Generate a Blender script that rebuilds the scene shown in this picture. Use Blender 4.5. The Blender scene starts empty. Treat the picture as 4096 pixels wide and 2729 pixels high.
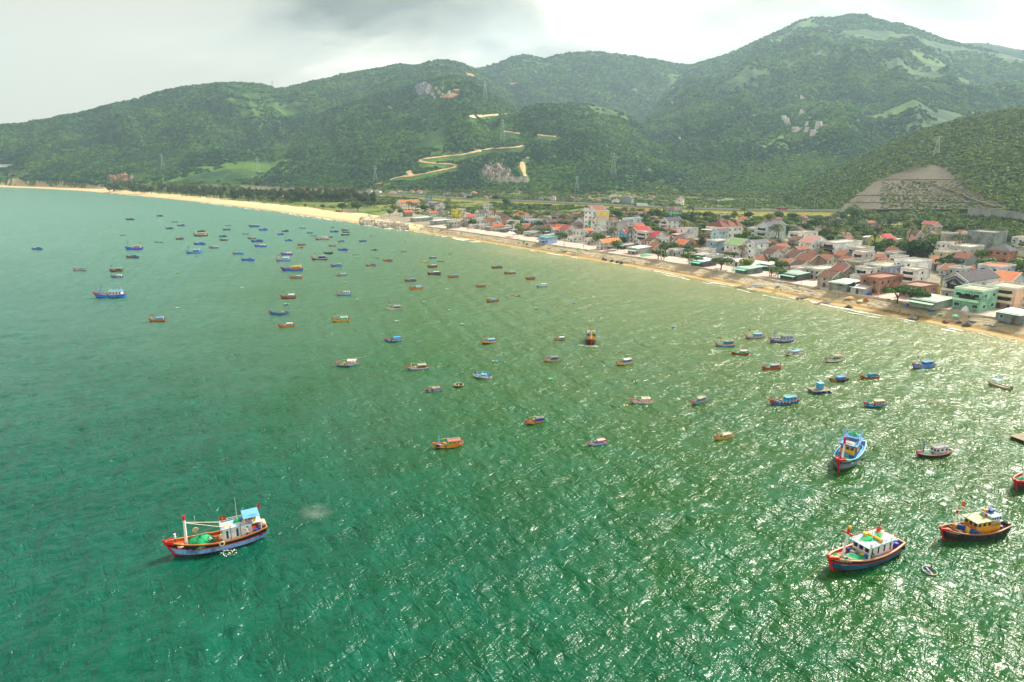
import bpy, math, random
import numpy as np
from mathutils import Vector, Matrix
R = math.radians
rng = random.Random(7)
nrs = np.random.RandomState(11)
sc = bpy.context.scene
col = sc.collection

# ------------------------------------------------------------------ camera
CAM_H = 61.0; PITCH = R(14.6); FPX = 2731.0; W4 = 4096.0; H4 = 2729.0
cd = bpy.data.cameras.new('camera'); cam = bpy.data.objects.new('camera', cd); col.objects.link(cam)
cam.location = (0, 0, CAM_H); cam.rotation_euler = (math.pi/2 - PITCH, 0, 0)
cd.sensor_width = 36.0; cd.lens = 36.0*FPX/W4; cd.clip_start = 1.0; cd.clip_end = 40000
sc.camera = cam

# ------------------------------------------------------------------ sky and sun
SUN_EL, SUN_AZ = R(41), R(49)          # azimuth clockwise from +Y (the way the camera looks)
sun_dir = Vector((math.sin(SUN_AZ)*math.cos(SUN_EL), math.cos(SUN_AZ)*math.cos(SUN_EL), math.sin(SUN_EL)))
sl = bpy.data.lights.new('sun', 'SUN'); sl.energy = 3.0; sl.angle = R(14); sl.color = (1.0, 0.93, 0.80)
so = bpy.data.objects.new('sun', sl); col.objects.link(so)
so.rotation_euler = (-sun_dir).to_track_quat('-Z', 'Y').to_euler()
so.location = (300, 600, 800)

world = bpy.data.worlds.new("World"); sc.world = world; world.use_nodes = True
nt = world.node_tree; N = nt.nodes; L = nt.links
N.clear()
def nd(nt, typ, **kw):
    n = nt.nodes.new(typ)
    for k, v in kw.items():
        if k == 'inp':
            for kk, vv in v.items(): n.inputs[kk].default_value = vv
        else: setattr(n, k, v)
    return n
out = nd(nt, 'ShaderNodeOutputWorld')
sky = nd(nt, 'ShaderNodeTexSky', sky_type='NISHITA', sun_disc=False)
sky.sun_elevation = SUN_EL; sky.sun_rotation = SUN_AZ; sky.dust_density = 3.0
tc = nd(nt, 'ShaderNodeTexCoord')
def vmath(nt, op, a, b=None):
    n = nt.nodes.new('ShaderNodeVectorMath'); n.operation = op
    for i, x in enumerate((a, b)):
        if x is None: continue
        if isinstance(x, (tuple, list, Vector)): n.inputs[i].default_value = tuple(x)
        else: nt.links.new(x, n.inputs[i])
    return n
def fmath(nt, op, a, b=None, c=None, clamp=False):
    n = nt.nodes.new('ShaderNodeMath'); n.operation = op; n.use_clamp = clamp
    for i, x in enumerate((a, b, c)):
        if x is None: continue
        if isinstance(x, (int, float)): n.inputs[i].default_value = x
        else: nt.links.new(x, n.inputs[i])
    return n.outputs[0]
def ramp(nt, fac, stops, interp='LINEAR'):
    n = nt.nodes.new('ShaderNodeValToRGB'); cr = n.color_ramp; cr.interpolation = interp
    while len(cr.elements) > 1: cr.elements.remove(cr.elements[-1])
    cr.elements[0].position = stops[0][0]; cr.elements[0].color = tuple(stops[0][1])+(1,)*(4-len(stops[0][1]))
    for p, c in stops[1:]:
        e = cr.elements.new(p); e.color = tuple(c)+(1,)*(4-len(c))
    nt.links.new(fac, n.inputs[0]); return n.outputs[0]
def mixc(nt, fac, a, b, typ='MIX'):
    n = nt.nodes.new('ShaderNodeMix'); n.data_type = 'RGBA'; n.blend_type = typ
    for sock, x in ((n.inputs[0], fac), (n.inputs[6], a), (n.inputs[7], b)):
        if isinstance(x, (int, float)): sock.default_value = x
        elif isinstance(x, (tuple, list)): sock.default_value = tuple(x)+(1,)*(4-len(x))
        else: nt.links.new(x, sock)
    return n.outputs[2]
def noise(nt, vec, scale, detail=4, rough=0.55, dist=0.0):
    n = nt.nodes.new('ShaderNodeTexNoise'); n.inputs['Scale'].default_value = scale
    n.inputs['Detail'].default_value = detail; n.inputs['Roughness'].default_value = rough
    n.inputs['Distortion'].default_value = dist
    if vec is not None: nt.links.new(vec, n.inputs['Vector'])
    return n.outputs[0]
dirv = tc.outputs['Generated']
sep = nd(nt, 'ShaderNodeSeparateXYZ'); L.new(dirv, sep.inputs[0])
zz = fmath(nt, 'ADD', fmath(nt, 'MAXIMUM', sep.outputs[2], 0.0), 0.26)
comb = nd(nt, 'ShaderNodeCombineXYZ')
L.new(fmath(nt, 'DIVIDE', sep.outputs[0], zz), comb.inputs[0]); L.new(fmath(nt, 'DIVIDE', sep.outputs[1], zz), comb.inputs[1])
mp = nd(nt, 'ShaderNodeMapping'); L.new(comb.outputs[0], mp.inputs[0]); mp.inputs['Scale'].default_value = (0.9, 1.25, 1.0)
mp.inputs['Location'].default_value = (3.3, 7.7, 0)
c1 = noise(nt, mp.outputs[0], 0.9, 7, 0.55, 0.7)
c2 = noise(nt, mp.outputs[0], 3.0, 5, 0.5, 0.3)
cl = fmath(nt, 'ADD', fmath(nt, 'MULTIPLY', c1, 0.75), fmath(nt, 'MULTIPLY', c2, 0.25))
def lobe(az, el, power):
    a, e = R(az), R(el)
    d = vmath(nt, 'DOT_PRODUCT', dirv, (math.sin(a)*math.cos(e), math.cos(a)*math.cos(e), math.sin(e)))
    return fmath(nt, 'POWER', fmath(nt, 'MAXIMUM', d.outputs['Value'], 0.0), power)
base = ramp(nt, cl, [(0.34, (0.25, 0.255, 0.235)), (0.44, (0.38, 0.372, 0.325)), (0.50, (0.54, 0.515, 0.435)), (0.57, (0.90, 0.84, 0.71)), (0.66, (1.15, 1.07, 0.92))])
base = mixc(nt, fmath(nt, 'MULTIPLY', fmath(nt, 'SUBTRACT', -0.05, sep.outputs[0]), 2.2, clamp=True), base, (0.52, 0.49, 0.41))     # an even grey sheet on the seaward side
# brightness follows the sun behind the cloud sheet: warm and bright on its side, greyer away from it, save for an added lobe behind the camera
g = lobe(45, 38, 3.0)
glow = fmath(nt, 'MULTIPLY', fmath(nt, 'ADD', fmath(nt, 'MULTIPLY', g, 0.45), fmath(nt, 'ADD', 0.78, fmath(nt, 'MULTIPLY', lobe(205, 28, 1.4), .75))), 1.0)  # last lobe: unseen bright sky added behind the camera to front-light whites
gl2 = fmath(nt, 'MULTIPLY', fmath(nt, 'ADD', fmath(nt, 'MULTIPLY', lobe(-0.5, 8.6, 480), 1.0), fmath(nt, 'MULTIPLY', lobe(9, 11.5, 300), 0.8)), fmath(nt, 'ADD', fmath(nt, 'MULTIPLY', c2, 1.8), -0.1))   # gaps where the cloud thins
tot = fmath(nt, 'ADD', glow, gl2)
dz_ = fmath(nt, 'ADD', sep.outputs[2], fmath(nt, 'MULTIPLY', fmath(nt, 'SUBTRACT', c2, .5), .16))
dx_ = fmath(nt, 'ADD', fmath(nt, 'ABSOLUTE', fmath(nt, 'ADD', sep.outputs[0], .115)), fmath(nt, 'MULTIPLY', fmath(nt, 'SUBTRACT', c1, .5), .30))
dk = fmath(nt, 'MULTIPLY', fmath(nt, 'MULTIPLY', ramp(nt, dz_, [(.150, (0, 0, 0)), (.195, (1, 1, 1))]), ramp(nt, dx_, [(.08, (1, 1, 1)), (.19, (0, 0, 0))])), 0.62)           # the heavy grey cloud
tot = fmath(nt, 'SUBTRACT', tot, dk)
high = ramp(nt, sep.outputs[2], [(0.16, (1, 1, 1)), (0.34, (.82, .82, .82)), (0.62, (.68, .68, .68))])     # the sheet is thickest overhead
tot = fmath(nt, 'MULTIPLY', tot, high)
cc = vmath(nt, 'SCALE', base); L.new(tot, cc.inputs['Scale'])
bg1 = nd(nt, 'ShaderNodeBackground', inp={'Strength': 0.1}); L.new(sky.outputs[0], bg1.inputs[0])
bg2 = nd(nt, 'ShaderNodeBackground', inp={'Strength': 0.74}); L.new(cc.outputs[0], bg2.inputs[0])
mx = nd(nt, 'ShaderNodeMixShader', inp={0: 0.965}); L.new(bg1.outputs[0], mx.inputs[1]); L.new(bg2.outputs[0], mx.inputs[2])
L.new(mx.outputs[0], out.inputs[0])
world.cycles.sampling_method = 'MANUAL'; world.cycles.sample_map_resolution = 512

sc.view_settings.view_transform = 'Standard'; sc.view_settings.look = 'None'
sc.view_settings.exposure = 1.48; sc.view_settings.gamma = 1.0; sc.view_settings.use_curve_mapping = False
sc.render.engine = 'CYCLES'
sc.cycles.use_denoising = True; sc.cycles.max_bounces = 5; sc.cycles.diffuse_bounces = 2; sc.cycles.glossy_bounces = 3
sc.cycles.transmission_bounces = 2; sc.cycles.volume_bounces = 0; sc.cycles.transparent_max_bounces = 6
sc.cycles.caustics_reflective = False; sc.cycles.caustics_refractive = False; sc.cycles.sample_clamp_indirect = 4

# ------------------------------------------------------------------ photo pixel (4096 wide) -> world
def ray(px, py):
    x = (px-W4/2)/FPX; y = -(py-H4/2)/FPX
    c, s = math.cos(PITCH), math.sin(PITCH)
    return np.array([x, c + y*s, -s + y*c])          # depth 1 along the optical axis
def P(px, py, z=0.0):
    d = ray(px, py); t = (z-CAM_H)/d[2]
    return np.array([0, 0, CAM_H]) + d*t
def azel(px, py):
    d = ray(px, py); h = math.hypot(d[0], d[1])
    return math.atan2(d[0], d[1]), d[2]/h            # azimuth, slope

# ------------------------------------------------------------------ numpy noise
def _h(ix, iy, seed):
    n = (ix.astype(np.int64)*374761393 + iy.astype(np.int64)*668265263 + seed*1274126177) & 0xffffffff
    n = ((n ^ (n >> 13))*1274126177) & 0xffffffff
    return ((n ^ (n >> 16)) & 0xffff)/65535.0
def vnoise(x, y, seed=0):
    x = np.asarray(x, float); y = np.asarray(y, float)
    ix = np.floor(x); iy = np.floor(y); fx = x-ix; fy = y-iy
    fx = fx*fx*fx*(fx*(fx*6-15)+10); fy = fy*fy*fy*(fy*(fy*6-15)+10)
    a = _h(ix, iy, seed); b = _h(ix+1, iy, seed); c = _h(ix, iy+1, seed); d = _h(ix+1, iy+1, seed)
    return (a+(b-a)*fx)*(1-fy) + (c+(d-c)*fx)*fy
def fbm(x, y, oct=4, seed=0, ridged=False):
    s = 0; a = 1.0; t = 0
    for o in range(oct):
        n = vnoise(x, y, seed+o*17)
        if ridged: n = 1-np.abs(2*n-1)
        s = s + a*n; t += a; a *= 0.5
        x, y = x*2.03+y*0.31, y*2.03-x*0.31
    return s/t

# ------------------------------------------------------------------ mesh helpers
def lin(c):
    """'#rrggbb' as seen on the thing itself -> linear"""
    if isinstance(c, str):
        c = [int(c[i:i+2], 16)/255 for i in (1, 3, 5)]
        return tuple(v/12.92 if v <= 0.04045 else ((v+0.055)/1.055)**2.4 for v in c)
    return tuple(c)
def link(o, parent=None):
    col.objects.link(o)
    if parent is not None: o.parent = parent
    return o
def tag(o, label=None, cat=None, group=None, kind=None):
    if label: o['label'] = label
    if cat: o['category'] = cat
    if group: o['group'] = group
    if kind: o['kind'] = kind
    return o
def empty(name, loc, rz=0.0, **kw):
    o = bpy.data.objects.new(name, None); o.location = loc; o.rotation_euler = (0, 0, rz)
    o.empty_display_size = 0.5
    col.objects.link(o); return tag(o, **kw)
def grid_mesh(name, X, Y, Z, mask=None):
    """quads over 2D arrays, vectorised"""
    h, w = X.shape
    co = np.stack([X, Y, Z], -1).reshape(-1, 3)
    idx = np.arange(h*w).reshape(h, w)
    q = np.stack([idx[:-1, :-1], idx[:-1, 1:], idx[1:, 1:], idx[1:, :-1]], -1).reshape(-1, 4)
    if mask is not None: q = q[mask.reshape(-1)]
    me = bpy.data.meshes.new(name)
    me.vertices.add(len(co)); me.vertices.foreach_set('co', co.astype(np.float32).ravel())
    me.loops.add(q.size); me.loops.foreach_set('vertex_index', q.astype(np.int32).ravel())
    me.polygons.add(len(q)); me.polygons.foreach_set('loop_start', np.arange(0, q.size, 4, dtype=np.int32))
    me.polygons.foreach_set('loop_total', np.full(len(q), 4, np.int32))
    me.polygons.foreach_set('use_smooth', np.ones(len(q), bool))
    me.update(calc_edges=True); return me
def face_mesh(name, co, quads):
    co = np.asarray(co, np.float32); quads = np.asarray(quads, np.int32)
    k = quads.shape[1]
    me = bpy.data.meshes.new(name)
    me.vertices.add(len(co)); me.vertices.foreach_set('co', co.ravel())
    me.loops.add(quads.size); me.loops.foreach_set('vertex_index', quads.ravel())
    me.polygons.add(len(quads)); me.polygons.foreach_set('loop_start', np.arange(0, quads.size, k, dtype=np.int32))
    me.polygons.foreach_set('loop_total', np.full(len(quads), k, np.int32))
    me.update(calc_edges=True); return me
def attr(me, name, vals):
    a = me.attributes.new(name, 'FLOAT', 'POINT'); a.data.foreach_set('value', np.asarray(vals, np.float32).ravel())

# ------------------------------------------------------------------ materials
_mats = {}
def new_mat(name):
    m = bpy.data.materials.new(name); m.use_nodes = True
    b = m.node_tree.nodes['Principled BSDF']
    return m, m.node_tree, b
def M(color, rough=0.6, dirt=0.25, scale=1.5, metal=0.0, bump=0.0, name='paint', emit=None):
    """procedural paint / plaster / cloth: the colour broken up by grain and grime"""
    key = (color, rough, dirt, scale, metal, bump, name)
    if key in _mats: return _mats[key]
    m, nt, b = new_mat(name); c = lin(color)
    tcn = nd(nt, 'ShaderNodeTexCoord'); ge = nd(nt, 'ShaderNodeNewGeometry')
    n1 = noise(nt, ge.outputs['Position'], scale, 5, 0.65, 0.4)
    n2 = noise(nt, ge.outputs['Position'], scale*0.23, 2, 0.5)
    f = fmath(nt, 'MULTIPLY', n1, n2)
    dk = tuple(v*(1-dirt*1.6) if dirt < 0.6 else v*0.2 for v in c)
    lt = tuple(min(1, v*(1+dirt*0.35)) for v in c)
    L_ = ramp(nt, f, [(0.12, dk), (0.27, c), (0.42, lt)])
    nt.links.new(L_, b.inputs['Base Color'])
    b.inputs['Roughness'].default_value = rough; b.inputs['Metallic'].default_value = metal
    if bump:
        bm = nd(nt, 'ShaderNodeBump', inp={'Strength': 0.6, 'Distance': bump}); nt.links.new(n1, bm.inputs['Height'])
        nt.links.new(bm.outputs[0], b.inputs['Normal'])
    _mats[key] = m; return m

# ================================================================== the land
shore_px = [(0,749),(170,755),(316,763),(374,768),(578,786),(800,809),(936,825),(1119,848),(1242,866),(1378,885),(1446,897),
            (1550,912),(1624,921),(1694,930),(1784,944),(1869,957),(1975,975),(2050,987),(2127,1001),(2183,1010),(2319,1032),(2425,1049),
            (2508,1062),(2617,1081),(2725,1102),(2812,1119),(2934,1142),(3023,1160),(3079,1171),(3213,1197),(3302,1214),(3430,1235),
            (3493,1248),(3600,1270),(3696,1287),(3823,1311),(3951,1334),(4015,1349),(4096,1368)]
SH = np.array([P(x, y)[:2] for x, y in shore_px])
e0 = SH[0] + (SH[0]-SH[1])*3; 
SH = np.vstack([[-5200, 2300], [-2500, 2010], SH, SH[-1]+np.array([75, -120]), SH[-1]+np.array([190, -330]), [700, -900]])
def shore_dist(X, Y):
    """signed distance to the waterline, positive on land"""
    X = np.asarray(X, float); Y = np.asarray(Y, float)
    d = np.full(X.shape, 1e9)
    for (x0, y0), (x1, y1) in zip(SH[:-1], SH[1:]):
        ex, ey = x1-x0, y1-y0; l2 = ex*ex+ey*ey
        t = np.clip(((X-x0)*ex+(Y-y0)*ey)/l2, 0, 1)
        d = np.minimum(d, (X-x0-t*ex)**2+(Y-y0-t*ey)**2)
    ys = np.interp(X, SH[:, 0], SH[:, 1])
    return np.sqrt(d)*np.where(Y > ys, 1, -1)
_o = 4096/2353.0
def layer(pts, dists, foot, back=0.30, p=1.35, cap=0.06, noise_amp=1.0, seed=0, taper=None):
    """a range of hills: its crest seen in the photo at given distances, its foot line in front"""
    az = []; R_ = []; Z = []; 
    xs = [q[0] for q in pts]
    for x, y in pts:
        a, s = azel(x*_o, y*_o); d = np.interp(x, [q[0] for q in dists], [q[1] for q in dists])
        az.append(a); R_.append(d); Z.append(CAM_H + s*d)
    fa = []; fd = []
    for x, d in foot:
        a, s = azel(x*_o, 440*_o); fa.append(a); fd.append(d)
    return dict(az=np.array(az), R=np.array(R_), Z=np.array(Z), fa=np.array(fa), fd=np.array(fd), back=back, p=p, cap=cap, seed=seed, na=noise_amp)
LAYERS = [
 # far ridge beyond the big mountain
 layer([(2100,105),(2180,98),(2240,98),(2300,103),(2353,116),(2450,122),(2700,140),(3600,200),(5200,240)], [(2000,4750),(2700,4750)], [(2000,3950),(2700,3950)], seed=1),
 # the big mountain
 layer([(1450,330),(1540,200),(1590,151),(1650,133),(1700,115),(1750,91),(1800,68),(1840,47),(1870,41),(1890,40),(1915,43),(1940,36),(1965,32),(1990,35),(2010,42),(2040,50),(2080,59),(2120,72),(2160,88),(2200,100),(2250,112),(2300,123),(2353,137),(2450,165),(2600,200),(2800,240),(3600,300),(5200,330)],
       [(1450,3100),(1590,3500),(1950,3700),(2353,3500),(2800,3000)], [(1400,1220),(1700,1160),(2000,1140),(2353,1300),(2800,1500)], p=1.12, seed=2),
 # saddle ridge in the middle
 layer([(960,190),(1040,165),(1085,159),(1110,155),(1150,143),(1175,132),(1200,127),(1225,130),(1250,137),(1280,128),(1310,122),(1350,118),(1380,121),(1420,126),(1460,130),(1500,137),(1550,147),(1590,150),(1640,165),(1700,200)],
       [(960,3700),(1700,3700)], [(960,2000),(1700,2000)], p=1.5, seed=3),
 # long ridge on the left
 layer([(-3000,400),(-1200,370),(-400,330),(-200,300),(-60,292),(0,287),(50,283),(100,276),(170,262),(250,243),(300,231),(350,215),(400,204),(440,197),(500,192),(560,192),(600,194),(635,204),(655,203),(690,195),(730,185),(790,170),(850,160),(900,152),(915,149),(945,152),(965,150),(985,143),(1005,140),(1030,140),(1060,147),(1085,158),(1120,175),(1180,215)],
       [(-400,3300),(0,2950),(500,2950),(900,3100),(1180,3200)], [(-400,2650),(0,2330),(100,2100),(200,1900),(450,1700),(800,1480),(1180,1330)], p=1.0, seed=4),
 # knoll with the pale rocks
 layer([(620,330),(700,280),(800,238),(880,212),(940,198),(1000,182),(1040,174),(1075,180),(1110,205),(1150,228),(1200,262),(1240,300),(1300,350)],
       [(600,2300),(940,2350),(1300,2350)], [(600,1580),(1000,1350),(1300,1250)], p=0.95, seed=5),
 # round spur in the middle distance
 layer([(1050,330),(1100,290),(1150,265),(1200,252),(1250,243),(1310,237),(1350,238),(1390,246),(1430,262),(1480,292),(1540,330)],
       [(1050,2050),(1540,2050)], [(1050,1280),(1540,1180)], p=0.9, seed=6),
 # spur that runs down from the big mountain
 layer([(1400,360),(1440,320),(1480,285),(1520,262),(1560,243),(1600,228),(1640,213),(1680,200),(1730,185),(1800,170),(1900,170),(2050,180),(2200,200),(2353,240)],
       [(1400,2200),(1640,2700),(1900,2900),(2353,2700)], [(1400,1250),(2353,1300)], p=1.0, seed=7),
 # near hill on the right with the grey retaining slope
 layer([(1815,448),(1850,428),(1900,402),(1950,377),(2000,352),(2060,323),(2100,306),(2150,292),(2200,278),(2230,268),(2260,262),(2290,257),(2330,252),(2353,249),(2450,238),(2600,235),(2800,240),(3600,270),(5200,300)],
       [(1815,1080),(1900,1150),(2100,1200),(2353,1150),(2800,1080),(5200,1100)], [(1800,1040),(1830,980),(1900,850),(2000,760),(2150,720),(2353,600),(2800,560),(5200,620)], p=0.95, seed=8, noise_amp=0.35),
]
def height(X, Y, detail=True):
    X = np.asarray(X, float); Y = np.asarray(Y, float)
    s = shore_dist(X, Y)
    d = np.hypot(X, Y); a = np.arctan2(X, Y)
    # beach, then the low coastal plain
    z = np.where(s < 0, np.maximum(s*0.09, -3.0), np.interp(s, [0, 6, 14, 20, 60, 500, 2000], [0, 0.7, 1.9, 2.8, 3.3, 7.5, 14]))
    base = z.copy()
    for Ly in LAYERS:
        Rr = np.interp(a, Ly['az'], Ly['R']); Z = np.interp(a, Ly['az'], Ly['Z']); F = np.interp(a, Ly['fa'], Ly['fd'])
        edge = np.minimum(np.clip((a-Ly['az'][0]+0.03)/0.03, 0, 1), np.clip((Ly['az'][-1]+0.03-a)/0.03, 0, 1))
        t = (d-F)/(Rr-F)
        tf = np.clip(t, 0, 1)
        front = (tf**Ly['p'])*0.8 + 0.2*tf*tf*(3-2*tf)
        bk = np.maximum(d-Rr, 0)
        h = base*0 + 8 + (Z-8)*front - np.where(bk > 0, bk*Ly['back']*np.clip(bk/200, 0.15, 1), 0)
        if detail:
            k = np.clip((h-10)/180, 0, 1)*Ly['na']
            sc_ = 620.0; sd = Ly['seed']*31
            # gullies that run down the slope
            u = a*Rr*1.0; v = d*0.42
            rn = 0.6*(fbm(u/330+sd, v/430, 3, sd, True)-0.66)+0.4*(fbm(X/420+sd, Y/420, 3, sd+3)-.5)
            rn2 = fbm(X/95+sd, Y/95, 4, sd+5)-0.5
            damp = 1-0.95*np.exp(-((t-1)/0.16)**2)
            h = h + k*(rn*190*damp + rn2*17*(0.3+0.7*damp))
        h = h*edge - 60*(1-edge); h = np.where(s > 45, h, -50)
        z = np.where(d > F-5, np.maximum(z, h), z)
    if detail:
        z = z + np.where(s > 70, (fbm(X/40, Y/40, 3, 77)-0.5)*1.2*np.clip((s-70)/60, 0, 1), 0)
    return z
def hit(px, py, dmin=200, dmax=7000, n=2400):
    """where the ray through a photo pixel meets the land"""
    d = ray(px, py); t = np.linspace(dmin, dmax, n)
    X = d[0]*t; Y = d[1]*t; Z = CAM_H + d[2]*t
    h = np.maximum(height(X, Y), 0)
    below = np.nonzero(Z <= h)[0]
    if len(below) == 0: return None
    i = max(below[0], 1); t0, t1 = t[i-1], t[i]
    f0 = (Z-h)[i-1]; f1 = (Z-h)[i]; k = f0/(f0-f1+1e-9); tt = t0+(t1-t0)*k
    X, Y = d[0]*tt, d[1]*tt
    return np.array([X, Y, float(height(np.array([X]), np.array([Y]))[0])])

az = np.radians(np.linspace(-58, 60, 980))
dist = np.concatenate([np.geomspace(60, 420, 90), np.linspace(423, 1250, 240)[1:], np.geomspace(1255, 4980, 300)])
A, D = np.meshgrid(az, dist)
X = D*np.sin(A); Y = D*np.cos(A)
Zt = height(X, Y)
S = shore_dist(X, Y)
inland = (S > -40)
msk = inland[:-1, :-1] | inland[1:, 1:]
ter = grid_mesh('hills', X, Y, Zt, msk)
slope_n = np.gradient(Zt, axis=0)
attr(ter, 'shore', S)

def land_material():
    m, nt, b = new_mat('land_cover'); L = nt.links
    ge = nd(nt, 'ShaderNodeNewGeometry'); pos = ge.outputs['Position']
    sp = nd(nt, 'ShaderNodeSeparateXYZ'); L.new(pos, sp.inputs[0])
    at = nd(nt, 'ShaderNodeAttribute', attribute_name='shore')
    n_big = noise(nt, pos, 0.0035, 5, 0.6, 0.6); n_mid = noise(nt, pos, 0.02, 5, 0.65, 0.5)
    n_f = noise(nt, pos, 0.12, 5, 0.75); n_s = noise(nt, pos, 0.5, 4, 0.7)
    hill = ramp(nt, n_mid, [(0.32, (0.008, 0.036, 0.014)), (0.5, (0.020, 0.072, 0.020)), (0.6, (0.045, 0.105, 0.024)), (0.72, (0.13, 0.18, 0.04))])
    grassy = ramp(nt, n_f, [(0.3, (0.03, 0.085, 0.014)), (0.55, (0.11, 0.22, 0.022)), (0.75, (0.20, 0.27, 0.04))])
    hi = fmath(nt, 'MULTIPLY', ramp(nt, n_big, [(0.47, (0, 0, 0)), (0.60, (1, 1, 1))]), 0.85)
    c = mixc(nt, hi, hill, grassy)
    soil = mixc(nt, ramp(nt, noise(nt, pos, 0.009, 4, 0.7, 1.0), [(0.70, (0, 0, 0)), (0.74, (1, 1, 1))]), c, (0.26, 0.15, 0.08))
    # coastal plain: scrub and dry grass
    plain = mixc(nt, ramp(nt, n_mid, [(0.42, (0, 0, 0)), (0.6, (1, 1, 1))]), (0.045, 0.10, 0.018), (0.16, 0.19, 0.035))
    plain = mixc(nt, ramp(nt, n_f, [(0.52, (0, 0, 0)), (0.7, (1, 1, 1))]), plain, (0.34, 0.27, 0.13))
    low = fmath(nt, 'LESS_THAN', sp.outputs[2], 15.0)
    c = mixc(nt, low, soil, plain)
    # village ground near the shore: bare packed earth
    vill = fmath(nt, 'MULTIPLY', fmath(nt, 'LESS_THAN', at.outputs['Fac'], 190.0), fmath(nt, 'GREATER_THAN', sp.outputs[0], -150.0))
    dirt = ramp(nt, n_s, [(0.35, (0.20, 0.18, 0.15)), (0.6, (0.36, 0.31, 0.24))])
    c = mixc(nt, fmath(nt, 'MULTIPLY', vill, 0.8), c, dirt)
    sand = ramp(nt, n_s, [(0.3, (0.56, 0.41, 0.22)), (0.7, (0.72, 0.55, 0.32))])
    wet = (0.40, 0.27, 0.11)
    sand = mixc(nt, ramp(nt, at.outputs['Fac'], [(0.0, (1, 1, 1)), (0.35, (1, 1, 1)), (1.0, (0, 0, 0))]), sand, sand)
    wetf = fmath(nt, 'LESS_THAN', at.outputs['Fac'], 6.0)
    sand = mixc(nt, fmath(nt, 'MULTIPLY', wetf, 0.75), sand, wet)
    bw = fmath(nt, 'ADD', fmath(nt, 'MULTIPLY', fmath(nt, 'LESS_THAN', sp.outputs[0], -150.0), 22.0), 22.0)
    jag = fmath(nt, 'MULTIPLY', fmath(nt, 'SUBTRACT', n_mid, 0.5), 60.0)
    isb = fmath(nt, 'LESS_THAN', fmath(nt, 'ADD', at.outputs['Fac'], jag), bw)
    c = mixc(nt, isb, c, sand)
    L.new(c, b.inputs['Base Color']); b.inputs['Roughness'].default_value = 0.9; b.inputs['Specular IOR Level'].default_value = 0.15
    bm = nd(nt, 'ShaderNodeBump', inp={'Strength': 1.0, 'Distance': 3.0})
    hb = fmath(nt, 'MULTIPLY', n_f, fmath(nt, 'GREATER_THAN', sp.outputs[2], 9.0))
    L.new(hb, bm.inputs['Height']); L.new(bm.outputs[0], b.inputs['Normal'])
    return m
ter.materials.append(land_material())
hills = link(bpy.data.objects.new('hills', ter)); tag(hills, kind='structure')

# ------------------------------------------------------------------ forest canopy: leaf-clump crowns scattered over the slopes
def leaf_mat(name, c1, c2, c3, sc_=0.05):
    m, nt, b = new_mat(name); L = nt.links
    ge = nd(nt, 'ShaderNodeNewGeometry'); oi = nd(nt, 'ShaderNodeObjectInfo')
    n = noise(nt, ge.outputs['Position'], sc_, 4, 0.6)
    n2 = noise(nt, ge.outputs['Position'], 0.9, 3, 0.7)
    f = fmath(nt, 'ADD', fmath(nt, 'MULTIPLY', n, 0.7), fmath(nt, 'MULTIPLY', n2, 0.3))
    f = fmath(nt, 'ADD', f, fmath(nt, 'MULTIPLY', fmath(nt, 'SUBTRACT', oi.outputs['Random'], 0.5), 0.22))
    c = ramp(nt, f, [(0.36, c1), (0.5, c2), (0.64, c3)])
    L.new(c, b.inputs['Base Color']); b.inputs['Roughness'].default_value = 0.7
    b.inputs['Specular IOR Level'].default_value = 0.25
    # thin leaves let some light through
    tr = nd(nt, 'ShaderNodeBsdfTranslucent'); L.new(c, tr.inputs[0])
    ms = nd(nt, 'ShaderNodeMixShader', inp={0: 0.32}); L.new(b.outputs[0], ms.inputs[1]); L.new(tr.outputs[0], ms.inputs[2])
    L.new(ms.outputs[0], nt.nodes['Material Output'].inputs[0])
    return m
def crown_mesh(name, n, size, shape=(1, 1, 0.8), seed=0, lobes=7, flat=False, up=0.0):
    """leafy crown: small faces spread through several lobes"""
    r = np.random.RandomState(seed)
    lc = r.normal(size=(lobes, 3)); lc /= np.linalg.norm(lc, axis=1)[:, None]; lc *= r.uniform(0.25, 0.62, (lobes, 1)); lc[:, 2] = np.abs(lc[:, 2])*0.8
    if flat: lc[:, 2] *= 0.35
    lr = r.uniform(0.32, 0.55, lobes)
    k = r.randint(0, lobes, n)
    v = r.normal(size=(n, 3)); v /= np.linalg.norm(v, axis=1)[:, None]
    rad = lr[k]*r.uniform(0.72, 1.08, n)
    c = lc[k] + v*rad[:, None]*np.array([1, 1, 0.8 if not flat else 0.45])
    c *= np.array(shape); c[:, 2] += up
    # leaf-clump quads, faces roughly outward
    nrm = v + r.normal(size=(n, 3))*0.45; nrm[:, 2] += 0.35; nrm /= np.linalg.norm(nrm, axis=1)[:, None]
    t = np.cross(nrm, r.normal(size=(n, 3))); t /= np.linalg.norm(t, axis=1)[:, None]
    b = np.cross(nrm, t)
    s = size*r.uniform(0.6, 1.3, (n, 1)); s2 = s*r.uniform(0.5, 0.9, (n, 1))
    co = np.stack([c-t*s, c-b*s2+nrm*s*0.2, c+t*s, c+b*s2-nrm*s*0.15], 1).reshape(-1, 3)
    q = np.arange(n*4).reshape(n, 4)
    return face_mesh(name, co, q)
forest_leaf = leaf_mat('forest_leaf', (0.005, 0.042, 0.020), (0.022, 0.105, 0.022), (0.115, 0.235, 0.020), 0.006)
protos = []
for i in range(3):
    me = crown_mesh('forest_crown', 70, 0.30, seed=40+i, lobes=5); me.materials.append(forest_leaf)
    po = bpy.data.objects.new('forest_crown', me); protos.append(po)

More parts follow.
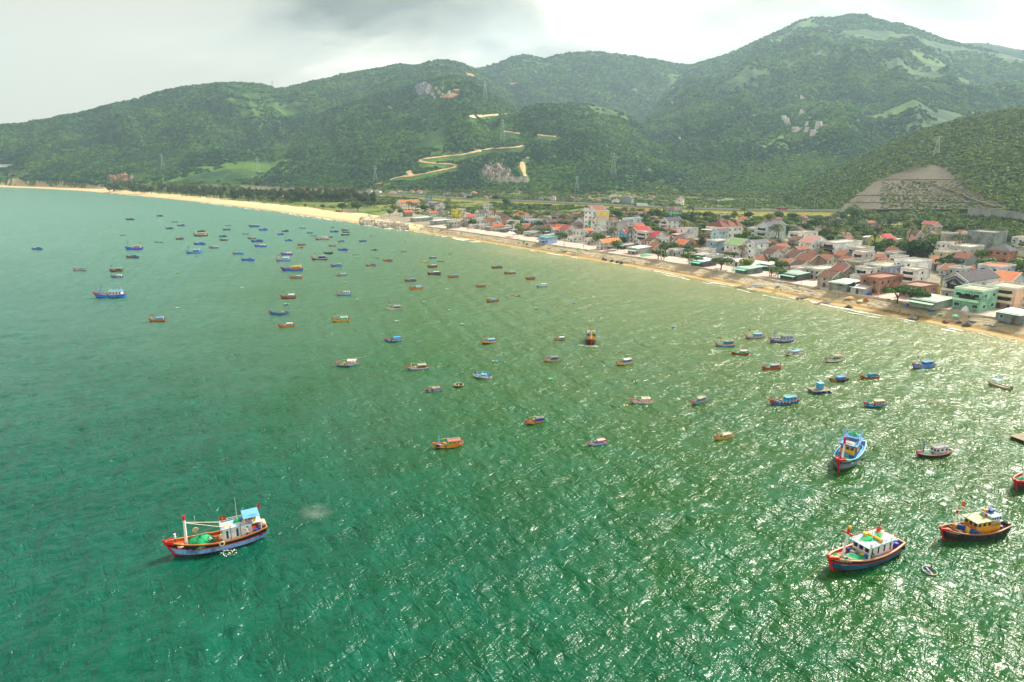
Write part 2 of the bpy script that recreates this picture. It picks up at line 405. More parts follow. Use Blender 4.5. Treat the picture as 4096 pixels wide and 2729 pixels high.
def scatter(name, pts, scales, protos, label=None, kind='stuff', extra=None):
    me = bpy.data.meshes.new(name); me.vertices.add(len(pts)); me.vertices.foreach_set('co', np.asarray(pts, np.float32).ravel())
    attr(me, 'size', scales); attr(me, 'turn', nrs.uniform(0, 6.28, len(pts)))
    o = link(bpy.data.objects.new(name, me)); tag(o, label=label, kind=kind)
    ng = bpy.data.node_groups.new(name, 'GeometryNodeTree')
    ng.interface.new_socket('Geometry', in_out='INPUT', socket_type='NodeSocketGeometry')
    ng.interface.new_socket('Geometry', in_out='OUTPUT', socket_type='NodeSocketGeometry')
    gi = ng.nodes.new('NodeGroupInput'); go = ng.nodes.new('NodeGroupOutput')
    mp_ = ng.nodes.new('GeometryNodeMeshToPoints'); ng.links.new(gi.outputs[0], mp_.inputs[0])
    ip = ng.nodes.new('GeometryNodeInstanceOnPoints'); ng.links.new(mp_.outputs[0], ip.inputs['Points'])
    g2i = ng.nodes.new('GeometryNodeGeometryToInstance')
    for p in protos:
        oi = ng.nodes.new('GeometryNodeObjectInfo'); oi.inputs['Object'].default_value = p
        ng.links.new(oi.outputs['Geometry'], g2i.inputs[0])
    ng.links.new(g2i.outputs[0], ip.inputs['Instance']); ip.inputs['Pick Instance'].default_value = True
    na = ng.nodes.new('GeometryNodeInputNamedAttribute'); na.data_type = 'FLOAT'; na.inputs[0].default_value = 'size'
    cx = ng.nodes.new('ShaderNodeCombineXYZ')
    for i in range(3): ng.links.new(na.outputs[0], cx.inputs[i])
    nb = ng.nodes.new('GeometryNodeInputNamedAttribute'); nb.data_type = 'FLOAT'; nb.inputs[0].default_value = 'turn'
    cr = ng.nodes.new('ShaderNodeCombineXYZ'); ng.links.new(nb.outputs[0], cr.inputs[2])
    ng.links.new(cx.outputs[0], ip.inputs['Scale']); ng.links.new(cr.outputs[0], ip.inputs['Rotation'])
    ng.links.new(ip.outputs[0], go.inputs[0])
    md = o.modifiers.new('scatter', 'NODES'); md.node_group = ng
    return o
# sample land positions, denser where the land is near
def land_points(n, dmin, dmax, az0, az1, seed):
    r = np.random.RandomState(seed)
    a = r.uniform(R(az0), R(az1), n); d = np.exp(r.uniform(math.log(dmin), math.log(dmax), n))
    return d*np.sin(a), d*np.cos(a)
def forest_points():
    X, Y = land_points(380000, 700, 4900, -46, 52, 5)
    Z = height(X, Y)
    d = np.hypot(X, Y); a = np.arctan2(X, Y)
    # only slopes that face the bay; keep clear patches where the grass shows
    X2, Y2 = X*(d-25)/d, Y*(d-25)/d
    dz = Z-height(X2, Y2, True)
    clear = fbm(X/240+5, Y/240, 4, 301)
    keep = (Z > 14) & (dz > -2) & (clear < 0.47+0.30*nrs.rand(len(X))-np.where((X > 900) & (Z > 260), .13, 0))  # extra clearings high on the right put the peak's sunlit look into grass colour
    ns = np.array([p for p in (hit(px, py, 500, 5500, 900) for px, py in clearings) if p is not None])
    for (cx, cy, cz), (_, _, ) in zip(ns, clearings):
        rr = 38+0.02*math.hypot(cx, cy)
        keep &= ((X-cx)**2+(Y-cy)**2) > rr*rr*0 + 1
    return X[keep], Y[keep], Z[keep], d[keep]
clearings = []
X, Y, Z, d = forest_points()
scl = (2.6+d*0.0022)*nrs.uniform(0.7, 1.35, len(X))*1.25
# open the winding track and the rock faces later in the script: remember the points
forest_xyz = np.stack([X, Y, Z-0.2*scl], -1); forest_s = scl

# ================================================================== the sea
saz = np.radians(np.linspace(-57, 62, 900))
sd_ = np.concatenate([np.geomspace(22, 68, 40), np.geomspace(68.5, 330, 520), np.geomspace(332, 2600, 260)[1:], [3600, 4950]])
A, D = np.meshgrid(saz, sd_)
X = D*np.sin(A); Y = D*np.cos(A)
Z = np.zeros_like(X)
wr = np.random.RandomState(4)
sp_cell = D*(saz[1]-saz[0])
for i in range(64):
    lam = 1.9*(15/1.9)**(wr.rand()**1.5)
    th = R((145, 30, 95)[i % 3]) + wr.normal()*0.55                   # wind blows towards the beach from the open sea, spread about it
    k = 2*math.pi/lam; amp = 0.0110*lam**0.68*(0.6+0.8*wr.rand())/1.6
    ph = wr.rand()*6.28
    w = np.clip((lam/sp_cell-2.2)/2.0, 0, 1)
    # slight domain warp keeps the crests short
    arg = k*(X*math.cos(th)+Y*math.sin(th)) + ph + 1.9*(fbm(X/34+i*3.1, Y/34, 1, 500+i) if i < 24 else 0)
    Z += amp*w*(np.sin(arg) + 0.22*np.sin(2*arg+0.5))
Ssea = shore_dist(X, Y)
msk = (Ssea < 25)
Z *= np.clip(-Ssea/25, 0.12, 1)
sea_me = grid_mesh('sea', X, Y, Z, msk[:-1, :-1] & msk[1:, 1:])
attr(sea_me, 'shore', Ssea)
def sea_material():
    m, nt, b = new_mat('sea_water'); L = nt.links
    ge = nd(nt, 'ShaderNodeNewGeometry'); pos = ge.outputs['Position']
    at = nd(nt, 'ShaderNodeAttribute', attribute_name='shore')
    sp = nd(nt, 'ShaderNodeSeparateXYZ'); L.new(pos, sp.inputs[0])
    dsh = fmath(nt, 'MULTIPLY', at.outputs['Fac'], -1.0)
    big = noise(nt, pos, 0.012, 4, 0.6, 0.8)
    # water body: sand in suspension by the beach, clear green over the shallows, blue-green further out
    k = fmath(nt, 'ADD', dsh, fmath(nt, 'MULTIPLY', fmath(nt, 'SUBTRACT', big, 0.5), 110.0))
    kk = fmath(nt, 'DIVIDE', k, 400.0, clamp=True)
    c = ramp(nt, kk, [(0.0, (0.36, 0.30, 0.12)), (0.035, (0.19, 0.20, 0.065)), (0.13, (0.075, 0.130, 0.018)), (0.30, (0.022, 0.082, 0.003)), (0.48, (0.004, 0.072, 0.005)), (0.64, (0.0001, 0.070, 0.038)), (0.88, (0.0, 0.076, 0.066))])
    c = mixc(nt, fmath(nt, 'MULTIPLY', ramp(nt, noise(nt, pos, 0.05, 5, 0.7, 1.5), [(0.42, (0, 0, 0)), (0.72, (1, 1, 1))]), 0.35), c, (0.0, 0.15, 0.10))
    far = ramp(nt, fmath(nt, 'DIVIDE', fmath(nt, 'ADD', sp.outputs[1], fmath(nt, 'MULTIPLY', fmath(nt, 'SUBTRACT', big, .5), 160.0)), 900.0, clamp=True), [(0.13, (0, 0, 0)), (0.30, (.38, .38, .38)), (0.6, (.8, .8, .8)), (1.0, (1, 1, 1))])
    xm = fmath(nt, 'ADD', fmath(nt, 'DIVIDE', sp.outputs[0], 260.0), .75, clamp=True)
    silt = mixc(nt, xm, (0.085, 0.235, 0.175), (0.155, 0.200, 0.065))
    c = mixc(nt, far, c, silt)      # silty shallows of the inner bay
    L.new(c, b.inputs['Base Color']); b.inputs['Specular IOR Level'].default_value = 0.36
    b.inputs['IOR'].default_value = 1.333; b.inputs['Roughness'].default_value = 0.21
    def chop(ang, s, st=0.34, detail=3):
        # short crested wavelets: the crest line runs at ang, sharp on top and flat in the trough
        vr = nd(nt, 'ShaderNodeVectorRotate', rotation_type='Z_AXIS'); L.new(pos, vr.inputs['Vector']); vr.inputs['Angle'].default_value = -R(ang)
        mw = nd(nt, 'ShaderNodeMapping'); L.new(vr.outputs[0], mw.inputs[0]); mw.inputs['Scale'].default_value = (st, 1.0, 1.0)
        n = noise(nt, mw.outputs[0], s, detail, 0.55, 0.6)
        return fmath(nt, 'SUBTRACT', 1.0, fmath(nt, 'ABSOLUTE', fmath(nt, 'MULTIPLY', fmath(nt, 'SUBTRACT', n, 0.5), 3.2)))
    w1 = fmath(nt, 'ADD', chop(50, .62), chop(-57, .62))
    w2 = fmath(nt, 'ADD', chop(4, .42, .5), noise(nt, pos, .28, 3, .6, .9))
    w3 = chop(20, 1.9, .6, 2)
    h = fmath(nt, 'ADD', fmath(nt, 'MULTIPLY', w1, 0.36), fmath(nt, 'MULTIPLY', w2, 0.26))
    h = fmath(nt, 'ADD', h, fmath(nt, 'MULTIPLY', w3, 0.055))
    calm = ramp(nt, noise(nt, pos, 0.02, 3, 0.6, 1.0), [(0.3, (0.6, 0.6, 0.6)), (0.65, (1, 1, 1))])
    bm = nd(nt, 'ShaderNodeBump', inp={'Strength': 1.0}); L.new(h, bm.inputs['Height']); L.new(fmath(nt, 'MULTIPLY', fmath(nt, 'MULTIPLY', calm, ramp(nt, noise(nt, pos, .17, 3, .55, 1.2), [(0.36, (.5, .5, .5)), (0.62, (1, 1, 1))])), 0.82), bm.inputs['Distance'])
    L.new(bm.outputs[0], b.inputs['Normal'])
    return m
sea_mat = sea_material(); sea_me.materials.append(sea_mat)
sea = link(bpy.data.objects.new('sea', sea_me)); tag(sea, kind='structure')

# ------------------------------------------------------------------ sea haze
hz = bpy.data.meshes.new('haze')
x0, x1, y0, y1, z0, z1 = -4400, 4600, -120, 5100, -6, 880
vs = [(x, y, z) for z in (z0, z1) for y in (y0, y1) for x in (x0, x1)]
hz.from_pydata(vs, [], [(0, 2, 3, 1), (4, 5, 7, 6), (0, 1, 5, 4), (2, 6, 7, 3), (0, 4, 6, 2), (1, 3, 7, 5)])
hm = bpy.data.materials.new('haze'); hm.use_nodes = True; hm.node_tree.nodes.clear()
pv = hm.node_tree.nodes.new('ShaderNodeVolumePrincipled'); mo = hm.node_tree.nodes.new('ShaderNodeOutputMaterial')
pv.inputs['Color'].default_value = (0.58, 0.84, 1.0, 1); pv.inputs['Density'].default_value = 0.0001; pv.inputs['Anisotropy'].default_value = 0.25
hm.node_tree.links.new(pv.outputs[0], mo.inputs['Volume'])
hz.materials.append(hm); haze = link(bpy.data.objects.new('haze', hz)); tag(haze, kind='stuff')

# ================================================================== mesh builder
class MB:
    def __init__(s): s.v = []; s.f = []; s.m = []; s.mats = []
    def mi(s, mat):
        if mat not in s.mats: s.mats.append(mat)
        return s.mats.index(mat)
    def add(s, vs, fs, mat):
        b = len(s.v); k = s.mi(mat)
        s.v += [tuple(v) for v in vs]; s.f += [tuple(b+i for i in f) for f in fs]; s.m += [k]*len(fs)
        return s
    def box(s, c, d, mat, rz=0.0, taper=1.0, shear=(0, 0), M4=None):
        x, y, z = d[0]/2, d[1]/2, d[2]/2; vs = []
        for sz in (-1, 1):
            t = taper if sz > 0 else 1.0
            for sx, sy in ((-1, -1), (1, -1), (1, 1), (-1, 1)):
                vx, vy = sx*x*t + (shear[0] if sz > 0 else 0), sy*y*t + (shear[1] if sz > 0 else 0)
                vs.append((c[0]+vx*math.cos(rz)-vy*math.sin(rz), c[1]+vx*math.sin(rz)+vy*math.cos(rz), c[2]+sz*z))
        if M4 is not None: vs = [tuple(M4 @ Vector(v)) for v in vs]
        return s.add(vs, [(0, 3, 2, 1), (4, 5, 6, 7), (0, 1, 5, 4), (1, 2, 6, 5), (2, 3, 7, 6), (3, 0, 4, 7)], mat)
    def bar(s, a, b, r, mat, n=6, r2=None, cap=True):
        a = Vector(a); b = Vector(b); d = (b-a)
        if d.length < 1e-6: return s
        d.normalize(); t = d.orthogonal().normalized(); w = d.cross(t)
        r2 = r if r2 is None else r2; vs = []
        for p, rr in ((a, r), (b, r2)):
            for i in range(n):
                an = 2*math.pi*i/n; vs.append(p + (t*math.cos(an)+w*math.sin(an))*rr)
        fs = [(i, (i+1) % n, n+(i+1) % n, n+i) for i in range(n)]
        if cap: fs += [tuple(range(n-1, -1, -1)), tuple(range(n, 2*n))]
        return s.add(vs, fs, mat)
    def lathe(s, c, prof, mat, n=10, axis='z', squash=1.0):
        vs = []; 
        for r, z in prof:
            for i in range(n):
                an = 2*math.pi*i/n; p = (r*math.cos(an), r*math.sin(an)*squash, z)
                if axis == 'y': p = (p[0], p[2], p[1])
                if axis == 'x': p = (p[2], p[0], p[1])
                vs.append((c[0]+p[0], c[1]+p[1], c[2]+p[2]))
        fs = []
        for j in range(len(prof)-1):
            for i in range(n): fs.append((j*n+i, j*n+(i+1) % n, (j+1)*n+(i+1) % n, (j+1)*n+i))
        return s.add(vs, fs, mat)
    def torus(s, c, R0, r, mat, axis='y', n=12, k=6):
        vs = []; fs = []
        for i in range(n):
            a = 2*math.pi*i/n
            for j in range(k):
                b = 2*math.pi*j/k; q = R0+r*math.cos(b)
                p = (q*math.cos(a), r*math.sin(b), q*math.sin(a))
                if axis == 'z': p = (p[0], p[2], p[1])
                if axis == 'x': p = (p[1], p[0], p[2])
                vs.append((c[0]+p[0], c[1]+p[1], c[2]+p[2]))
                fs.append((i*k+j, i*k+(j+1) % k, ((i+1) % n)*k+(j+1) % k, ((i+1) % n)*k+j))
        return s.add(vs, fs, mat)
    def build(s, name, parent=None, loc=None, rz=None, smooth=False, mesh_only=False):
        me = bpy.data.meshes.new(name); me.from_pydata([tuple(v) for v in s.v], [], s.f)
        for m in s.mats: me.materials.append(m)
        me.polygons.foreach_set('material_index', s.m)
        if smooth: me.polygons.foreach_set('use_smooth', [True]*len(s.f))
        me.update()
        if mesh_only: return me
        o = bpy.data.objects.new(name, me)
        if loc is not None: o.location = loc
        if rz is not None: o.rotation_euler = (0, 0, rz)
        return link(o, parent)
def sweep_rope(pts, r, mat, name, parent=None, n=5):
    mb = MB()
    for a, b in zip(pts[:-1], pts[1:]): mb.bar(a, b, r, mat, n, cap=False)
    return mb.build(name, parent)

BLACK = '#15161a'; RED = '#c41420'; RUST = '#6b2c18'; WHITE = '#e6e8e6'; BLUE = '#1f62c4'; LBLUE = '#7fb2e6'; SKY = '#4f9de0'
GOLD = '#b0721c'; ORANGE = '#b5581c'; BROWN = '#6a3a24'; YELLOW = '#e0a012'; NETG = '#0f9a63'; TEAL = '#2f9c93'; GREY = '#7d8487'; NAVY = '#1d2c50'
PURP = '#4a3fae'; CREAM = '#e8dcb8'; DBROWN = '#40241b'; CRIM = '#a01f3c'; MINT = '#8fe0a8'; TAN = '#c0a06c'; GLASS = '#10222c'; ROPE = '#cdbb86'
glass_m = None
def glass():
    global glass_m
    if glass_m is None:
        glass_m, nt, b = new_mat('window_glass'); b.inputs['Base Color'].default_value = (0.012, 0.03, 0.042, 1)
        b.inputs['Roughness'].default_value = 0.08
    return glass_m
net_cache = {}
def net_mat(c):
    if c in net_cache: return net_cache[c]
    m, nt, b = new_mat('fishing_net'); ge = nd(nt, 'ShaderNodeTexCoord')
    n1 = noise(nt, ge.outputs['Object'], 3.5, 6, 0.75, 1.2); cl_ = lin(c)
    nt.links.new(ramp(nt, n1, [(0.32, tuple(v*0.45 for v in cl_)), (0.5, cl_), (0.66, tuple(min(1, v*1.5+0.03) for v in cl_))]), b.inputs['Base Color'])
    b.inputs['Roughness'].default_value = 0.8
    bm = nd(nt, 'ShaderNodeBump', inp={'Strength': 0.9, 'Distance': 0.08}); nt.links.new(n1, bm.inputs['Height']); nt.links.new(bm.outputs[0], b.inputs['Normal'])
    net_cache[c] = m; return m

def mound(name, loc, rz, sx, sy, h, mat, seed=0, n=14, label=None, cat=None, group=None, kind=None, parent=None, col2=None):
    """heap of net or sand: lumpy dome with a ragged edge"""
    r = random.Random(seed); vs = []; fs = []; rings = 6
    for j in range(rings+1):
        t = j/rings
        for i in range(n):
            a = 2*math.pi*i/n
            e = 1+0.16*math.sin(3*a+seed)+0.10*math.sin(5*a+seed*2)+r.uniform(-.05, .05)
            rr = t*e
            zz_ = h*(1-t**2.2)*(1+r.uniform(-.18, .18)) + (0.12*h*math.sin(2*a+seed)*(1-t))
            vs.append((sx*rr*math.cos(a), sy*rr*math.sin(a), max(zz_, 0) if j < rings else -0.03))
    for j in range(rings):
        for i in range(n): fs.append((j*n+i, (j+1)*n+i, (j+1)*n+(i+1) % n, j*n+(i+1) % n))
    mb = MB().add(vs, fs, mat); o = mb.build(name, parent, loc, rz, smooth=True)
    return tag(o, label, cat, group, kind)

def hull_shape(L_, B, fb, u):
    w = B/2*((0.76+0.24*math.sin(math.pi/2*u/0.35)) if u < 0.35 else max(0.0, 1-((u-0.35)/0.65)**2.5)**0.78)
    zd = fb*(1+1.05*max(0, (u-0.38)/0.62)**2+0.35*max(0, (0.35-u)/0.35)**2)
    return w, zd
def hull_flare(v, u):
    return ((0.16+0.84*min(1, max(v, 0)/0.34)**0.5)*(0.92+0.08*v))**(1+1.5*max(0, u-.4))
class Boat:
    def __init__(s, loc, heading, L_, hull=BLUE, stripe=RED, band=None, rim=RED, deck='#7a6a58', bottom=RUST, stem=None, B=None, fb=None, label='', cat='boat', group=None, small=False, name='fishing_boat', up=None):
        s.L = L_; s.B = B or L_*(0.29 if L_ > 11 else 0.25); s.fb = fb or L_*0.078; s.rz = math.pi+R(heading); s.loc = loc
        s.root = empty(name, (loc[0], loc[1], loc[2] if len(loc) > 2 else 0), s.rz, label=label, cat=cat, group=group)
        s.bul = s.L*0.03
        n = 15 if not small else 11
        V = [0, .18, .36, .50, .68, .75, .86, 1.0]
        hull = tuple(min(.9, v*1.5) for v in lin(hull)); hm_ = M(hull, 0.45, 0.42, 2.2); sm = M(stripe, 0.45, 0.2, 1.3); bm = M(band or hull, 0.45, 0.25, 1.3); bt = M(bottom, 0.7, 0.4, 2.0)
        mats = [bt, bt, hm_, hm_, sm, hm_ if not band else M(band, .45, .2, 1.3), bm]
        mb = MB(); us = [i/(n-1) for i in range(n)]; us = [1-(1-u)**1.25 for u in us]
        for side in (-1, 1):
            vs = []
            for u in us:
                w, zd = hull_shape(s.L, s.B, s.fb, u)
                for v in V:
                    ww = w*hull_flare(v, u)
                    x = s.L*(u-0.5) - (1-v)*s.L*0.11*max(0, (u-.6)/.4)**1.6 + (1-v)*s.L*0.05*max(0, (.2-u)/.2)
                    vs.append((x, side*ww, -0.35*s.fb/0.7+v*(zd+0.35*s.fb/0.7)))
            k = len(V)
            for j in range(k-1):
                fs = []
                for i in range(n-1):
                    q = (i*k+j, (i+1)*k+j, (i+1)*k+j+1, i*k+j+1); fs.append(q if side < 0 else q[::-1])
                mb.add(vs if j == 0 else [], [], mats[j])
                b0 = len(mb.v)-len(vs); kk = mb.mi(mats[j])
                mb.f += [tuple(b0+a for a in f) for f in fs]; mb.m += [kk]*len(fs)
        # transom
        w, zd = hull_shape(s.L, s.B, s.fb, 0); nv = n*len(V)
        kk = mb.mi(hm_)
        for j in range(len(V)-1):
            mb.f.append((j, j+1, nv+j+1, nv+j)); mb.m.append(kk)
        s.hull = mb.build('hull', s.root)
        # gunwale rim and inner bulwark
        rm = M(rim, 0.5, 0.2, 1.3); im = M(deck, 0.6, 0.3, 1.5)
        g = MB(); ib = MB(); ri = 0.012*s.L; hgt = 0.006*s.L
        for side in (-1, 1):
            vs = []; vi = []
            for u in us:
                w, zd = hull_shape(s.L, s.B, s.fb, u); x = s.L*(u-0.5)
                wi = max(w-ri, 0.0)
                vs += [(x, side*(w+0.003*s.L), zd-hgt), (x, side*(w+0.003*s.L), zd+hgt), (x, side*wi, zd+hgt), (x, side*wi, zd-hgt)]
                vi += [(x-0.004*s.L, side*wi, zd), (x-0.004*s.L, side*wi, zd-s.bul)]
            fs = []; fi = []
            for i in range(n-1):
                for j in range(3):
                    q = (i*4+j, (i+1)*4+j, (i+1)*4+j+1, i*4+j+1); fs.append(q if side < 0 else q[::-1])
                q = (i*2, (i+1)*2, (i+1)*2+1, i*2+1); fi.append(q)
            g.add(vs, fs, rm); ib.add(vi, fi, im)
        w, zd = hull_shape(s.L, s.B, s.fb, 0)
        g.box((-s.L/2, 0, zd), (ri, 2*w, hgt*2), rm)
        g.build('gunwale', s.root)
        dk = MB(); vs = []
        for u in us:
            w, zd = hull_shape(s.L, s.B, s.fb, u); x = s.L*(u-0.5)-0.004*s.L; wi = max(w-ri, 0)+0.001
            vs += [(x, -wi, zd-s.bul), (x, wi, zd-s.bul)]
        dk.add(vs, [(i*2, (i+1)*2, (i+1)*2+1, i*2+1) for i in range(n-1)], im)
        dk.f += []; 
        ib.v += []; b0 = len(ib.v); ib.v += vs; kk = ib.mi(im); ib.f += [(b0+i*2, b0+(i+1)*2, b0+(i+1)*2+1, b0+i*2+1) for i in range(n-1)]; ib.m += [kk]*(n-1)
        ib.build('deck', s.root)
        if stem:
            st = MB(); w1, z1 = hull_shape(s.L, s.B, s.fb, 1.0); t = 0.012*s.L
            pts = []
            for v in (0.1, .35, .6, .85, 1.0, 1.1):
                x = s.L*0.5 - (1-min(v, 1))*s.L*0.11; pts.append((x+0.006*s.L, 0, -0.35*s.fb/0.7+v*(z1+0.35*s.fb/0.7)))
            for a, b in zip(pts[:-1], pts[1:]): st.bar(a, b, t, M(stem, .4, .15, 1.3), 6)
            for sy in (-1, 1):
                st.box((s.L*0.465, sy*s.B*0.12, z1*0.93), (0.10*s.L, 0.012*s.L, 0.028*s.L), M(stem, .4, .15, 1.3), rz=-sy*0.62)
            st.build('stem_post', s.root)
    def zdeck(s, u): return hull_shape(s.L, s.B, s.fb, u)[1]-s.bul
    def X(s, u): return s.L*(u-0.5)
    def cabin(s, u0, u1, wf, h, color, roof, win='side', roof_over=0.12, nwin=3, wcol=None, front_slope=0.06, z=None, dens=0.25, wz=0.62, wh=0.3, wfrac=0.5):
        x0, x1 = s.X(u0), s.X(u1); w = s.B*wf; z0 = min(s.zdeck(u0), s.zdeck(u1), s.zdeck((u0+u1)/2)) if z is None else z
        hh = h; cm = M(color, .5, dens, 1.2); mb = MB()
        mb.box(((x0+x1)/2, 0, z0+hh/2), (x1-x0, w, hh), cm, taper=0.97)
        cab = mb.build('cabin', s.root)
        gm = M(wcol, .2, .1) if wcol else glass()
        if win:
            Lc = x1-x0; ww = Lc/(nwin)*wfrac
            for sy in (-1, 1):
                for i in range(nwin):
                    x = x0+Lc*(i+0.5)/nwin
                    MB().box((x, sy*(w/2*0.985), z0+hh*wz), (ww, 0.05, hh*wh), gm).build('window', cab)
            if s.L > 7:
                nf = 3 if w > 1.7 else 2
                for i in range(nf):
                    y = -w/2+w*(i+0.5)/nf
                    MB().box((x1-0.012*Lc, y, z0+hh*max(wz, .66)), (0.06, w/nf*0.66, hh*min(wh, .3)), gm).build('window', cab)
        ro = roof_over*s.B
        if roof:
            MB().box(((x0+x1)/2, 0, z0+hh+0.04), (x1-x0+2*ro, w+1.2*ro, 0.08), M(roof, .5, .3, 1.5)).build('roof', s.root)
        s.top = z0+hh+0.08; s.cx0, s.cx1, s.cw = x0, x1, w
        return s
    def canopy(s, u0, u1, wf, h, color, post=None, z=None, tilt=0.0, th=0.06):
        x0, x1 = s.X(u0), s.X(u1); w = s.B*wf; z0 = s.zdeck((u0+u1)/2) if z is None else z
        pm = M(post or color, .5, .2); mb = MB()
        for x in (x0, x1):
            for y in (-w/2*0.94, w/2*0.94): mb.bar((x, y, z0), (x, y, z0+h), 0.035 if s.L < 12 else 0.05, pm, 5)
        for y in (-w/2*0.94, w/2*0.94): mb.bar((x0, y, z0+h*0.45), (x1, y, z0+h*0.45), 0.03, pm, 4)
        mb.build('canopy_frame', s.root)
        MB().box(((x0+x1)/2, 0, z0+h), (x1-x0+.25, w+.2, th), M(color, .5, .25, 1.5), shear=(0, 0)).build('canopy', s.root)
        s.ctop = z0+h
        return s
    def rail(s, x0, x1, w, z, h, color, n=5):
        m = M(color, .5, .2); mb = MB()
        for sy in (-1, 1):
            for i in range(n): x = x0+(x1-x0)*i/(n-1); mb.bar((x, sy*w/2, z), (x, sy*w/2, z+h), 0.03, m, 4)
            for zz_ in (0.5, 1.0): mb.bar((x0, sy*w/2, z+h*zz_), (x1, sy*w/2, z+h*zz_), 0.035, m, 4)
        for x in (x0, x1): mb.bar((x, -w/2, z+h), (x, w/2, z+h), 0.035, m, 4)
        mb.build('rail', s.root); return s
    def mast(s, u, h, color, top=None, r=None, rake=0.0, y=0.0, z=None, name='mast'):
        x = s.X(u); z0 = s.zdeck(u) if z is None else z; r = r or 0.012*s.L
        mb = MB(); a = (x, y, z0); b = (x+rake*h, y, z0+h)
        if top:
            c = tuple(a[i]+(b[i]-a[i])*0.84 for i in range(3)); mb.bar(a, c, r, M(color, .5, .15), 6, r*0.85); mb.bar(c, b, r*0.95, M(top, .5, .1), 6, r*0.9)
        else: mb.bar(a, b, r, M(color, .5, .15), 6, r*0.7)
        mb.build(name, s.root); s.mtop = b; return s
    def flag(s, x, y, z, h=1.2, size=0.55, color=RED, star=True, fold=0.0):
        mb = MB(); mb.bar((x, y, z), (x, y, z+h+size), 0.02, M('#c9c4b0'), 4)
        po = mb.build('flag_pole', s.root)
        fm = M(color, .7, .1, 3); vs = []; n = 5
        for i in range(n+1):
            t = i/n; vs += [(x-t*size*1.35*(1-fold), y+0.10*size*math.sin(t*7)*(.3+t)+fold*t*size*.4, z+h-0.12*t*size), (x-t*size*1.35*(1-fold), y+0.10*size*math.sin(t*7+0.6)*(.3+t)+fold*t*size*.4, z+h+size-0.16*t*size)]
        fo = MB().add(vs, [(i*2, i*2+2, i*2+3, i*2+1) for i in range(n)], fm).build('flag', s.root)
        if star and size > 0.5:
            st = []; cx, cz = x-size*0.66*(1-fold), z+h+size*0.44
            for k in range(10):
                rr = size*0.26 if k % 2 == 0 else size*0.11; a = math.pi/2+k*math.pi/5; st.append((cx+rr*math.cos(a), y+0.07*size*math.sin(3.4)+0.03, cz+rr*math.sin(a)))
            st2 = [(p[0], p[1]-0.12, p[2]) for p in st]
            MB().add(st, [tuple(range(10))], M('#f2c811')).add(st2, [tuple(range(9, -1, -1))], M('#f2c811')).build('star', fo)
        return s
    def pole(s, a, b, r=0.035, color='#d8cfae', name='boom'):
        MB().bar(a, b, r, M(color, .6, .2), 5).build(name, s.root); return s
    def fenders(s, us, side=1, r=None):
        """old tyres hung along the side; side=+1 is the hull's left (port)"""
        r = r or 0.026*s.L
        for u in us:
            w, zd = hull_shape(s.L, s.B, s.fb, u); w2, _ = hull_shape(s.L, s.B, s.fb, min(u+0.03, 1))
            an = math.atan2((w2-w), 0.03*s.L)*side
            o = MB().torus((0, 0, 0), r*0.72, r*0.3, M(BLACK, .8, .3), 'y').build('tyre_fender', s.root, smooth=True)
            o.location = (s.X(u), side*(w*0.97+r*0.25), zd-s.fb*0.40); o.rotation_euler = (0, 0, an)
        return s
    def W(s, p):
        """boat coordinates -> world"""
        c, n = math.cos(s.rz), math.sin(s.rz)
        return (s.loc[0]+p[0]*c-p[1]*n, s.loc[1]+p[0]*n+p[1]*c, p[2])

def barrel(loc, r=0.29, h=0.88, color=BLUE, label='', rz=0.0, lid=None, group=None, tilt=0):
    mb = MB().lathe((0, 0, 0), [(0, 0), (r*.93, 0), (r, h*.06), (r*.96, h*.3), (r*1.02, h*.34), (r*.96, h*.38), (r*.96, h*.64), (r*1.02, h*.68), (r*.96, h*.72), (r, h*.94), (r*.9, h), (0, h)], M(color, .35, .15, 2.0), 10)
    o = mb.build('barrel', None, loc, rz, smooth=False)
    if lid: MB().lathe((0, 0, h+0.005), [(r*.97, 0), (r*.97, .05), (0, .06)], M(lid, .5, .1), 10).build('lid', o)
    if tilt: o.rotation_euler = (tilt, 0, rz)
    return tag(o, label, 'barrel', group)

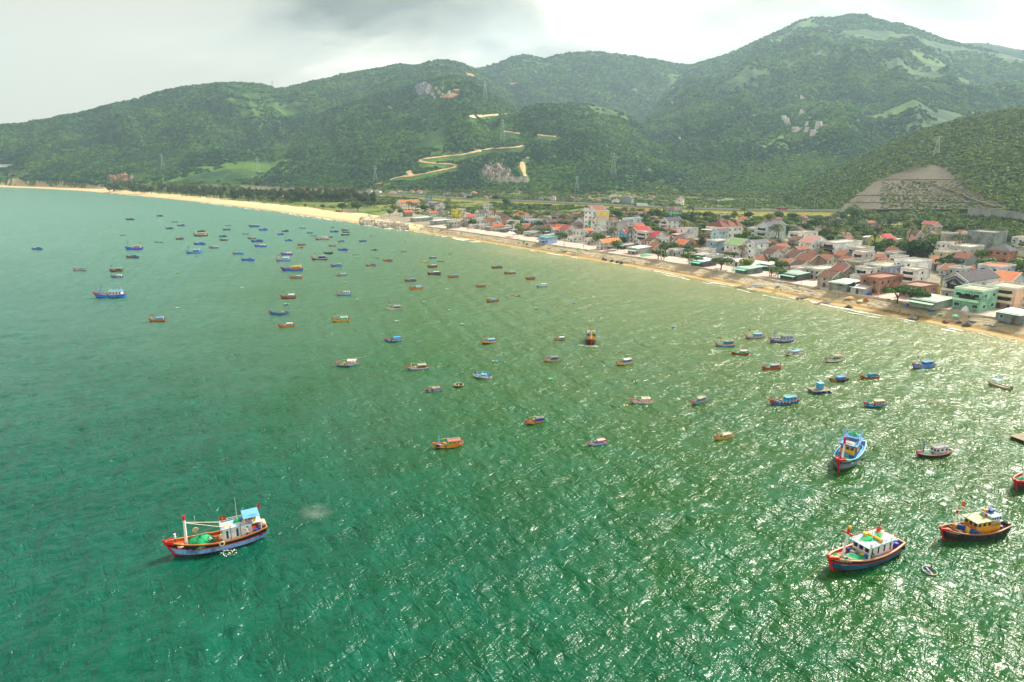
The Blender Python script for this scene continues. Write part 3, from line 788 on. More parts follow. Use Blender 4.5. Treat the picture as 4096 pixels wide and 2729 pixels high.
# ------------------------------------------------------------------ people
def person(loc, rz, shirt, trousers, label, pose='stand', hat=None, h=1.65, skin='#a8714e'):
    """one continuous skinned body; pose: stand, bend, sit, row"""
    s = h/1.65
    J = {'pel': (0, 0, .88), 'chest': (0, 0, 1.22), 'neck': (0, 0, 1.40), 'head': (0, 0, 1.55),
         'shl': (0, .17, 1.34), 'ell': (.05, .23, 1.08), 'hal': (.18, .20, .88), 'shr': (0, -.17, 1.34), 'elr': (.05, -.23, 1.08), 'har': (.18, -.20, .88),
         'hil': (0, .09, .84), 'knl': (.03, .10, .46), 'anl': (0, .11, .07), 'tol': (.14, .12, .03), 'hir': (0, -.09, .84), 'knr': (.03, -.10, .46), 'anr': (0, -.11, .07), 'tor': (.14, -.12, .03)}
    if pose in ('bend', 'row'):
        k = 0.75 if pose == 'bend' else 0.3
        for n_ in ('chest', 'neck', 'head', 'shl', 'ell', 'shr', 'elr', 'hal', 'har'):
            x, y, z = J[n_]; dz = z-.88; J[n_] = (x*math.cos(k)+dz*math.sin(k), y, .88+dz*math.cos(k)-x*math.sin(k))
        if pose == 'bend': J['hal'] = (J['shl'][0]+.16, .14, .52); J['har'] = (J['shr'][0]+.16, -.14, .52); J['ell'] = (J['shl'][0]+.1, .2, .78); J['elr'] = (J['shr'][0]+.1, -.2, .78)
        else: J['hal'] = (.55, .12, 1.02); J['har'] = (.55, -.06, .94); J['ell'] = (.32, .22, 1.12); J['elr'] = (.32, -.2, 1.08)
    if pose == 'sit':
        for n_ in J: x, y, z = J[n_]; J[n_] = (x, y, z-.46)
        J['knl'] = (.40, .12, .45); J['anl'] = (.42, .12, .06); J['tol'] = (.55, .13, .03); J['knr'] = (.40, -.12, .45); J['anr'] = (.42, -.12, .06); J['tor'] = (.55, -.13, .03)
        J['hil'] = (0.05, .1, .40); J['hir'] = (0.05, -.1, .40)
    names = list(J); idx = {n_: i for i, n_ in enumerate(names)}
    E = [('pel', 'chest'), ('chest', 'neck'), ('neck', 'head'), ('chest', 'shl'), ('shl', 'ell'), ('ell', 'hal'), ('chest', 'shr'), ('shr', 'elr'), ('elr', 'har'),
         ('pel', 'hil'), ('hil', 'knl'), ('knl', 'anl'), ('anl', 'tol'), ('pel', 'hir'), ('hir', 'knr'), ('knr', 'anr'), ('anr', 'tor')]
    rad = dict(pel=.13, chest=.145, neck=.055, head=.105, shl=.065, shr=.065, ell=.045, elr=.045, hal=.035, har=.035, hil=.09, hir=.09, knl=.062, knr=.062, anl=.042, anr=.042, tol=.035, tor=.035)
    me = bpy.data.meshes.new('person'); me.from_pydata([tuple(c*s for c in J[n_]) for n_ in names], [(idx[a], idx[b]) for a, b in E], [])
    o = bpy.data.objects.new('person', me); o.location = loc; o.rotation_euler = (0, 0, rz); link(o)
    md = o.modifiers.new('skin', 'SKIN'); md.use_smooth_shade = True
    for i, n_ in enumerate(names):
        r_ = rad[n_]*s; me.skin_vertices[0].data[i].radius = (r_, r_)
    me.skin_vertices[0].data[idx['pel']].use_root = True
    o.modifiers.new('sub', 'SUBSURF').levels = 1; o.modifiers['sub'].render_levels = 1
    # clothes by height on the body
    m, nt, b = new_mat('clothed_body'); tcn = nd(nt, 'ShaderNodeTexCoord'); sp = nd(nt, 'ShaderNodeSeparateXYZ'); nt.links.new(tcn.outputs['Object'], sp.inputs[0])
    off = -.46*s if pose == 'sit' else 0
    hz_ = J['neck'][2]*s
    c = mixc(nt, fmath(nt, 'GREATER_THAN', sp.outputs[2], .86*s+off), lin(trousers), lin(shirt))
    c = mixc(nt, fmath(nt, 'LESS_THAN', sp.outputs[2], .40*s if pose != 'sit' else .1), c, lin(skin))
    if pose != 'bend': c = mixc(nt, fmath(nt, 'GREATER_THAN', sp.outputs[2], hz_), c, lin(skin))
    nt.links.new(c, b.inputs['Base Color']); b.inputs['Roughness'].default_value = .8
    me.materials.append(m)
    hx, hy, hzz = (c_*s for c_ in J['head'])
    hair = MB().lathe((hx-0.012, hy, hzz), [(.118*s, .0), (.115*s, .05*s), (.085*s, .10*s), (.0, .13*s)], M('#14100e', .8), 8)
    hair.build('hair', o, smooth=True)
    # face: brow, nose and mouth set on the front of the head
    fc = MB(); fc.box((hx+.105*s, hy, hzz-.01*s), (.035*s, .025*s, .045*s), M(skin, .6, .05)); fc.box((hx+.096*s, hy, hzz-.055*s), (.02*s, .05*s, .012*s), M('#6b3028', .6, .05))
    for sy in (-1, 1):
        fc.box((hx+.092*s, hy+sy*.036*s, hzz+.015*s), (.02*s, .024*s, .014*s), M('#15100c', .4, .05)); fc.box((hx, hy+sy*.105*s, hzz-.005*s), (.03*s, .02*s, .05*s), M(skin, .6, .05))
    tag(fc.build('face', o), kind='stuff')
    # hands: palm, four fingers and a thumb
    for nm in ('hal', 'har'):
        p = Vector(J[nm])*s; q = Vector(J['ell' if nm == 'hal' else 'elr'])*s; d = (p-q).normalized(); sd = d.orthogonal().normalized(); hb = MB(); sm_ = M(skin, .6, .05)
        hb.bar(p, p+d*.075*s, .032*s, sm_, 6)
        for k, ln in enumerate((.06, .072, .068, .052)):
            b0 = p+d*.07*s+sd*(k-1.5)*.017*s; hb.bar(b0, b0+d*ln*.6*s, .009*s, sm_, 4); hb.bar(b0+d*ln*.6*s, b0+d*ln*s*.9+Vector((0, 0, -.018*s)), .008*s, sm_, 4)
        hb.bar(p+d*.02*s-sd*.03*s, p+d*.055*s-sd*.06*s, .011*s, sm_, 4); hb.build('hand', o)
    if hat:
        MB().lathe((hx, hy, hzz+.07*s), [(.0, .11*s), (.10*s, .09*s), (.11*s, .01*s), (.21*s, -.01*s), (.21*s, .0), (.105*s, .0)], M(hat, .7), 10).build('hat', o)
    return tag(o, label, 'person')

# ================================================================== labels that single a thing out
LAND = []          # (px, py, phrase)
_used = {}
def where(px, py, maxn=1, ban=None, pool=None):
    best = sorted(((px-a)**2+(2.2*(py-b))**2, a, b, n) for a, b, n in (pool or LAND) if (px-a)**2+(py-b)**2 > 9)
    outp = []
    for d2, a, b, n in best[:6]:
        dx, dy = px-a, py-b
        if abs(dx) > 1.6*abs(dy)*1.5: rel = 'right of' if dx > 0 else 'left of'
        elif abs(dy) > abs(dx)*0.9: rel = 'nearer than' if dy > 0 else 'beyond'
        else: rel = ('nearer and right of' if dx > 0 else 'nearer and left of') if dy > 0 else ('beyond and right of' if dx > 0 else 'beyond and left of')
        outp.append((math.sqrt(d2), rel, n))
    return outp
def uniq(desc, px, py, pool=None):
    ws = where(px, py, pool=pool)
    cands = []
    for d, rel, n in ws:
        if d < 60: cands.append('%s, just %s %s' % (desc, rel, n))
        cands.append('%s, %s %s' % (desc, rel, n))
        cands.append('%s, well %s %s' % (desc, rel, n))
    for c in cands:
        if len(c.split()) <= 16 and c not in _used: _used[c] = 1; return c
    if desc not in _used and 4 <= len(desc.split()) <= 16: _used[desc] = 1; return desc
    for c in cands:
        for w_ in ('second', 'third', 'fourth'):
            c2 = w_+' '+c
            if len(c2.split()) <= 16 and c2 not in _used: _used[c2] = 1; return c2
    return cands[0]

def two_point(bow, stern):
    b = P(*bow); s_ = P(*stern); c = (b+s_)/2; d = b-s_
    return (c[0], c[1], 0), math.hypot(d[0], d[1]), math.degrees(math.atan2(-d[1], -d[0]))
G_BOAT = 'fishing boats moored in the bay'

# ---------------------------------------------------------------- the white-cabin trawler, lower left
loc, Lw, hd = two_point((692, 2228), (1044, 2140))
b = Boat(loc, hd, Lw*1.13, hull='#6f94f4', stripe='#d00f28', band='#101014', rim='#c47a3c', deck='#b4521a', bottom='#8a2f18', stem=RED, fb=1.45, B=4.1,
         label='blue-sided trawler with white cabin and light blue stern awning, alone at lower left', cat='boat', group=G_BOAT)
BH = b; k = b.L
b.cabin(.15, .455, .62, 2.2, '#f6f7f8', '#a9c8ea', nwin=3, roof_over=.03, wcol='#1c5876', wz=.55, wh=.62, wfrac=.22)
b.rail(b.cx0-.3, b.cx1, b.cw, b.top, .55, WHITE, 5)
MB().box(((b.X(.10)), 0, b.zdeck(.16)+2.0), (b.X(.15)-b.X(.05), b.cw*1.0, .12), M(WHITE, .5, .2)).build('aft_roof', b.root)
for sy in (-1, 1): b.pole((b.X(.055), sy*b.cw*.47, b.zdeck(.06)), (b.X(.055), sy*b.cw*.47, b.zdeck(.16)+1.95), .07, WHITE, 'post')
mb = MB()
for x in (b.X(.07), b.X(.22)):
    for y in (-1, 1): mb.bar((x, y*b.cw*.42, b.top), (x, y*b.cw*.42, b.top+1.25-(0.3 if y > 0 else 0)), .05, M(WHITE), 5)
tag(mb.build('awning_frame', b.root), kind='stuff')
MB().box((b.X(.145), 0, b.top+1.15), (b.X(.23)-b.X(.06), b.cw*1.0, .07), M('#69a9e4', .5, .15), M4=Matrix.Translation((0, 0, b.top+1.15)) @ Matrix.Rotation(-.14, 4, 'X') @ Matrix.Translation((0, 0, -b.top-1.15))).build('awning', b.root)
b.mast(.80, 5.0, '#e6e6e6', RED, .24, -.02)
mtop = b.mtop
for y0, y1, dz in ((.9, .2, .0), (-.9, -.2, -.1)):
    b.pole((mtop[0]-.2, y1, mtop[2]-1.25+dz), (b.cx1-.1, y0, b.top+.35), .06, '#e4dcc4')
b.pole((mtop[0]-.2, 0, b.zdeck(.8)+1.1), (b.cx1, .5, b.top+.7), .035, '#b98a3c', 'stay')
b.pole((mtop[0]-1.5, -.3, mtop[2]-1.4), (mtop[0]-1.5, -.3, mtop[2]-.5), .03, '#e4dcc4', 'hook')
MB().lathe((b.X(.70), -.3, b.zdeck(.7)+2.2), [(0, -.12), (.42, -.12), (.46, 0), (.42, .12), (0, .12)], M('#d2b98c', .7), 12, axis='y').build('winch_drum', b.root)
b.pole((b.X(.70), -.35, b.zdeck(.7)), (b.X(.70), -.35, b.zdeck(.7)+2.3), .07, '#8c8f8c', 'winch_post')
MB().box((b.X(.635), -.9, b.zdeck(.6)+1.05), (1.9, .3, .22), M('#8d8a80', .5)).build('winch_arm', b.root)
b.mast(.285, 4.6, '#cfd6cf', None, .045, 0, z=b.top, name='aerial')
b.flag(b.cx1+.1, .2, b.top, 1.15, .75); b.flag(b.cx0-1.2, .3, b.top+1.0, .9, .8, '#d2402c', False, .55)
for x in (.37, .27):
    b.pole((b.X(x), b.cw*.62, b.zdeck(x)), (b.X(x), b.cw*.62, b.top+.55), .045, '#4a2620', 'davit')
b.fenders([.745, .80], 1, .30); b.fenders([.075], 1, .30)
MB().torus((b.X(.47), b.B*.5, b.zdeck(.56)+.15), .36, .12, M('#e0d09c', .8), 'y', 14, 6).build('lifebuoy', b.root, smooth=True)
MB().torus((b.X(.855), b.B*.22, b.zdeck(.86)+.12), .42, .16, M('#e6d9b8', .9), 'z', 14, 6).build('rope_coil', b.root, smooth=True)
MB().lathe((b.X(.03), 0, b.zdeck(.05)+.9), [(0, -.55), (.42, -.5), (.5, 0), (.42, .5), (0, .55)], M('#e9dfb0', .5, .15), 12, axis='y').build('life_raft', b.root, smooth=True)
mound('fishing_net', b.W((b.X(.665), .1, b.zdeck(.67))), b.rz, 2.3, 1.5, 1.2, net_mat('#0fa568'), 3, 26, 'bright green net heap between mast and cabin of the lower-left trawler', 'net')
mound('fishing_net', b.W((b.X(.27), -.3, b.top)), b.rz, .95, .7, .6, net_mat('#0fa568'), 5, 16, 'small green net heap on the lower-left trawler cabin roof', 'net')
for i, (u, y) in enumerate(((.42, .55), (.38, .25))):
    mound('sack', b.W((b.X(u), y, b.top)), b.rz, .62, .5, .35, M('#dccb9a', .8, .3), 9+i, 12, ('pale sack at the front of the trawler cabin roof', 'pale sack behind the front one on the trawler roof')[i], 'sack')
for i, (u, y, c, nm) in enumerate(((.245, .1, '#2f62b8', 'blue'), (.225, .65, '#e2b414', 'yellow'), (.20, .2, '#e2b414', 'yellow'), (.16, .7, '#c02050', 'pink'), (.11, .6, '#c9d61e', 'lime'), (.12, -.2, '#c0203a', 'red'))):
    barrel(b.W((b.X(u), y, b.top)), .27, .6, c, '%s tub %s on the lower-left trawler roof' % (nm, ('by the aerial', 'in front of the awning', 'just under the awning edge', 'under the awning', 'at the stern rail', 'far side under awning')[i]))
for i, (u, y) in enumerate(((.11, .85), (.075, .55))):
    barrel(b.W((b.X(u), y, b.zdeck(u))), .33, .6, '#2440a8', 'blue tub on the trawler stern deck, %s' % ('nearer the cabin', 'by the stern')[i])
person(b.W((b.X(.90), -.35, b.zdeck(.9))), b.rz+2.6, '#b9c2c8', '#4a4440', 'man in grey shirt standing at the bow of the lower-left trawler', hat='#e8e4d8')
person(b.W((b.X(.56), 1.0, b.zdeck(.56)+.05)), b.rz+.4, '#e6e4e0', '#2a2036', 'man in white bending over the green net on the lower-left trawler', 'bend')
person(b.W((b.X(.475), .95, b.zdeck(.47))), b.rz+1.5, '#e2b9a8', '#b03028', 'man in pale shirt beside the cabin front of the lower-left trawler')
person(b.W((b.X(.47), 1.5, b.zdeck(.47))), b.rz+1.3, '#d8c694', '#8a6a4a', 'man in cream clothes leaning by the rope buoy on the trawler', hat='#d8c694')
person(b.W((b.X(.21), 1.55, b.zdeck(.22))), b.rz+1.6, '#ece9e4', '#3c2c4c', 'man in white hat standing beside the white cabin wall', hat='#efe6d8')
person(b.W((b.X(.09), .1, b.zdeck(.09))), b.rz+1.2, '#8a2430', '#2a2c48', 'crew member in dark red sitting on the trawler stern', 'sit')

# ---------------------------------------------------------------- red and navy trawler, lower right
loc, Lw, hd = two_point((3300, 2281), (3582, 2200))
b = Boat(loc, hd+4, Lw*1.04, hull='#0f4a6a', stripe='#d01428', band='#1c2024', rim='#e8a98c', deck='#c0381c', bottom='#7a2a14', stem='#e01010', fb=1.35, B=4.6,
         label='navy and red trawler with white cabin and green nets, lower right', cat='boat', group=G_BOAT)
BR = b
b.cabin(.17, .53, .66, 2.2, '#dcdfe4', '#9fc6d6', nwin=4, wz=.55, wh=.5, wfrac=.22)
b.rail(b.cx0-.3, b.cx1+.2, b.cw+.3, b.top, .5, '#a8502c', 6)
b.mast(.80, 4.9, '#dfe2e0', RED, .21, -.16)
MB().box((b.mtop[0]+.2, 0, b.mtop[2]-.6), (.18, 1.9, .2), M('#c01020', .4)).build('crossbar', b.root)
MB().lathe((b.mtop[0], 0, b.mtop[2]+.25), [(0, -.3), (.26, -.1), (.3, .1), (.18, .3), (0, .36)], M('#e0a020', .5), 8).build('lamp', b.root)
b.pole((b.cx1+.5, b.cw*.62, b.zdeck(.55)), (b.cx1+.35, b.cw*.62, b.top+.9), .17, '#e2e4e4', 'post')
b.pole((b.cx1-2.2, 0.1, b.top), (b.cx1-2.2, .1, b.top+1.4), .09, '#e2e4e4', 'post')
for y in (-1, 1): b.pole((b.mtop[0], 0, b.mtop[2]-.8), (b.cx1, y*b.cw*.4, b.top+.4), .05, '#e0d6b6')
b.pole((b.cx0, -b.cw*.4, b.top), (b.cx0-.2, -b.cw*.4, b.top+1.8), .05, '#b0401c', 'aerial')
b.pole((b.cx1-.4, -b.cw*.55, b.zdeck(.5)), (b.cx1-.4, -b.cw*.55, b.top+1.1), .06, '#9c8a70', 'post')
b.flag(b.cx0+1.3, -.8, b.top, .25, .95, '#e0401c', False, .4)
b.fenders([.03], 1, .42)
MB().box((b.X(.50), 0, b.zdeck(.5)+1.95), (.05, 0.02, .02), M(WHITE)).build('sill', b.root)
mound('fishing_net', b.W((b.X(.70), .55, b.zdeck(.7))), b.rz, 2.4, 1.35, .75, net_mat('#0c9a68'), 13, 26, 'green net spread over the foredeck of the red and navy trawler', 'net')
mound('fishing_net', b.W((b.X(.83), -.75, b.zdeck(.83))), b.rz, 1.0, .6, .5, net_mat('#0c9a68'), 14, 16, 'small green net beside the mast of the red and navy trawler', 'net')
mound('fishing_net', b.W((b.X(.42), -.35, b.top)), b.rz, 1.5, .75, .35, net_mat('#0fa56e'), 15, 18, 'green net on the front of the red trawler cabin roof', 'net')
mound('fishing_net', b.W((b.X(.27), -.2, b.top)), b.rz, .9, .5, .35, net_mat('#0fa56e'), 16, 14, 'green net beside the yellow bundle on the trawler roof', 'net')
mound('sack', b.W((b.X(.20), -.7, b.top)), b.rz, .9, .7, .45, M('#dfcdb0', .8, .3), 17, 14, 'cream sacking heap at the back of the red trawler roof', 'sack')
mound('rope_heap', b.W((b.X(.90), -.2, b.zdeck(.9)+.1)), b.rz, 1.0, .7, .3, net_mat('#bfa86a'), 18, 14, 'tan mooring rope piled in the bow of the red trawler', 'rope')
mb = MB().bar((0, -1.4, .28), (0, 1.4, .28), .26, net_mat('#e8b41c'), 9); o = mb.build('float_roll', None, b.W((b.X(.345), 0, b.top)), b.rz); tag(o, 'long yellow rolled float bundle across the red trawler roof', 'float bundle')
barrel(b.W((b.X(.40), -1.0, b.top)), .33, .7, '#e8bc10', 'yellow tub at the far end of the rolled floats', lid='#e8bc10')
for i, (u, y, c, nm) in enumerate(((.60, -1.25, '#1c3fb0', 'blue barrel by the far bulwark of the red trawler'), (.575, -.75, '#16203c', 'dark barrel beside the far blue barrel'), (.565, .75, '#e8b814', 'yellow-lidded barrel before the white cabin front'), (.555, 1.2, '#2050c0', 'blue barrel at the near front corner of the white cabin'), (.12, .7, '#1c3fb0', 'blue barrel on the red trawler stern, nearest the cabin'), (.09, 1.15, '#1c3fb0', 'blue barrel on the red trawler stern, at the near side'), (.055, .6, '#1c3fb0', 'blue barrel on the red trawler stern, furthest aft'))):
    barrel(b.W((b.X(u), y, b.zdeck(u))), .36, .8, c, nm)
MB().box((b.X(.63), -.2, b.zdeck(.62)+.5), (.9, .8, 1.0), M('#b4a684', .5), taper=.7).build('winch', b.root)
MB().bar((b.X(.66), .5, b.zdeck(.6)+.3), (b.X(.60), 1.1, b.zdeck(.6)+.3), .16, M('#c79a50', .4, metal=.5), 8).build('roller', b.root)
for i in range(3): b.pole((b.X(.84)-.2*i, -.9+.2*i, b.zdeck(.84)+.35), (b.X(.76)-.2*i, 1.2+.1*i, b.zdeck(.8)+.4), .07, '#b8ae98', 'timber')
person(b.W((b.X(.815), 1.0, b.zdeck(.8)+.1)), b.rz+1.9, '#e4e4e2', '#1c2346', 'man in white shirt and navy shorts hauling net on the red trawler')
person(b.W((b.X(.525), 1.85, b.zdeck(.53)+.1)), b.rz+1.2, '#178a60', '#20242c', 'man in green shirt by the white corner post of the red trawler', 'bend')
a0 = b.W((b.X(1.0), .1, hull_shape(b.L, b.B, b.fb, 1)[1]-.2)); e = P(3165, 2345)
rp = [tuple(np.array(a0)*(1-t)+np.array([e[0], e[1], -.3])*t - np.array([0, 0, 1.1*math.sin(math.pi*t)*.5])) for t in np.linspace(0, 1, 9)]
tag(sweep_rope(rp, .045, M('#b4b25c', .8), 'mooring_rope'), 'yellowish mooring rope running from the red trawler bow into the sea', 'rope')
def text_mesh(name, txt, size, color, ext=.012):
    t = bpy.data.curves.new(name, 'FONT'); t.body = txt; t.size = size; t.extrude = ext; t.align_x = 'CENTER'
    tmp = bpy.data.objects.new(name, t); col.objects.link(tmp); dg = bpy.context.evaluated_depsgraph_get(); me = bpy.data.meshes.new_from_object(tmp.evaluated_get(dg))
    bpy.data.objects.remove(tmp); me.name = name; me.materials.clear(); me.materials.append(M(color, .5, .05)); return me
def side_text(b, txt, u, v, size, color, side=1, spacing=1.0):
    """painted letters that follow the bow's side, each one a flat letter on the planking"""
    for i, ch in enumerate(txt):
        uu = u-i*size*.80*spacing/b.L
        w0, z0 = hull_shape(b.L, b.B, b.fb, uu); w1, _ = hull_shape(b.L, b.B, b.fb, uu-.02)
        o = link(bpy.data.objects.new('registration_letter', text_mesh('registration_letter', ch, size, color)), b.root)
        an = math.atan2((w0-w1)*.9, .02*b.L)
        ww = w0*hull_flare(v, uu)
        o.location = (b.X(uu), side*(ww+.06), -0.5*b.fb+v*(z0+.5*b.fb)-size*.35); o.rotation_euler = (math.pi/2, 0, math.pi+an)
side_text(b, 'KH96573TS', .945, .92, .36, '#f0f0f0')

# ---------------------------------------------------------------- black trawler with yellow cabin, right
loc, Lw, hd = two_point((3775, 2160), (3985, 2122))
b = Boat(loc, hd, Lw*1.2, hull='#16161c', stripe='#8e1a28', band='#141418', rim='#a8754a', deck='#97592f', bottom='#7a3018', stem=RED, fb=1.2, B=4.3,
         label='black trawler with yellow cabin and a row of tyre fenders, right', cat='boat', group=G_BOAT)
BK = b
b.cabin(.30, .53, .58, 2.25, '#dd9c10', '#8f9f66', nwin=3, wz=.72, wh=.24, wfrac=.5)
MB().box((b.cx1+.12, 0, b.top-.18), (.22, b.cw+.5, .2), M('#e4e8ee')).build('eave', b.root)
for i, (yy, wd_) in enumerate(((-b.cw*.30, 'Minh'), (b.cw*.26, 'Chiến'))):
    o = link(bpy.data.objects.new('painted_name', text_mesh('painted_name', wd_, .52, '#a8281c')), b.root); o.location = (b.cx1+.03, yy, b.top-1.38); o.rotation_euler = (math.pi/2, 0, math.pi/2)
MB().torus((b.cx1+.03, 0, b.top-1.28), .3, .03, M('#6b5a10'), 'x', 16, 4).build('painted_ring', b.root)
x0, x1 = b.X(.15), b.X(.30); z = b.zdeck(.22)
c2 = MB().box(((x0+x1)/2, 0, z+.9), (x1-x0, b.B*.56, 1.8), M('#dd9c10')).build('aft_cabin', b.root)
c3 = MB().box(((x0+x1)/2, 0, z+2.2), (x1-x0-.1, b.B*.50, .8), M('#e4e8ee')).build('upper_cabin', b.root)
for sy in (-1, 1):
    for i in range(4):
        MB().box((x0+(x1-x0)*(i+.5)/4, sy*b.B*.28, z+1.2), (.25, .04, .55), M('#6e7a50', .3)).build('window', c2)
        MB().box((x0+(x1-x0)*(i+.5)/4, sy*b.B*.25, z+2.25), (.3, .04, .5), glass()).build('window', c3)
MB().box(((x0+x1)/2, 0, z+1.85), (x1-x0+.3, b.B*.68, .08), M('#a9c4ea')).build('ledge', b.root)
MB().box(((x0+x1)/2, 0, z+2.64), (x1-x0+.2, b.B*.58, .08), M('#8fa3c0')).build('aft_roof', b.root)
b.rail(x0, b.cx0+.6, b.B*.6, z+2.68, .45, '#e4e8ee', 5)
b.mast(.80, 3.9, '#e8e8e8', '#c01828', .19, -.07); b.pole((b.mtop[0], 0, b.mtop[2]-.2), (b.cx1-.8, -.2, b.top+1.6), .04, '#c9c4b0'); b.pole((b.X(.76), 0, b.zdeck(.76)+.9), (b.cx1-.8, -.2, b.top+1.5), .05, '#5a6670', 'stay')
MB().bar((b.X(.80), 0, b.zdeck(.8)), (b.X(.795), 0, b.zdeck(.8)+1.3), .24, M('#b86a18')).build('mast_foot', b.root)
b.pole((b.cx0+.4, 0, b.top), (b.cx0+.6, 0, b.top+2.6), .07, '#b8a898', 'aerial'); b.pole((b.cx0, 0, b.top), (b.cx0, 0, b.top+1.2), .16, '#9a5c34', 'funnel')
b.pole((x0, -b.B*.25, z+2.6), (x0-.2, -b.B*.25, z+4.2), .06, '#e4e8ee', 'aerial'); b.pole((x0, b.B*.28, z+2.6), (x0-.3, b.B*.28, z+4.3), .06, '#e4e8ee', 'aerial')
b.flag(b.mtop[0]-.6, 0, b.mtop[2]-.2, .8, .8, '#e06010', False, .55)
b.fenders([.80, .745, .69, .635, .60, .545, .50, .40, .27, .235, .13, .10, .07], 1, .33)
MB().bar((b.X(.02), -b.B*.35, b.zdeck(0)+.35), (b.X(.02), b.B*.35, b.zdeck(0)+.35), .3, M('#1a1a1c', .9), 8).build('stern_fender', b.root)
for i in range(3): MB().box((b.X(.70)-.1, -.7+i*.75, b.zdeck(.7)+.06), (1.0, .6, .1), M(('#3c4238', '#a88a58', '#7a3420')[i])).build('hatch', b.root)
MB().box((b.X(.74), 0, b.zdeck(.74)+.15), (.12, b.B*.8, .3), M('#97592f')).build('deck_beam', b.root)
spots = [(.66, -1.2, 1), (.63, -1.0, 0), (.61, -.9, 0), (.60, -.65, 0), (.59, -.3, 0), (.575, -.05, 2), (.57, .3, 1), (.60, .55, 1), (.58, .85, 0), (.56, .85, 0), (.56, 1.15, 0), (.54, 1.35, 0), (.535, 1.65, 0)]
for i, (u, y, t) in enumerate(spots):
    barrel(b.W((b.X(u)+.05, y, b.zdeck(u))), .28, .78, ('#1c4fa8', '#e6b81c', '#ded6b8')[t], '%s on the black trawler foredeck, %s' % (('blue barrel', 'yellow barrel', 'cream barrel')[t],
       ('furthest from us', 'beside the far yellow one', 'second from the far yellow one', 'mid-row on the far side', 'just before the painted ring', 'only cream one', 'nearest the painted ring', 'forward of the rest', 'behind the front yellow one', 'against the cabin front', 'near cabin corner, inner', 'at the near cabin corner', 'by the near bulwark')[i]))
for i in range(10):
    u = .17+.035*(i % 4)+.01*(i//4); y = -1.0+.42*(i//4)+.1*(i % 2)
    c = '#1c4fa8' if i not in (3, 6, 7) else '#e6b81c'
    o = barrel(b.W((b.X(u), y, z+2.7)), .22, .55, c, '%s can on black trawler aft roof, row %s from far rail, %s' % ('blue' if c != '#e6b81c' else 'yellow', ('one', 'two', 'three')[i//4], ('rearmost', 'second from back', 'third from back', 'foremost')[i % 4]))
MB().box((b.X(.04), b.B*.2, b.zdeck(.04)+.05), (.02, .02, .02), M(BLACK)).build('cleat', b.root)
barrel(b.W((b.X(.115), .9, b.zdeck(.12))), .35, .5, '#1c4fa8', 'blue tub on the stern deck of the black trawler')
side_text(b, 'KH90475TS', .945, .915, .30, '#f0f0f0')
a0 = b.W((b.X(.99), .1, hull_shape(b.L, b.B, b.fb, 1)[1]-.3)); e = P(3655, 2245)
rp = [tuple(np.array(a0)*(1-t)+np.array([e[0], e[1], -.3])*t - np.array([0, 0, .5*math.sin(math.pi*t)])) for t in np.linspace(0, 1, 7)]
tag(sweep_rope(rp, .035, M('#b9b884', .8), 'mooring_rope'), 'pale mooring rope running from the black trawler bow', 'rope')

# ---------------------------------------------------------------- blue and yellow trawler seen bow-on
loc, Lw, hd = two_point((3330, 1888), (3442, 1797))
b = Boat(loc, hd+6, Lw*1.0, hull='#5c7488', stripe='#b02030', band='#2a2f38', rim='#6fb4dc', deck='#3aa0c8', bottom='#6a4a40', stem='#d01020', fb=1.45, B=4.8,
         label='grey-blue trawler with yellow wheelhouse front and blue roof frame, bow towards us', cat='boat', group=G_BOAT)
BY = b
b.cabin(.24, .56, .62, 2.9, '#2f78c8', '#3f8fd0', nwin=3, wz=.7, wh=.3, wfrac=.3)
MB().box((b.cx1+.04, 0, b.top-1.35), (.10, b.cw*.94, 1.75), M('#f0a80c', .5, .2)).build('yellow_front', b.root)
for i in range(3): MB().box((b.cx1+.1, (-1+i)*b.cw*.3, b.top-.85), (.06, b.cw*.22, .6), glass()).build('window', b.root)
MB().box(((b.cx0+b.cx1)/2+.2, b.cw/2+.0, b.top-1.3), ((b.cx1-b.cx0)*.5, .08, 1.6), M('#dfa83c', .5, .2)).build('side_panel', b.root)
for k_, (zz_, in_) in enumerate(((0, 0), (.8, .1))):
    b.rail(b.cx0, b.cx1-in_-(1.6 if k_ else 0), b.cw+.1, b.top+zz_, .8, '#3f8fd0', 4)
MB().box((b.cx0+1.2, 0, b.top+.8), (2.3, b.cw*.9, .08), M('#2c6cae', .5)).build('rack', b.root)
b.mast(.80, 4.6, '#ececec', '#c01020', .2, -.03); MB().bar((b.mtop[0], 0, b.mtop[2]-.9), (b.mtop[0], 0, b.mtop[2]+.5), .22, M('#c01020', .4), 6).build('mast_head', b.root)
MB().box((b.mtop[0]+.1, 0, b.mtop[2]-1.0), (.12, 1.8, .14), M('#b01818')).build('crossbar', b.root)
MB().bar((b.X(.91), 0, b.zdeck(.92)), (b.X(.93), 0, b.zdeck(.92)+1.5), .17, M('#c81020', .4), 6).build('bollard', b.root)
MB().bar((b.X(.89), -1.0, b.zdeck(.9)+.75), (b.X(.89), 1.0, b.zdeck(.9)+.75), .12, M('#c81020', .4), 6).build('cross_timber', b.root)
for i in range(4): b.pole((b.X(.86)-.22*i, -1.3, b.zdeck(.85)+.25+.05*i), (b.X(.84)-.22*i, 1.7, b.zdeck(.85)+.3), .08, '#b9a98c', 'timber')
b.pole((b.cx0, -b.cw*.55, b.top), (b.cx0, -b.cw*.55, b.top+2.3), .05, '#c9b8a0', 'aerial'); b.pole((b.cx1-.6, b.cw*.55, b.zdeck(.5)), (b.cx1-1.2, b.cw*.52, b.top+1.3), .05, '#2c1c18', 'pole')
MB().box((b.cx1+.7, -.2, b.zdeck(.6)+.5), (.9, 1.5, 1.0), M('#4f9cb8')).build('deck_locker', b.root)
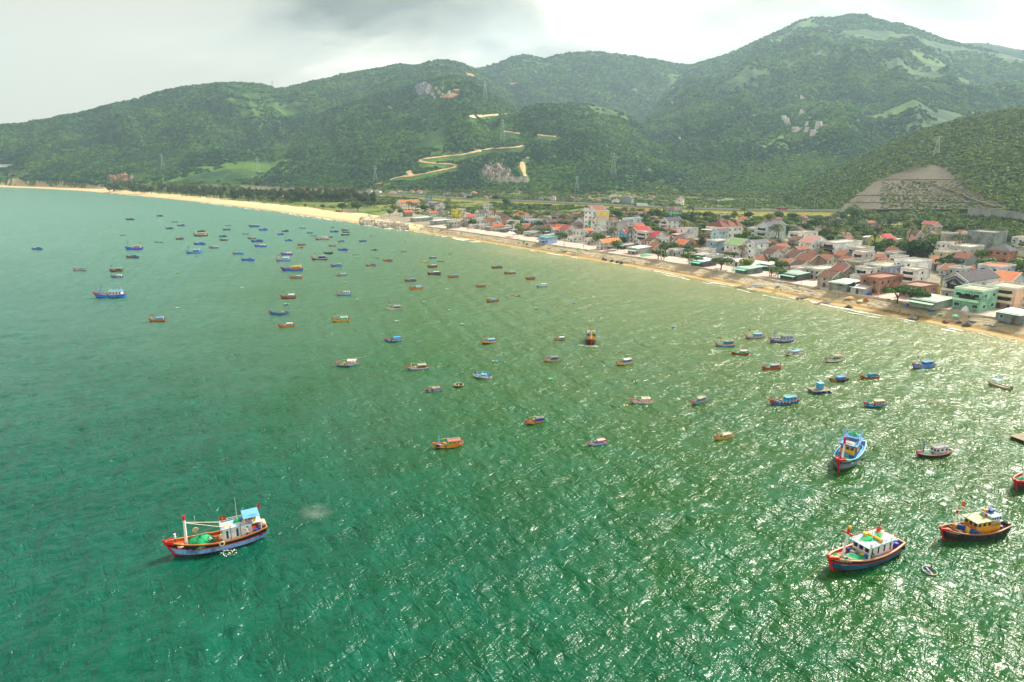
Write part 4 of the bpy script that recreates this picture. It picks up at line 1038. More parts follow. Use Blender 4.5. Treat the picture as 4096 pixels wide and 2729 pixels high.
mound('fishing_net', b.W((b.X(.72), .2, b.zdeck(.7))), b.rz, 1.7, 1.6, .5, net_mat('#12a070'), 23, 20, 'green net on the foredeck of the bow-on grey-blue trawler', 'net')
mound('fishing_net', b.W((b.cx0+1.1, .1, b.top+.84)), b.rz, 1.0, 1.2, .6, net_mat('#0f9a68'), 24, 16, 'green net on top of the blue roof rack of the bow-on trawler', 'net')
mound('fishing_net', b.W((b.cx1-.9, 0, b.top)), b.rz, .8, 1.3, .3, net_mat('#c9a878'), 25, 16, 'tan net along the front of the bow-on trawler roof', 'net')
for i, (u, y) in enumerate(((.20, .9), (.15, 1.2), (.11, .8))):
    barrel(b.W((b.X(u), y, b.zdeck(u))), .32, .8, '#2450b0', 'blue barrel aft on the bow-on trawler, %s' % ('nearest the wheelhouse', 'in the middle', 'furthest aft')[i])
side_text(b, 'KH94218TS', .955, .90, .30, '#f0f0f0')

# ---------------------------------------------------------------- dark red trawler cut by the right edge
loc, Lw, hd = (P(4128, 1932)[0], P(4128, 1932)[1], 0), 13.5, 30
b = Boat(loc, hd, 14.5, hull='#1f3038', stripe='#c01424', band='#181a1c', rim='#a8543c', deck='#9a4a30', bottom='#5a2018', stem='#d01020', fb=1.15, B=4.4,
         label='dark trawler with red bow, cut off by the right edge', cat='boat', group=G_BOAT)
BE = b
b.cabin(.2, .5, .6, 2.2, '#d8dcdc', '#7c8a8c'); b.mast(.8, 4.4, WHITE, RED, .18)
mound('fishing_net', b.W((b.X(.82), 0, b.zdeck(.82))), b.rz, 1.5, 1.2, .9, net_mat('#0f9a63'), 33, 18, 'green net in the bow of the trawler at the right edge', 'net')
mound('rope_heap', b.W((b.X(.93), -.3, b.zdeck(.93)+.1)), b.rz, .8, .6, .4, net_mat('#bfa070'), 34, 12, 'tan rope heap at the bow of the right-edge trawler', 'rope')
LAND += [(870, 2180, 'the lower-left trawler'), (3440, 2240, 'the red and navy trawler'), (3890, 2140, 'the black yellow-cabin trawler'), (3400, 1840, 'the bow-on blue and yellow trawler'),
         (440, 1190, 'the long bright-blue boat'), (536, 1000, 'the far-left yellow-cabin boat'), (802, 945, 'the black-hulled distant boat'), (1169, 1084, 'the big blue yellow-cabin boat'),
         (1278, 1040, 'the dark-red netting boat'), (1289, 961, 'the crimson boat'), (1363, 1286, 'the green-cabin boat'), (2368, 1378, 'the boat under way'), (1929, 1510, 'the white blue-framed boat'),
         (1389, 1463, 'the white-box-cabin boat'), (1792, 1785, 'the rainbow-cabin boat'), (3133, 1615, 'the tyre-fendered blue boat'), (3690, 1471, 'the far-right blue boat'), (2566, 1613, 'the cream boat'),
         (3728, 1824, 'the green-net black boat'), (149, 1000, 'the leftmost small blue boat'), (1955, 1372, 'the gold flag-flying boat'), (3278, 1567, 'the blue-hut raft'), (775, 1014, 'the blue boat with green net'),
         (2167, 1147, 'the white boat near the beach'), (3997, 1552, 'the blue-awning skiff'), (2893, 1756, 'the red-masted yellow boat')]

# ---------------------------------------------------------------- the rest of the fleet
# x, y(waterline), width in photo px, style, hull, stripe, rim, cabin, roof, mast, flags, net, heading, words
o_ = 'o'; c_ = 'c'; k_ = 'k'
FLEET = [
 (149,1000,48,'c','#2a62b8',BLUE,'#b02838','#2f7bd0','#1f5fae',None,0,0,10,'small blue boat with red bow and blue cabin'),
 (520,881,39,'c','#2c2830','#40303a','#3a3038','#9aa8b4','#2c2c34',None,0,0,5,'dark little boat with grey cabin'),
 (638,867,28,'c','#26242c','#2c2a30','#30282c','#3a3a48','#26242c',None,0,0,5,'tiny black boat, furthest of all'),
 (632,887,25,'a','#dfe6dc','#dfe6dc','#cfd8cc','#8fc4d8','#8fc4d8',None,0,0,5,'tiny white boat with pale blue awning'),
 (700,890,28,'o','#33261f','#33261f','#4a3a30',None,None,None,0,0,5,'dark bare rowing canoe'),
 (725,906,35,'c','#2f4a78','#6a3040','#a03038','#3f70b0','#3a5070',None,0,0,5,'slate-blue boat with red bow'),
 (678,917,35,'c','#2c4470','#8c3048','#a03038','#4f86c0','#6a90b8',None,0,0,5,'navy boat with pink stripe and blue cabin'),
 (492,943,25,'o','#33241e','#33241e','#40302a',None,None,None,0,0,5,'tiny dark brown open boat'),
 (536,1000,80,'c','#2c52c8','#9030a0','#5a50c0','#e8a010','#2f7fd0','#4a90d8',2,0,8,'blue and purple boat with yellow cabin and blue top'),
 (530,1033,57,'c','#6a3a26','#7a4030','#8a4a34','#3a7cd8','#2f68b8','#3f8fd8',0,0,6,'brown boat with blue cabin and blue mast'),
 (635,971,40,'o','#3a5a5c','#3a5a5c','#6a7c78','#2f9c93',None,None,0,0,5,'grey-green canoe with teal gear'),
 (719,959,39,'c','#7c4a24','#6a3a24','#8a5030','#2f74c8','#2c68b0',None,0,0,5,'small brown boat with blue cabin'),
 (802,945,62,'c','#1c161c','#7a1c28','#b02838','#e8a81c','#d88a10','#e0e4e4',0,0,5,'black boat with yellow cabin and white derricks'),
 (805,929,36,'c','#3a2c34','#50304a','#5a3a44','#6a6a78','#2c3040',None,0,0,5,'dark small boat tucked behind a bigger one'),
 (798,980,53,'c','#3a4cb8','#8030a0','#6a50b0','#5a90d8','#2f6fc8',None,0,0,6,'violet-blue boat with blue cabin'),
 (775,1014,73,'c','#1f6fd0','#7a2c98','#5a48a8','#3f90d0','#62b0e0','#3f90d8',1,1,8,'blue boat with purple stripe, green net and blue cabin'),
 (855,994,42,'c','#1f74c8','#c04048','#a04040','#d8c8a0','#d8c088',None,0,0,6,'small blue boat with cream cabin'),
 (908,922,35,'c','#6a302c','#5a2c28','#a03c30','#4f9cd8','#4f9cd8',None,0,0,5,'red-brown boat with bright blue cabin'),
 (912,904,27,'o','#244a5c','#244a5c','#2c5a6c',None,None,None,0,0,5,'small teal-black canoe'),
 (982,938,32,'o','#4a4038','#4a4038','#7a6a58','#8a8478',None,None,0,0,5,'brownish canoe with a covered load'),
 (891,949,36,'c','#2c4470','#503050','#503a50','#3f80b8','#3f80b8',None,0,0,5,'navy boat with low blue deckhouse'),
 (895,963,38,'c','#7a4630','#6a3a30','#7a4a3c','#a8b0b0','#b8bcb4',None,0,0,5,'brown boat with pale grey cabin'),
 (318,1084,61,'k','#8a5428','#6a2c2c','#8a4030','#4f96e0','#3a80d0','#4f96e0',0,0,6,'golden-brown boat with blue canopy and green stern net'),
 (465,1087,62,'c','#7a5028','#7a2c2c','#8a3c30','#1f5a50','#2c6a5c','#5a9cb8',1,0,6,'olive-brown boat with dark green cabin'),
 (469,1111,57,'c','#1f74c8','#c03040','#c04848','#e6e0c8','#ece4c4',None,0,0,8,'blue boat with cream cabin top'),
 (440,1190,138,'T','#1a6fe0','#101a50','#c03038','#d8dce4','#3f9ce0','#3f9ce0',0,0,6,'long bright blue boat with white cabin and raked blue mast'),
 (630,1286,76,'c','#a8642c','#c03038','#b84838','#7fa8e0','#3a80d0','#ececec',1,0,12,'orange-brown boat with pale blue cabin and white post'),
 (1017,909,49,'c','#2c5ab0','#5a3878','#7a4050','#8fb0d8','#b8c0c8',None,0,0,6,'blue boat with cluttered white cabin'),
 (1053,923,41,'c','#2a50c0','#8a30a8','#6a40b0','#3f7cd8','#2f68c8',None,0,0,6,'ultramarine boat with purple stripe'),
 (1007,957,37,'c','#5a4434','#5a4434','#6a5040','#a8a8a4','#b0a898',None,0,0,5,'dun boat under a pale cover'),
 (1028,969,56,'c','#2c50b8','#7a3898','#5a48a0','#2f6fb0','#3f90d0','#e4e8e8',0,1,7,'blue and violet boat with green net and white post'),
 (1042,989,54,'c','#3450c0','#8030a0','#8a3868','#8fd8b8','#dfe8d8','#c02858',2,0,7,'violet-blue boat with mint cabin'),
 (1141,928,32,'c','#5c3a34','#5c3a34','#6a4440','#2c4c80','#2c4c80',None,0,0,5,'brown boat with navy cabin'),
 (1123,940,32,'c','#1f5cb8','#a03048','#a03c48','#3f80d0',None,None,0,0,5,'low blue boat with red bow'),
 (1210,915,28,'c','#3a4c98','#b04050','#b04050','#8fd0e8','#a8dce8',None,0,0,5,'red and blue boat with pale turquoise roof'),
 (1240,935,28,'c','#2468b0','#2468b0','#3f80b8','#4f90c8',None,None,1,0,5,'plain blue small boat'),
 (1254,945,29,'o','#5a4434','#5a4434','#7a6450','#6a6458',None,None,0,0,5,'brown canoe with orange float astern'),
 (1154,965,35,'c','#2c70b8','#7a5048','#8a5a50','#5a88c0','#7a6a68','#c09080',1,0,5,'sky-blue boat with brown trim'),
 (1331,912,15,'c','#7a4a34','#7a4a34','#8a5a44','#d8d0b8','#2c2c2c',None,0,0,5,'very small brown boat'),
 (1337,930,38,'c','#2c4c9c','#403058','#504068','#3f80d0','#3f80d0','#4f8fd0',0,1,6,'dark blue boat with green net amidships'),
 (1379,923,33,'c','#1c2c30','#243c3c','#2c4c48','#c8d4d8','#c8c8b8',None,0,0,5,'black-green boat with white cabin, top of a raft of three'),
 (1384,932,33,'c','#24343c','#2c4448','#2c8860','#a8c4d8','#b8ccd8',None,0,1,5,'green-decked boat, middle of a raft of three'),
 (1381,943,39,'c','#5c2028','#7a2c30','#7a3438','#4f80d8','#a0b8d0',None,0,0,5,'dark red boat, nearest of a raft of three'),
 (1289,961,62,'c','#a02048','#3a2058','#a02848','#e0dce8','#c8b8c0','#c8a0b0',0,0,7,'crimson boat with white cabin'),
 (1324,951,18,'c','#3a2c2c','#3a2c2c','#4a3838','#8a7878','#9a8a80',None,0,0,5,'dark brown boat half hidden by the crimson one'),
 (1365,969,33,'c','#a06030','#8a4a2c','#a85a38','#5a98e0','#3f80d8',None,0,0,6,'orange-brown boat with blue deckhouse'),
 (1208,983,40,'c','#b05c2c','#a04a30','#b85038','#6aa0e8','#4f8fe0',None,1,0,6,'orange boat with periwinkle cabin'),
 (1202,996,38,'c','#a8dc90','#a8dc90','#c04838','#7a6a5c','#8a6a58',None,0,0,6,'light green boat with brown roof'),
 (1329,986,34,'k','#b06a30','#8a3c30','#b04838','#dce4f0','#2c4c98',None,0,0,6,'orange-brown boat with white posts and green stern net'),
 (1451,968,34,'c','#2c58b0','#5c2030','#7a2838','#5090d8','#2c5c98','#e8ece8',0,0,6,'blue boat with thick white post and dark stern gear'),
 (1492,947,27,'o','#2c74b8','#2c74b8','#4f9cd0',None,None,None,1,0,5,'open blue boat with thin poles'),
 (1371,1003,47,'c','#2468d8','#2058b8','#4070c8','#3f88e0','#2468d0',None,0,0,7,'royal blue boat with royal blue cabin'),
 (1383,1010,31,'o','#dce4e4','#dce4e4','#c8d4d4',None,None,None,0,0,8,'slim white canoe'),
 (1313,1016,44,'k','#2c5068','#3a3848','#5c4848','#28506c','#2c5c88',None,0,0,7,'dark teal boat with open wheelhouse'),
 (1422,1021,31,'o','#8a948c','#8a948c','#a8b0a4',None,None,None,0,0,-4,'grey dugout canoe'),
 (1429,1034,31,'o','#7ca0a0','#7ca0a0','#9cbcb8',None,None,None,0,0,-4,'pale teal dugout canoe'),
 (1496,1004,31,'c','#6a4434','#6a3c30','#8a4c3c','#2f70c0','#2f70c0',None,0,0,6,'brown boat with a low bright blue cover'),
 (1501,1034,33,'o','#6c8488','#6c8488','#8ca4a8',None,None,None,0,0,-4,'blue-grey dugout canoe'),
 (1615,1009,26,'o','#1f2c40','#1f2c40','#2c3c50',None,None,None,0,0,-4,'navy dugout canoe'),
 (953,1019,49,'c','#2f70d8','#3a60b8','#b04858','#7cb8e8','#5aa0e0',None,0,0,7,'cornflower boat with red bow and pale cabin'),
 (991,1044,60,'c','#2c50c8','#8c2c88','#6a48b8','#7cb0e8','#2f68b8',None,0,0,8,'blue boat with magenta stripe and pale cabin'),
 (1147,1021,53,'c','#3a50c8','#a83070','#a83c60','#dcd4c8','#e4d4c0',None,0,0,7,'violet boat with cream-white cabin'),
 (1134,1045,68,'c','#2c70c8','#c82848','#c83848','#a0c4f0','#dfe6e0','#ececec',2,0,8,'blue boat with tall red-topped white post'),
 (1278,1040,72,'c','#5c1420','#7a1828','#a0283c','#3a3c90','#3f4ca8','#ececec',1,1,8,'dark red boat with blue cabin, yellow gear and green net'),
 (1169,1084,98,'T','#2468d8','#101c60','#c03840','#d89c14','#e0a410','#6aa8e0',0,2,8,'big blue boat with yellow cabin and dark nets'),
 (1185,1114,58,'c','#b07028','#8a3830','#b85038','#7ca4d8','#a8c4d8',None,0,0,9,'gold-brown boat with low white and blue cabin'),
 (1347,1067,54,'c','#2f74b8','#b83440','#b84040','#7cc0e8','#7cb8e8','#7cc8d8',0,0,8,'blue boat with red rim and pale blue deckhouse'),
 (1484,1066,46,'c','#a86a2c','#8a4430','#a85838','#4f8fe0','#3a68a8','#ececec',0,0,8,'ochre boat with blue cabin and white post'),
 (1552,1046,42,'c','#a8602c','#8a4030','#b05438','#5a98e0','#6a88b0','#ececec',0,0,8,'rust-orange boat with blue and white cabin'),
 (1697,1052,36,'a','#d8c08c','#c8a868','#a88c58','#a8ccd8','#dcc8a8',None,0,0,8,'sandy-hulled boat with cream roof'),
 (1368,1105,49,'c','#a88458','#6a4438','#8a6450','#9cc8e0','#a0ccec',None,0,0,8,'tan boat with low pale blue deckhouse'),
 (1642,1127,52,'c','#6c3c28','#6c3428','#a8543c','#5a90d8','#7ca8d8','#8fb8d0',3,0,8,'brown boat with tiny blue deckhouse and orange flag'),
 (1666,1158,62,'c','#b8742c','#a83c30','#c05038','#d8e8f4','#7cb0e0','#6ab0e0',0,0,9,'golden boat with white windowed cabin and blue post'),
 (1153,1193,70,'k','#a85c28','#8a3030','#b84838','#6ab0e8','#e0e8ec','#8fc0e8',1,0,9,'orange-brown boat with white-topped blue canopy'),
 (1376,1181,70,'c','#3f98e0','#a83058','#c04040','#b0d4f0','#8fc4f0',None,0,0,9,'light blue boat with pale cabin and thin white mast'),
 (1116,1258,92,'o','#2078e0','#1868c8','#c83c38','#3fb068',None,'#4fa8e0',0,2,8,'vivid blue boat with black net pile and green deckhouse'),
 (1363,1286,82,'c','#c8a03c','#a83038','#b84c38','#7ce8a8','#ece8dc','#7cd8b8',2,0,9,'yellow boat with mint green cabin and red flags'),
 (1577,1239,72,'c','#d8ccc0','#7a2830','#8a3838','#2f80c8','#a88c6c','#8fc0e0',1,0,10,'white and rust boat with blue cabin and red flag'),
 (1146,1309,73,'k','#c07824','#8a2c3c','#b84c38','#8fb8ec','#dcc8a0','#6ab0e8',0,0,10,'gold-orange boat with blue and cream canopy'),
 (1730,1035,35,'c','#2474c8','#1c64b0','#3a6890','#8c8078','#d0bca4',None,0,0,8,'blue boat with cream and brown roof'),
 (1761,1048,31,'o','#6c5838','#6c5838','#8c7850',None,None,None,0,0,-4,'olive-brown dugout canoe'),
 (1729,1070,45,'c','#7c4c30','#6c3c30','#8c5040','#8ca8c8','#d8dcd8',None,0,0,8,'brown boat with white roof and blue post'),
 (1736,1100,60,'c','#5c2c24','#7a2c34','#7a3430','#6c80b0','#dcd8d8','#b8c8d8',0,0,9,'maroon boat with white-roofed cabin'),
 (1813,1111,50,'c','#a86c30','#8c3c34','#a84c3c','#7cb4f0','#6aa4e8',None,0,0,9,'orange-brown boat with sky blue cabin'),
 (1987,1074,50,'c','#7c502c','#7c3430','#8c4c3c','#7c9cd8','#5c5c6c',None,0,0,9,'brown boat with grey-blue cabin, nearest the shore'),
 (2039,1097,51,'k','#9c6030','#8c3430','#a85040','#8fb4e4','#7898d0','#6aa8e0',0,0,9,'rust boat with tall blue cabin and blue post'),
 (2121,1117,44,'c','#a8602c','#8c3430','#b04c38','#7ca8f0','#4c5c8c',None,0,0,12,'orange boat with upright blue cabin'),
 (2167,1147,51,'c','#7cc0dc','#dfe8ec','#e0e8ec','#ecdcdc','#e4d4dc',None,0,0,9,'white and turquoise boat with white cabin'),
 (1923,1149,45,'k','#8c6c44','#7c4434','#a8543c','#8c7058','#8c7050',None,3,0,9,'brown boat with low brown roof and orange flag'),
 (2062,1186,42,'o','#a88c64','#8c5844','#8c5c44','#8cc0b8',None,'#c8c4a8',0,0,9,'pale wooden boat with open deck'),
 (1970,1207,56,'a','#a86c30','#8c3c34','#a8503c','#4f90d8','#4f90d8',None,0,0,9,'orange-brown boat under a flat blue awning'),
 (1573,1366,81,'k','#2c84d8','#1c3c88','#d03838','#6ab4e8','#3a9ce0','#4fb8e0',0,0,10,'blue boat with red bow and stern and blue canopy'),
 (1955,1372,70,'c','#c8983c','#b04c38','#b84c38','#6ab0f0','#8fc8f4','#4f98e0',1,0,12,'gold boat with light blue cabin and red star flag'),
 (2238,1361,49,'k','#b88850','#8c3c34','#b04c38','#3fa0d8','#d8e4e4',None,0,0,16,'orange-brown boat with airy blue canopy'),
 (2206,1446,72,'c','#c0a064','#7c5038','#a86848','#4c78b8','#3c4450',None,0,0,12,'tan boat with dark-roofed blue cabin'),
 (1389,1463,102,'k','#5cb0e8','#c03038','#d04038','#e0e4ec','#eceef0',None,0,1,14,'light blue boat with boxy white cabin and long booms'),
 (1672,1480,96,'c','#3f90dc','#c02c38','#c83c3c','#8c8068','#d8c8a8','#d8d0b0',0,3,14,'blue boat with red rim and tan covers over its cabin'),
 (1929,1510,85,'f','#e8ecf0','#e8ecf0','#50546c','#9cccf0','#3fb0dc',None,0,0,-20,'white boat with blue deck and open blue frame'),
 (1734,1567,74,'c','#4f9ce8','#d03038','#d83c38','#8cb4ec','#e8a860',None,0,0,16,'blue boat with red rim and orange cabin roof'),
 (2498,1458,72,'c','#c8a02c','#b82c2c','#c03c30','#3c98d8','#f0f0ec',None,0,0,32,'yellow boat with blue wheelhouse and white roof deck'),
 (1792,1788,130,'T','#d8862c','#c85c28','#d8683c','#7cd848','#f05868','#8fb0e8',0,0,18,'orange boat with rainbow-striped cabin and pink roof'),
 (2143,1693,89,'c','#d8862c','#3c60b8','#e04030','#4c68d8','#484840','#e84830',0,0,14,'orange boat with violet-blue cabin and slatted dark roof'),
 (2388,1780,82,'k','#6c98f0','#c02838','#c83048','#8cb8f0','#e8a8a8','#a8d0f4',0,0,18,'periwinkle boat with pink canopy roof'),
 (2899,1386,85,'c','#3090e8','#c83858','#d8404c','#3f90a0','#486860','#ece8dc',4,1,13,'blue boat with red bow, green net and dark green cabin'),
 (3016,1354,81,'c','#7a8088','#a82c38','#c02c3c','#6ab4f0','#7cb8f0','#f0ece8',1,1,15,'grey boat with red bow and sky blue cabin'),
 (3124,1367,106,'T','#3f74d8','#b03858','#c04860','#a8c8ec','#3c4c50','#6ab0e8',0,0,9,'long blue boat with lilac deck and dark awning'),
 (2959,1420,76,'k','#8c4430','#c82c34','#d8303c','#3fb890','#c8b8b0','#3fb870',0,1,10,'red-brown boat with green deck and green nets'),
 (3175,1420,79,'a','#dcd8c8','#7c3c38','#b8b0a4','#6aa4e0','#5c9ce0',None,0,0,12,'white boat with blue awning'),
 (3084,1479,80,'c','#8c4c34','#c02c38','#c8343c','#a85848','#8cb0b8','#5c9cd0',0,1,16,'brown boat with red rim, green net and hazy cabin'),
 (3133,1615,117,'T','#2474e8','#c01848','#e01c38','#4fb4e8','#40b0c8','#a8e0f0',0,0,18,'bright blue boat with red bow and black tyre fenders'),
 (2566,1613,98,'c','#f0e4c4','#d83840','#d83848','#f0e4d4','#ecd8b8','#f0e4d4',0,0,4,'cream boat with red stripe and cream cabin'),
 (2795,1613,64,'c','#3fa0e8','#d03838','#d83840','#8ca0a8','#b8b4a4','#b8b4a4',0,0,38,'light blue boat with weathered grey roof'),
 (2893,1756,74,'c','#d8a434','#b87c30','#c04838','#9cb8c8','#f0dcb0','#d83c34',0,0,26,'yellow boat with cream roof and red post'),
 (3334,1446,71,'k','#ecece4','#c02430','#c82c38','#3fb870','#8c6c5c','#7cd0a0',0,0,26,'white boat with green deck and brown canopy'),
 (3351,1527,73,'c','#8c6c20','#3c2c20','#a8301c','#2484e8','#2f98f0',None,0,0,20,'brown boat with blue wheelhouse and black tyres'),
 (3475,1516,78,'c','#8c5828','#a8243c','#b8304c','#3f9cd0','#3c8088','#6ab0e8',0,1,14,'brown boat with red rim, blue cabin and green net on top'),
 (3690,1471,92,'c','#2484e0','#c01c48','#c82840','#2f90e0','#2c88d0','#f0ecec',1,0,20,'bright blue boat with red lines and white post'),
 (3498,1625,96,'c','#2f94dc','#c82438','#d02c38','#b0a898','#e8d0a8','#4fb0e8',0,1,10,'blue boat with red rim and red-fronted cabin'),
 (3728,1824,137,'T','#241418','#c01828','#c02434','#dcdce0','#545458','#2c60b8',0,1,16,'black and red boat with blue deck, white cabin and green net'),
 (3736,1613,34,'o','#e8dccc','#6c2c24','#d8c8b0',None,None,None,0,0,14,'small pale rowing boat'),
]
ri_ = 0
def fleet_boat(row):
    x, y, w, st, hull, stripe, rim, cab, roof, mast, fl, net, hd, words = row
    ri_seed = int(x*7+y); rr = random.Random(ri_seed)
    c = P(x, y-1); z = c[1]*math.cos(PITCH)+CAM_H*math.sin(PITCH)
    hd2 = hd + rr.uniform(-3, 3)
    a = math.atan2(c[0], c[1]); hr = R(hd2)
    vx, vy = -math.cos(hr), -math.sin(hr)
    perp = abs(vx*math.cos(a) - vy*math.sin(a))/max(math.cos(a), .5)
    L_ = 0.93*w*z/FPX/max(perp, 0.45)/math.cos(a)**0.0
    L_ = max(3.2, min(L_, 19))
    deck = rr.choice(['#8a7458', '#7c6c58', '#96805c', '#74685c'])
    if st == 'T': deck = '#7a6a84' if 'lilac' in words else ('#2f74c0' if 'blue deck' in words else '#7a8ea0')
    if 'green deck' in words: deck = '#2f9c68'
    if 'blue deck' in words: deck = '#4f9cd8'
    far = y < 1130
    slim = st == 'o'
    b = Boat((c[0], c[1], 0), hd2, L_, hull=hull, stripe=stripe, rim=rim, deck=deck, band=('#e8ecf4' if w > 60 and rr.random() < .6 and st != 'f' else None), bottom=RUST if st != 'f' else '#c8b070', stem=(rim if w > 34 and not slim and lin(rim)[0] > .3 and st != 'f' else None),
             B=L_*(0.17 if slim and w < 45 else 0.265), fb=L_*(0.055 if slim and w < 45 else 0.098 if st != 'T' else .088), label=uniq(words, x, y), cat='boat', group=G_BOAT, small=far, name='canoe' if slim and w < 45 else 'fishing_boat')
    s_ = L_/10.0
    if st in ('c', 'T'):
        u0, u1 = (.14, .52) if st == 'c' else (.10, .47)
        u1 += rr.uniform(-.04, .03)
        hh = (1.25+rr.uniform(0, .35))*s_ if L_ < 10 else 1.75*(L_/13)
        b.cabin(u0, u1, .62, hh, cab, roof, nwin=3 if L_ < 12 else 4, roof_over=.06, wfrac=.45, wz=.62, wh=.34)
        if w > 60 and roof:
            b.rail(b.cx0, b.cx1, b.cw, b.top, .4*s_, '#dfe4e4', 4)
            b.pole((b.cx0+.3, 0, b.top), (b.cx0+.35, 0, b.top+1.5*s_), .03, '#dcdcd0', 'aerial')
            b.pole((b.cx0+1.2*s_, b.cw*.4, b.top), (b.cx0+1.2*s_, b.cw*.4, b.top+1.1*s_), .03, '#dcdcd0', 'aerial')
    elif st == 'k':
        b.cabin(.16, .44, .56, .75*s_, cab, None, nwin=2)
        b.canopy(.12, .47, .66, 1.65*s_, roof, cab)
    elif st == 'a':
        b.canopy(.22, .60, .72, 1.15*s_, roof, '#c8ccc8')
        MB().box((b.X(.4), 0, b.zdeck(.4)+.2*s_), (2.0*s_, b.B*.5, .4*s_), M(cab)).build('engine_box', b.root)
    elif st == 'f':
        b.cabin(.30, .52, .55, .8*s_, '#8cc0e8', '#9cd0f0', nwin=1, win='')
        mb = MB(); fm = M('#2f9cd0', .5); x0, x1, ww, z0 = b.X(.14), b.X(.52), b.B*.36, b.zdeck(.3)
        for xx in (x0, (x0+x1)/2, x1):
            for sy in (-1, 1): mb.bar((xx, sy*ww, z0), (xx, sy*ww, z0+1.9*s_), .05, fm, 5)
            mb.bar((xx, -ww, z0+1.9*s_), (xx, ww, z0+1.9*s_), .05, fm, 5)
        for sy in (-1, 1):
            for q in (.95, 1.9): mb.bar((x0, sy*ww, z0+q*s_), (x1, sy*ww, z0+q*s_), .05, fm, 5)
        mb.build('open_frame', b.root); b.fenders([.78, .62, .12], 1, .28*s_)
        MB().lathe((b.X(.83), 0, b.zdeck(.85)+.3), [(0, 0), (.2, 0), (.22, .35), (.12, .5), (0, .5)], M(BLACK), 8).build('windlass', b.root)
    else:
        if cab: MB().box((b.X(.42), 0, b.zdeck(.4)+.18*s_), (2.2*s_, b.B*.6, .5*s_), M(cab)).build('covered_load', b.root)
        mb = MB()
        for u in (.25, .5, .72):
            ww, zz_ = hull_shape(b.L, b.B, b.fb, u); mb.box((b.X(u), 0, zz_-.05), (.14*s_+.05, ww*1.9, .05), M('#8a7458'))
        mb.build('thwart', b.root)
    if mast and L_ > 4:
        mtop_ = '#c82030' if mast in ('#ececec', '#ece8dc', '#f0ece8', '#e8ece8') and rr.random() < .7 else None
        b.mast(.80, (2.2 if st != 'T' else 2.9)*s_*1.15, mast, mtop_, .014*L_, rake=(-.28 if 'raked' in words else -.03), name='mast')
    elif not slim and w > 30 and rr.random() < .5: b.mast(.82, 1.2*s_, '#c8bca0', None, .03)
    if w > 55 and not slim and st != 'f' and rr.random() < .6:
        b.pole((b.X(.84), .1, b.zdeck(.84)+1.9*s_), (b.X(.42), -.2, b.zdeck(.4)+2.2*s_), .035, '#d8cca4')
    if w > 58: b.pole((b.X(.99), 0, hull_shape(b.L, b.B, b.fb, 1)[1]-.1), (b.X(1.0)+3.5*s_, rr.uniform(-1, 1.5), -.1), .025, '#c8c08c', 'mooring_line')
    if 'long booms' in words:
        b.pole((b.X(1.0), -.1, b.zdeck(1)+.2), (b.X(.35), .3, b.zdeck(.4)+2.6*s_), .06, '#d8c08c'); b.pole((b.X(.45), .3, b.zdeck(.4)+2.2*s_), (b.X(-.12), -.2, b.zdeck(.1)+2.3*s_), .05, '#d8c08c')
    if fl:
        fcx = '#e06a1c' if fl in (3, 4) else RED
        b.flag(b.X(.82), 0, b.zdeck(.82)+(2.2*s_ if mast else .4), .35*s_, .62*max(s_, .8), fcx, w > 60 and fl == 1, .1)
        if fl == 2: b.flag(b.X(.16), 0, b.zdeck(.16)+2.4*s_, .4*s_, .55*s_, RED, False, .3)
    if net:
        nc = {1: '#12a06c', 2: '#20202a', 3: '#a08c68'}[net]; nn = {1: 'green net heap', 2: 'black net heap', 3: 'tan clutter of gear'}[net]
        u = .66 if st != 'o' else .45
        mound('fishing_net', b.W((b.X(u), 0, b.zdeck(u))), b.rz, 1.35*s_, .95*s_, .55*s_, net_mat(nc), ri_seed % 97, 12, uniq(nn+' on a boat', x, y), 'net', 'nets heaped on the moored boats')
    if 'stern net' in words:
        mound('fishing_net', b.W((b.X(.06), 0, b.zdeck(.06))), b.rz, .7*s_, .8*s_, 1.0*s_, net_mat('#1c8c54'), 4, 10, uniq('green net hung at a stern', x, y), 'net', 'nets heaped on the moored boats')
    if 'net on top' in words: mound('fishing_net', b.W((0.5*(b.cx0+b.cx1), 0, b.top)), b.rz, 1.2*s_, .8*s_, .5*s_, net_mat('#1f8068'), 4, 12, 'green net on the roof of the brown red-rimmed boat', 'net')
    if 'tyre' in words: b.fenders([.94, .86, .78, .66, .55, .44, .3, .18, .06] if 'bright' in words else [.98, .62, .5, .38, .26, .1, .02], 1, .30 if 'bright' in words else .34)
    elif w > 68 and rr.random() < .35: b.fenders([.86, .60], 1, .24)
    if 'rainbow' in words:
        cs = ['#e8503c', '#f0c020', '#3cb858', '#5c98f0']
        for i, cc_ in enumerate(cs):
            for sy in (-1, 1): MB().box(((b.cx0+b.cx1)/2-.1, sy*(b.cw/2*.985), b.top-.55-.32*i), ((b.cx1-b.cx0)*.8, .06, .27), M(cc_, .5, .15)).build('painted_stripe', b.root)
        b.fenders([.87, .82], 1, .27)
    if 'slatted' in words or 'netting' in words:
        mound('fishing_net', b.W((b.X(.05), b.B*.3, b.zdeck(.05)-.5)), b.rz, .9, .5, 1.2, net_mat('#3c9c7c'), 4, 12, 'grey-green net draped over the orange slatted-roof boat stern', 'net')
    if w > 60 and st in ('c', 'T', 'k'):
        for i in range(2 if w < 90 else 4):
            u = .56+.02*i; yy = rr.uniform(-.3, .3)*b.B
            MB().lathe((b.X(u), yy, b.zdeck(u)), [(0, 0), (.22, 0), (.24, .5), (0, .52)], M(rr.choice(['#2450a8', '#d8b030', '#c8c4b8', '#a04030', '#2f8c98']), .5), 7).build('bucket', b.root)
    return b
for row in FLEET: fleet_boat(row)

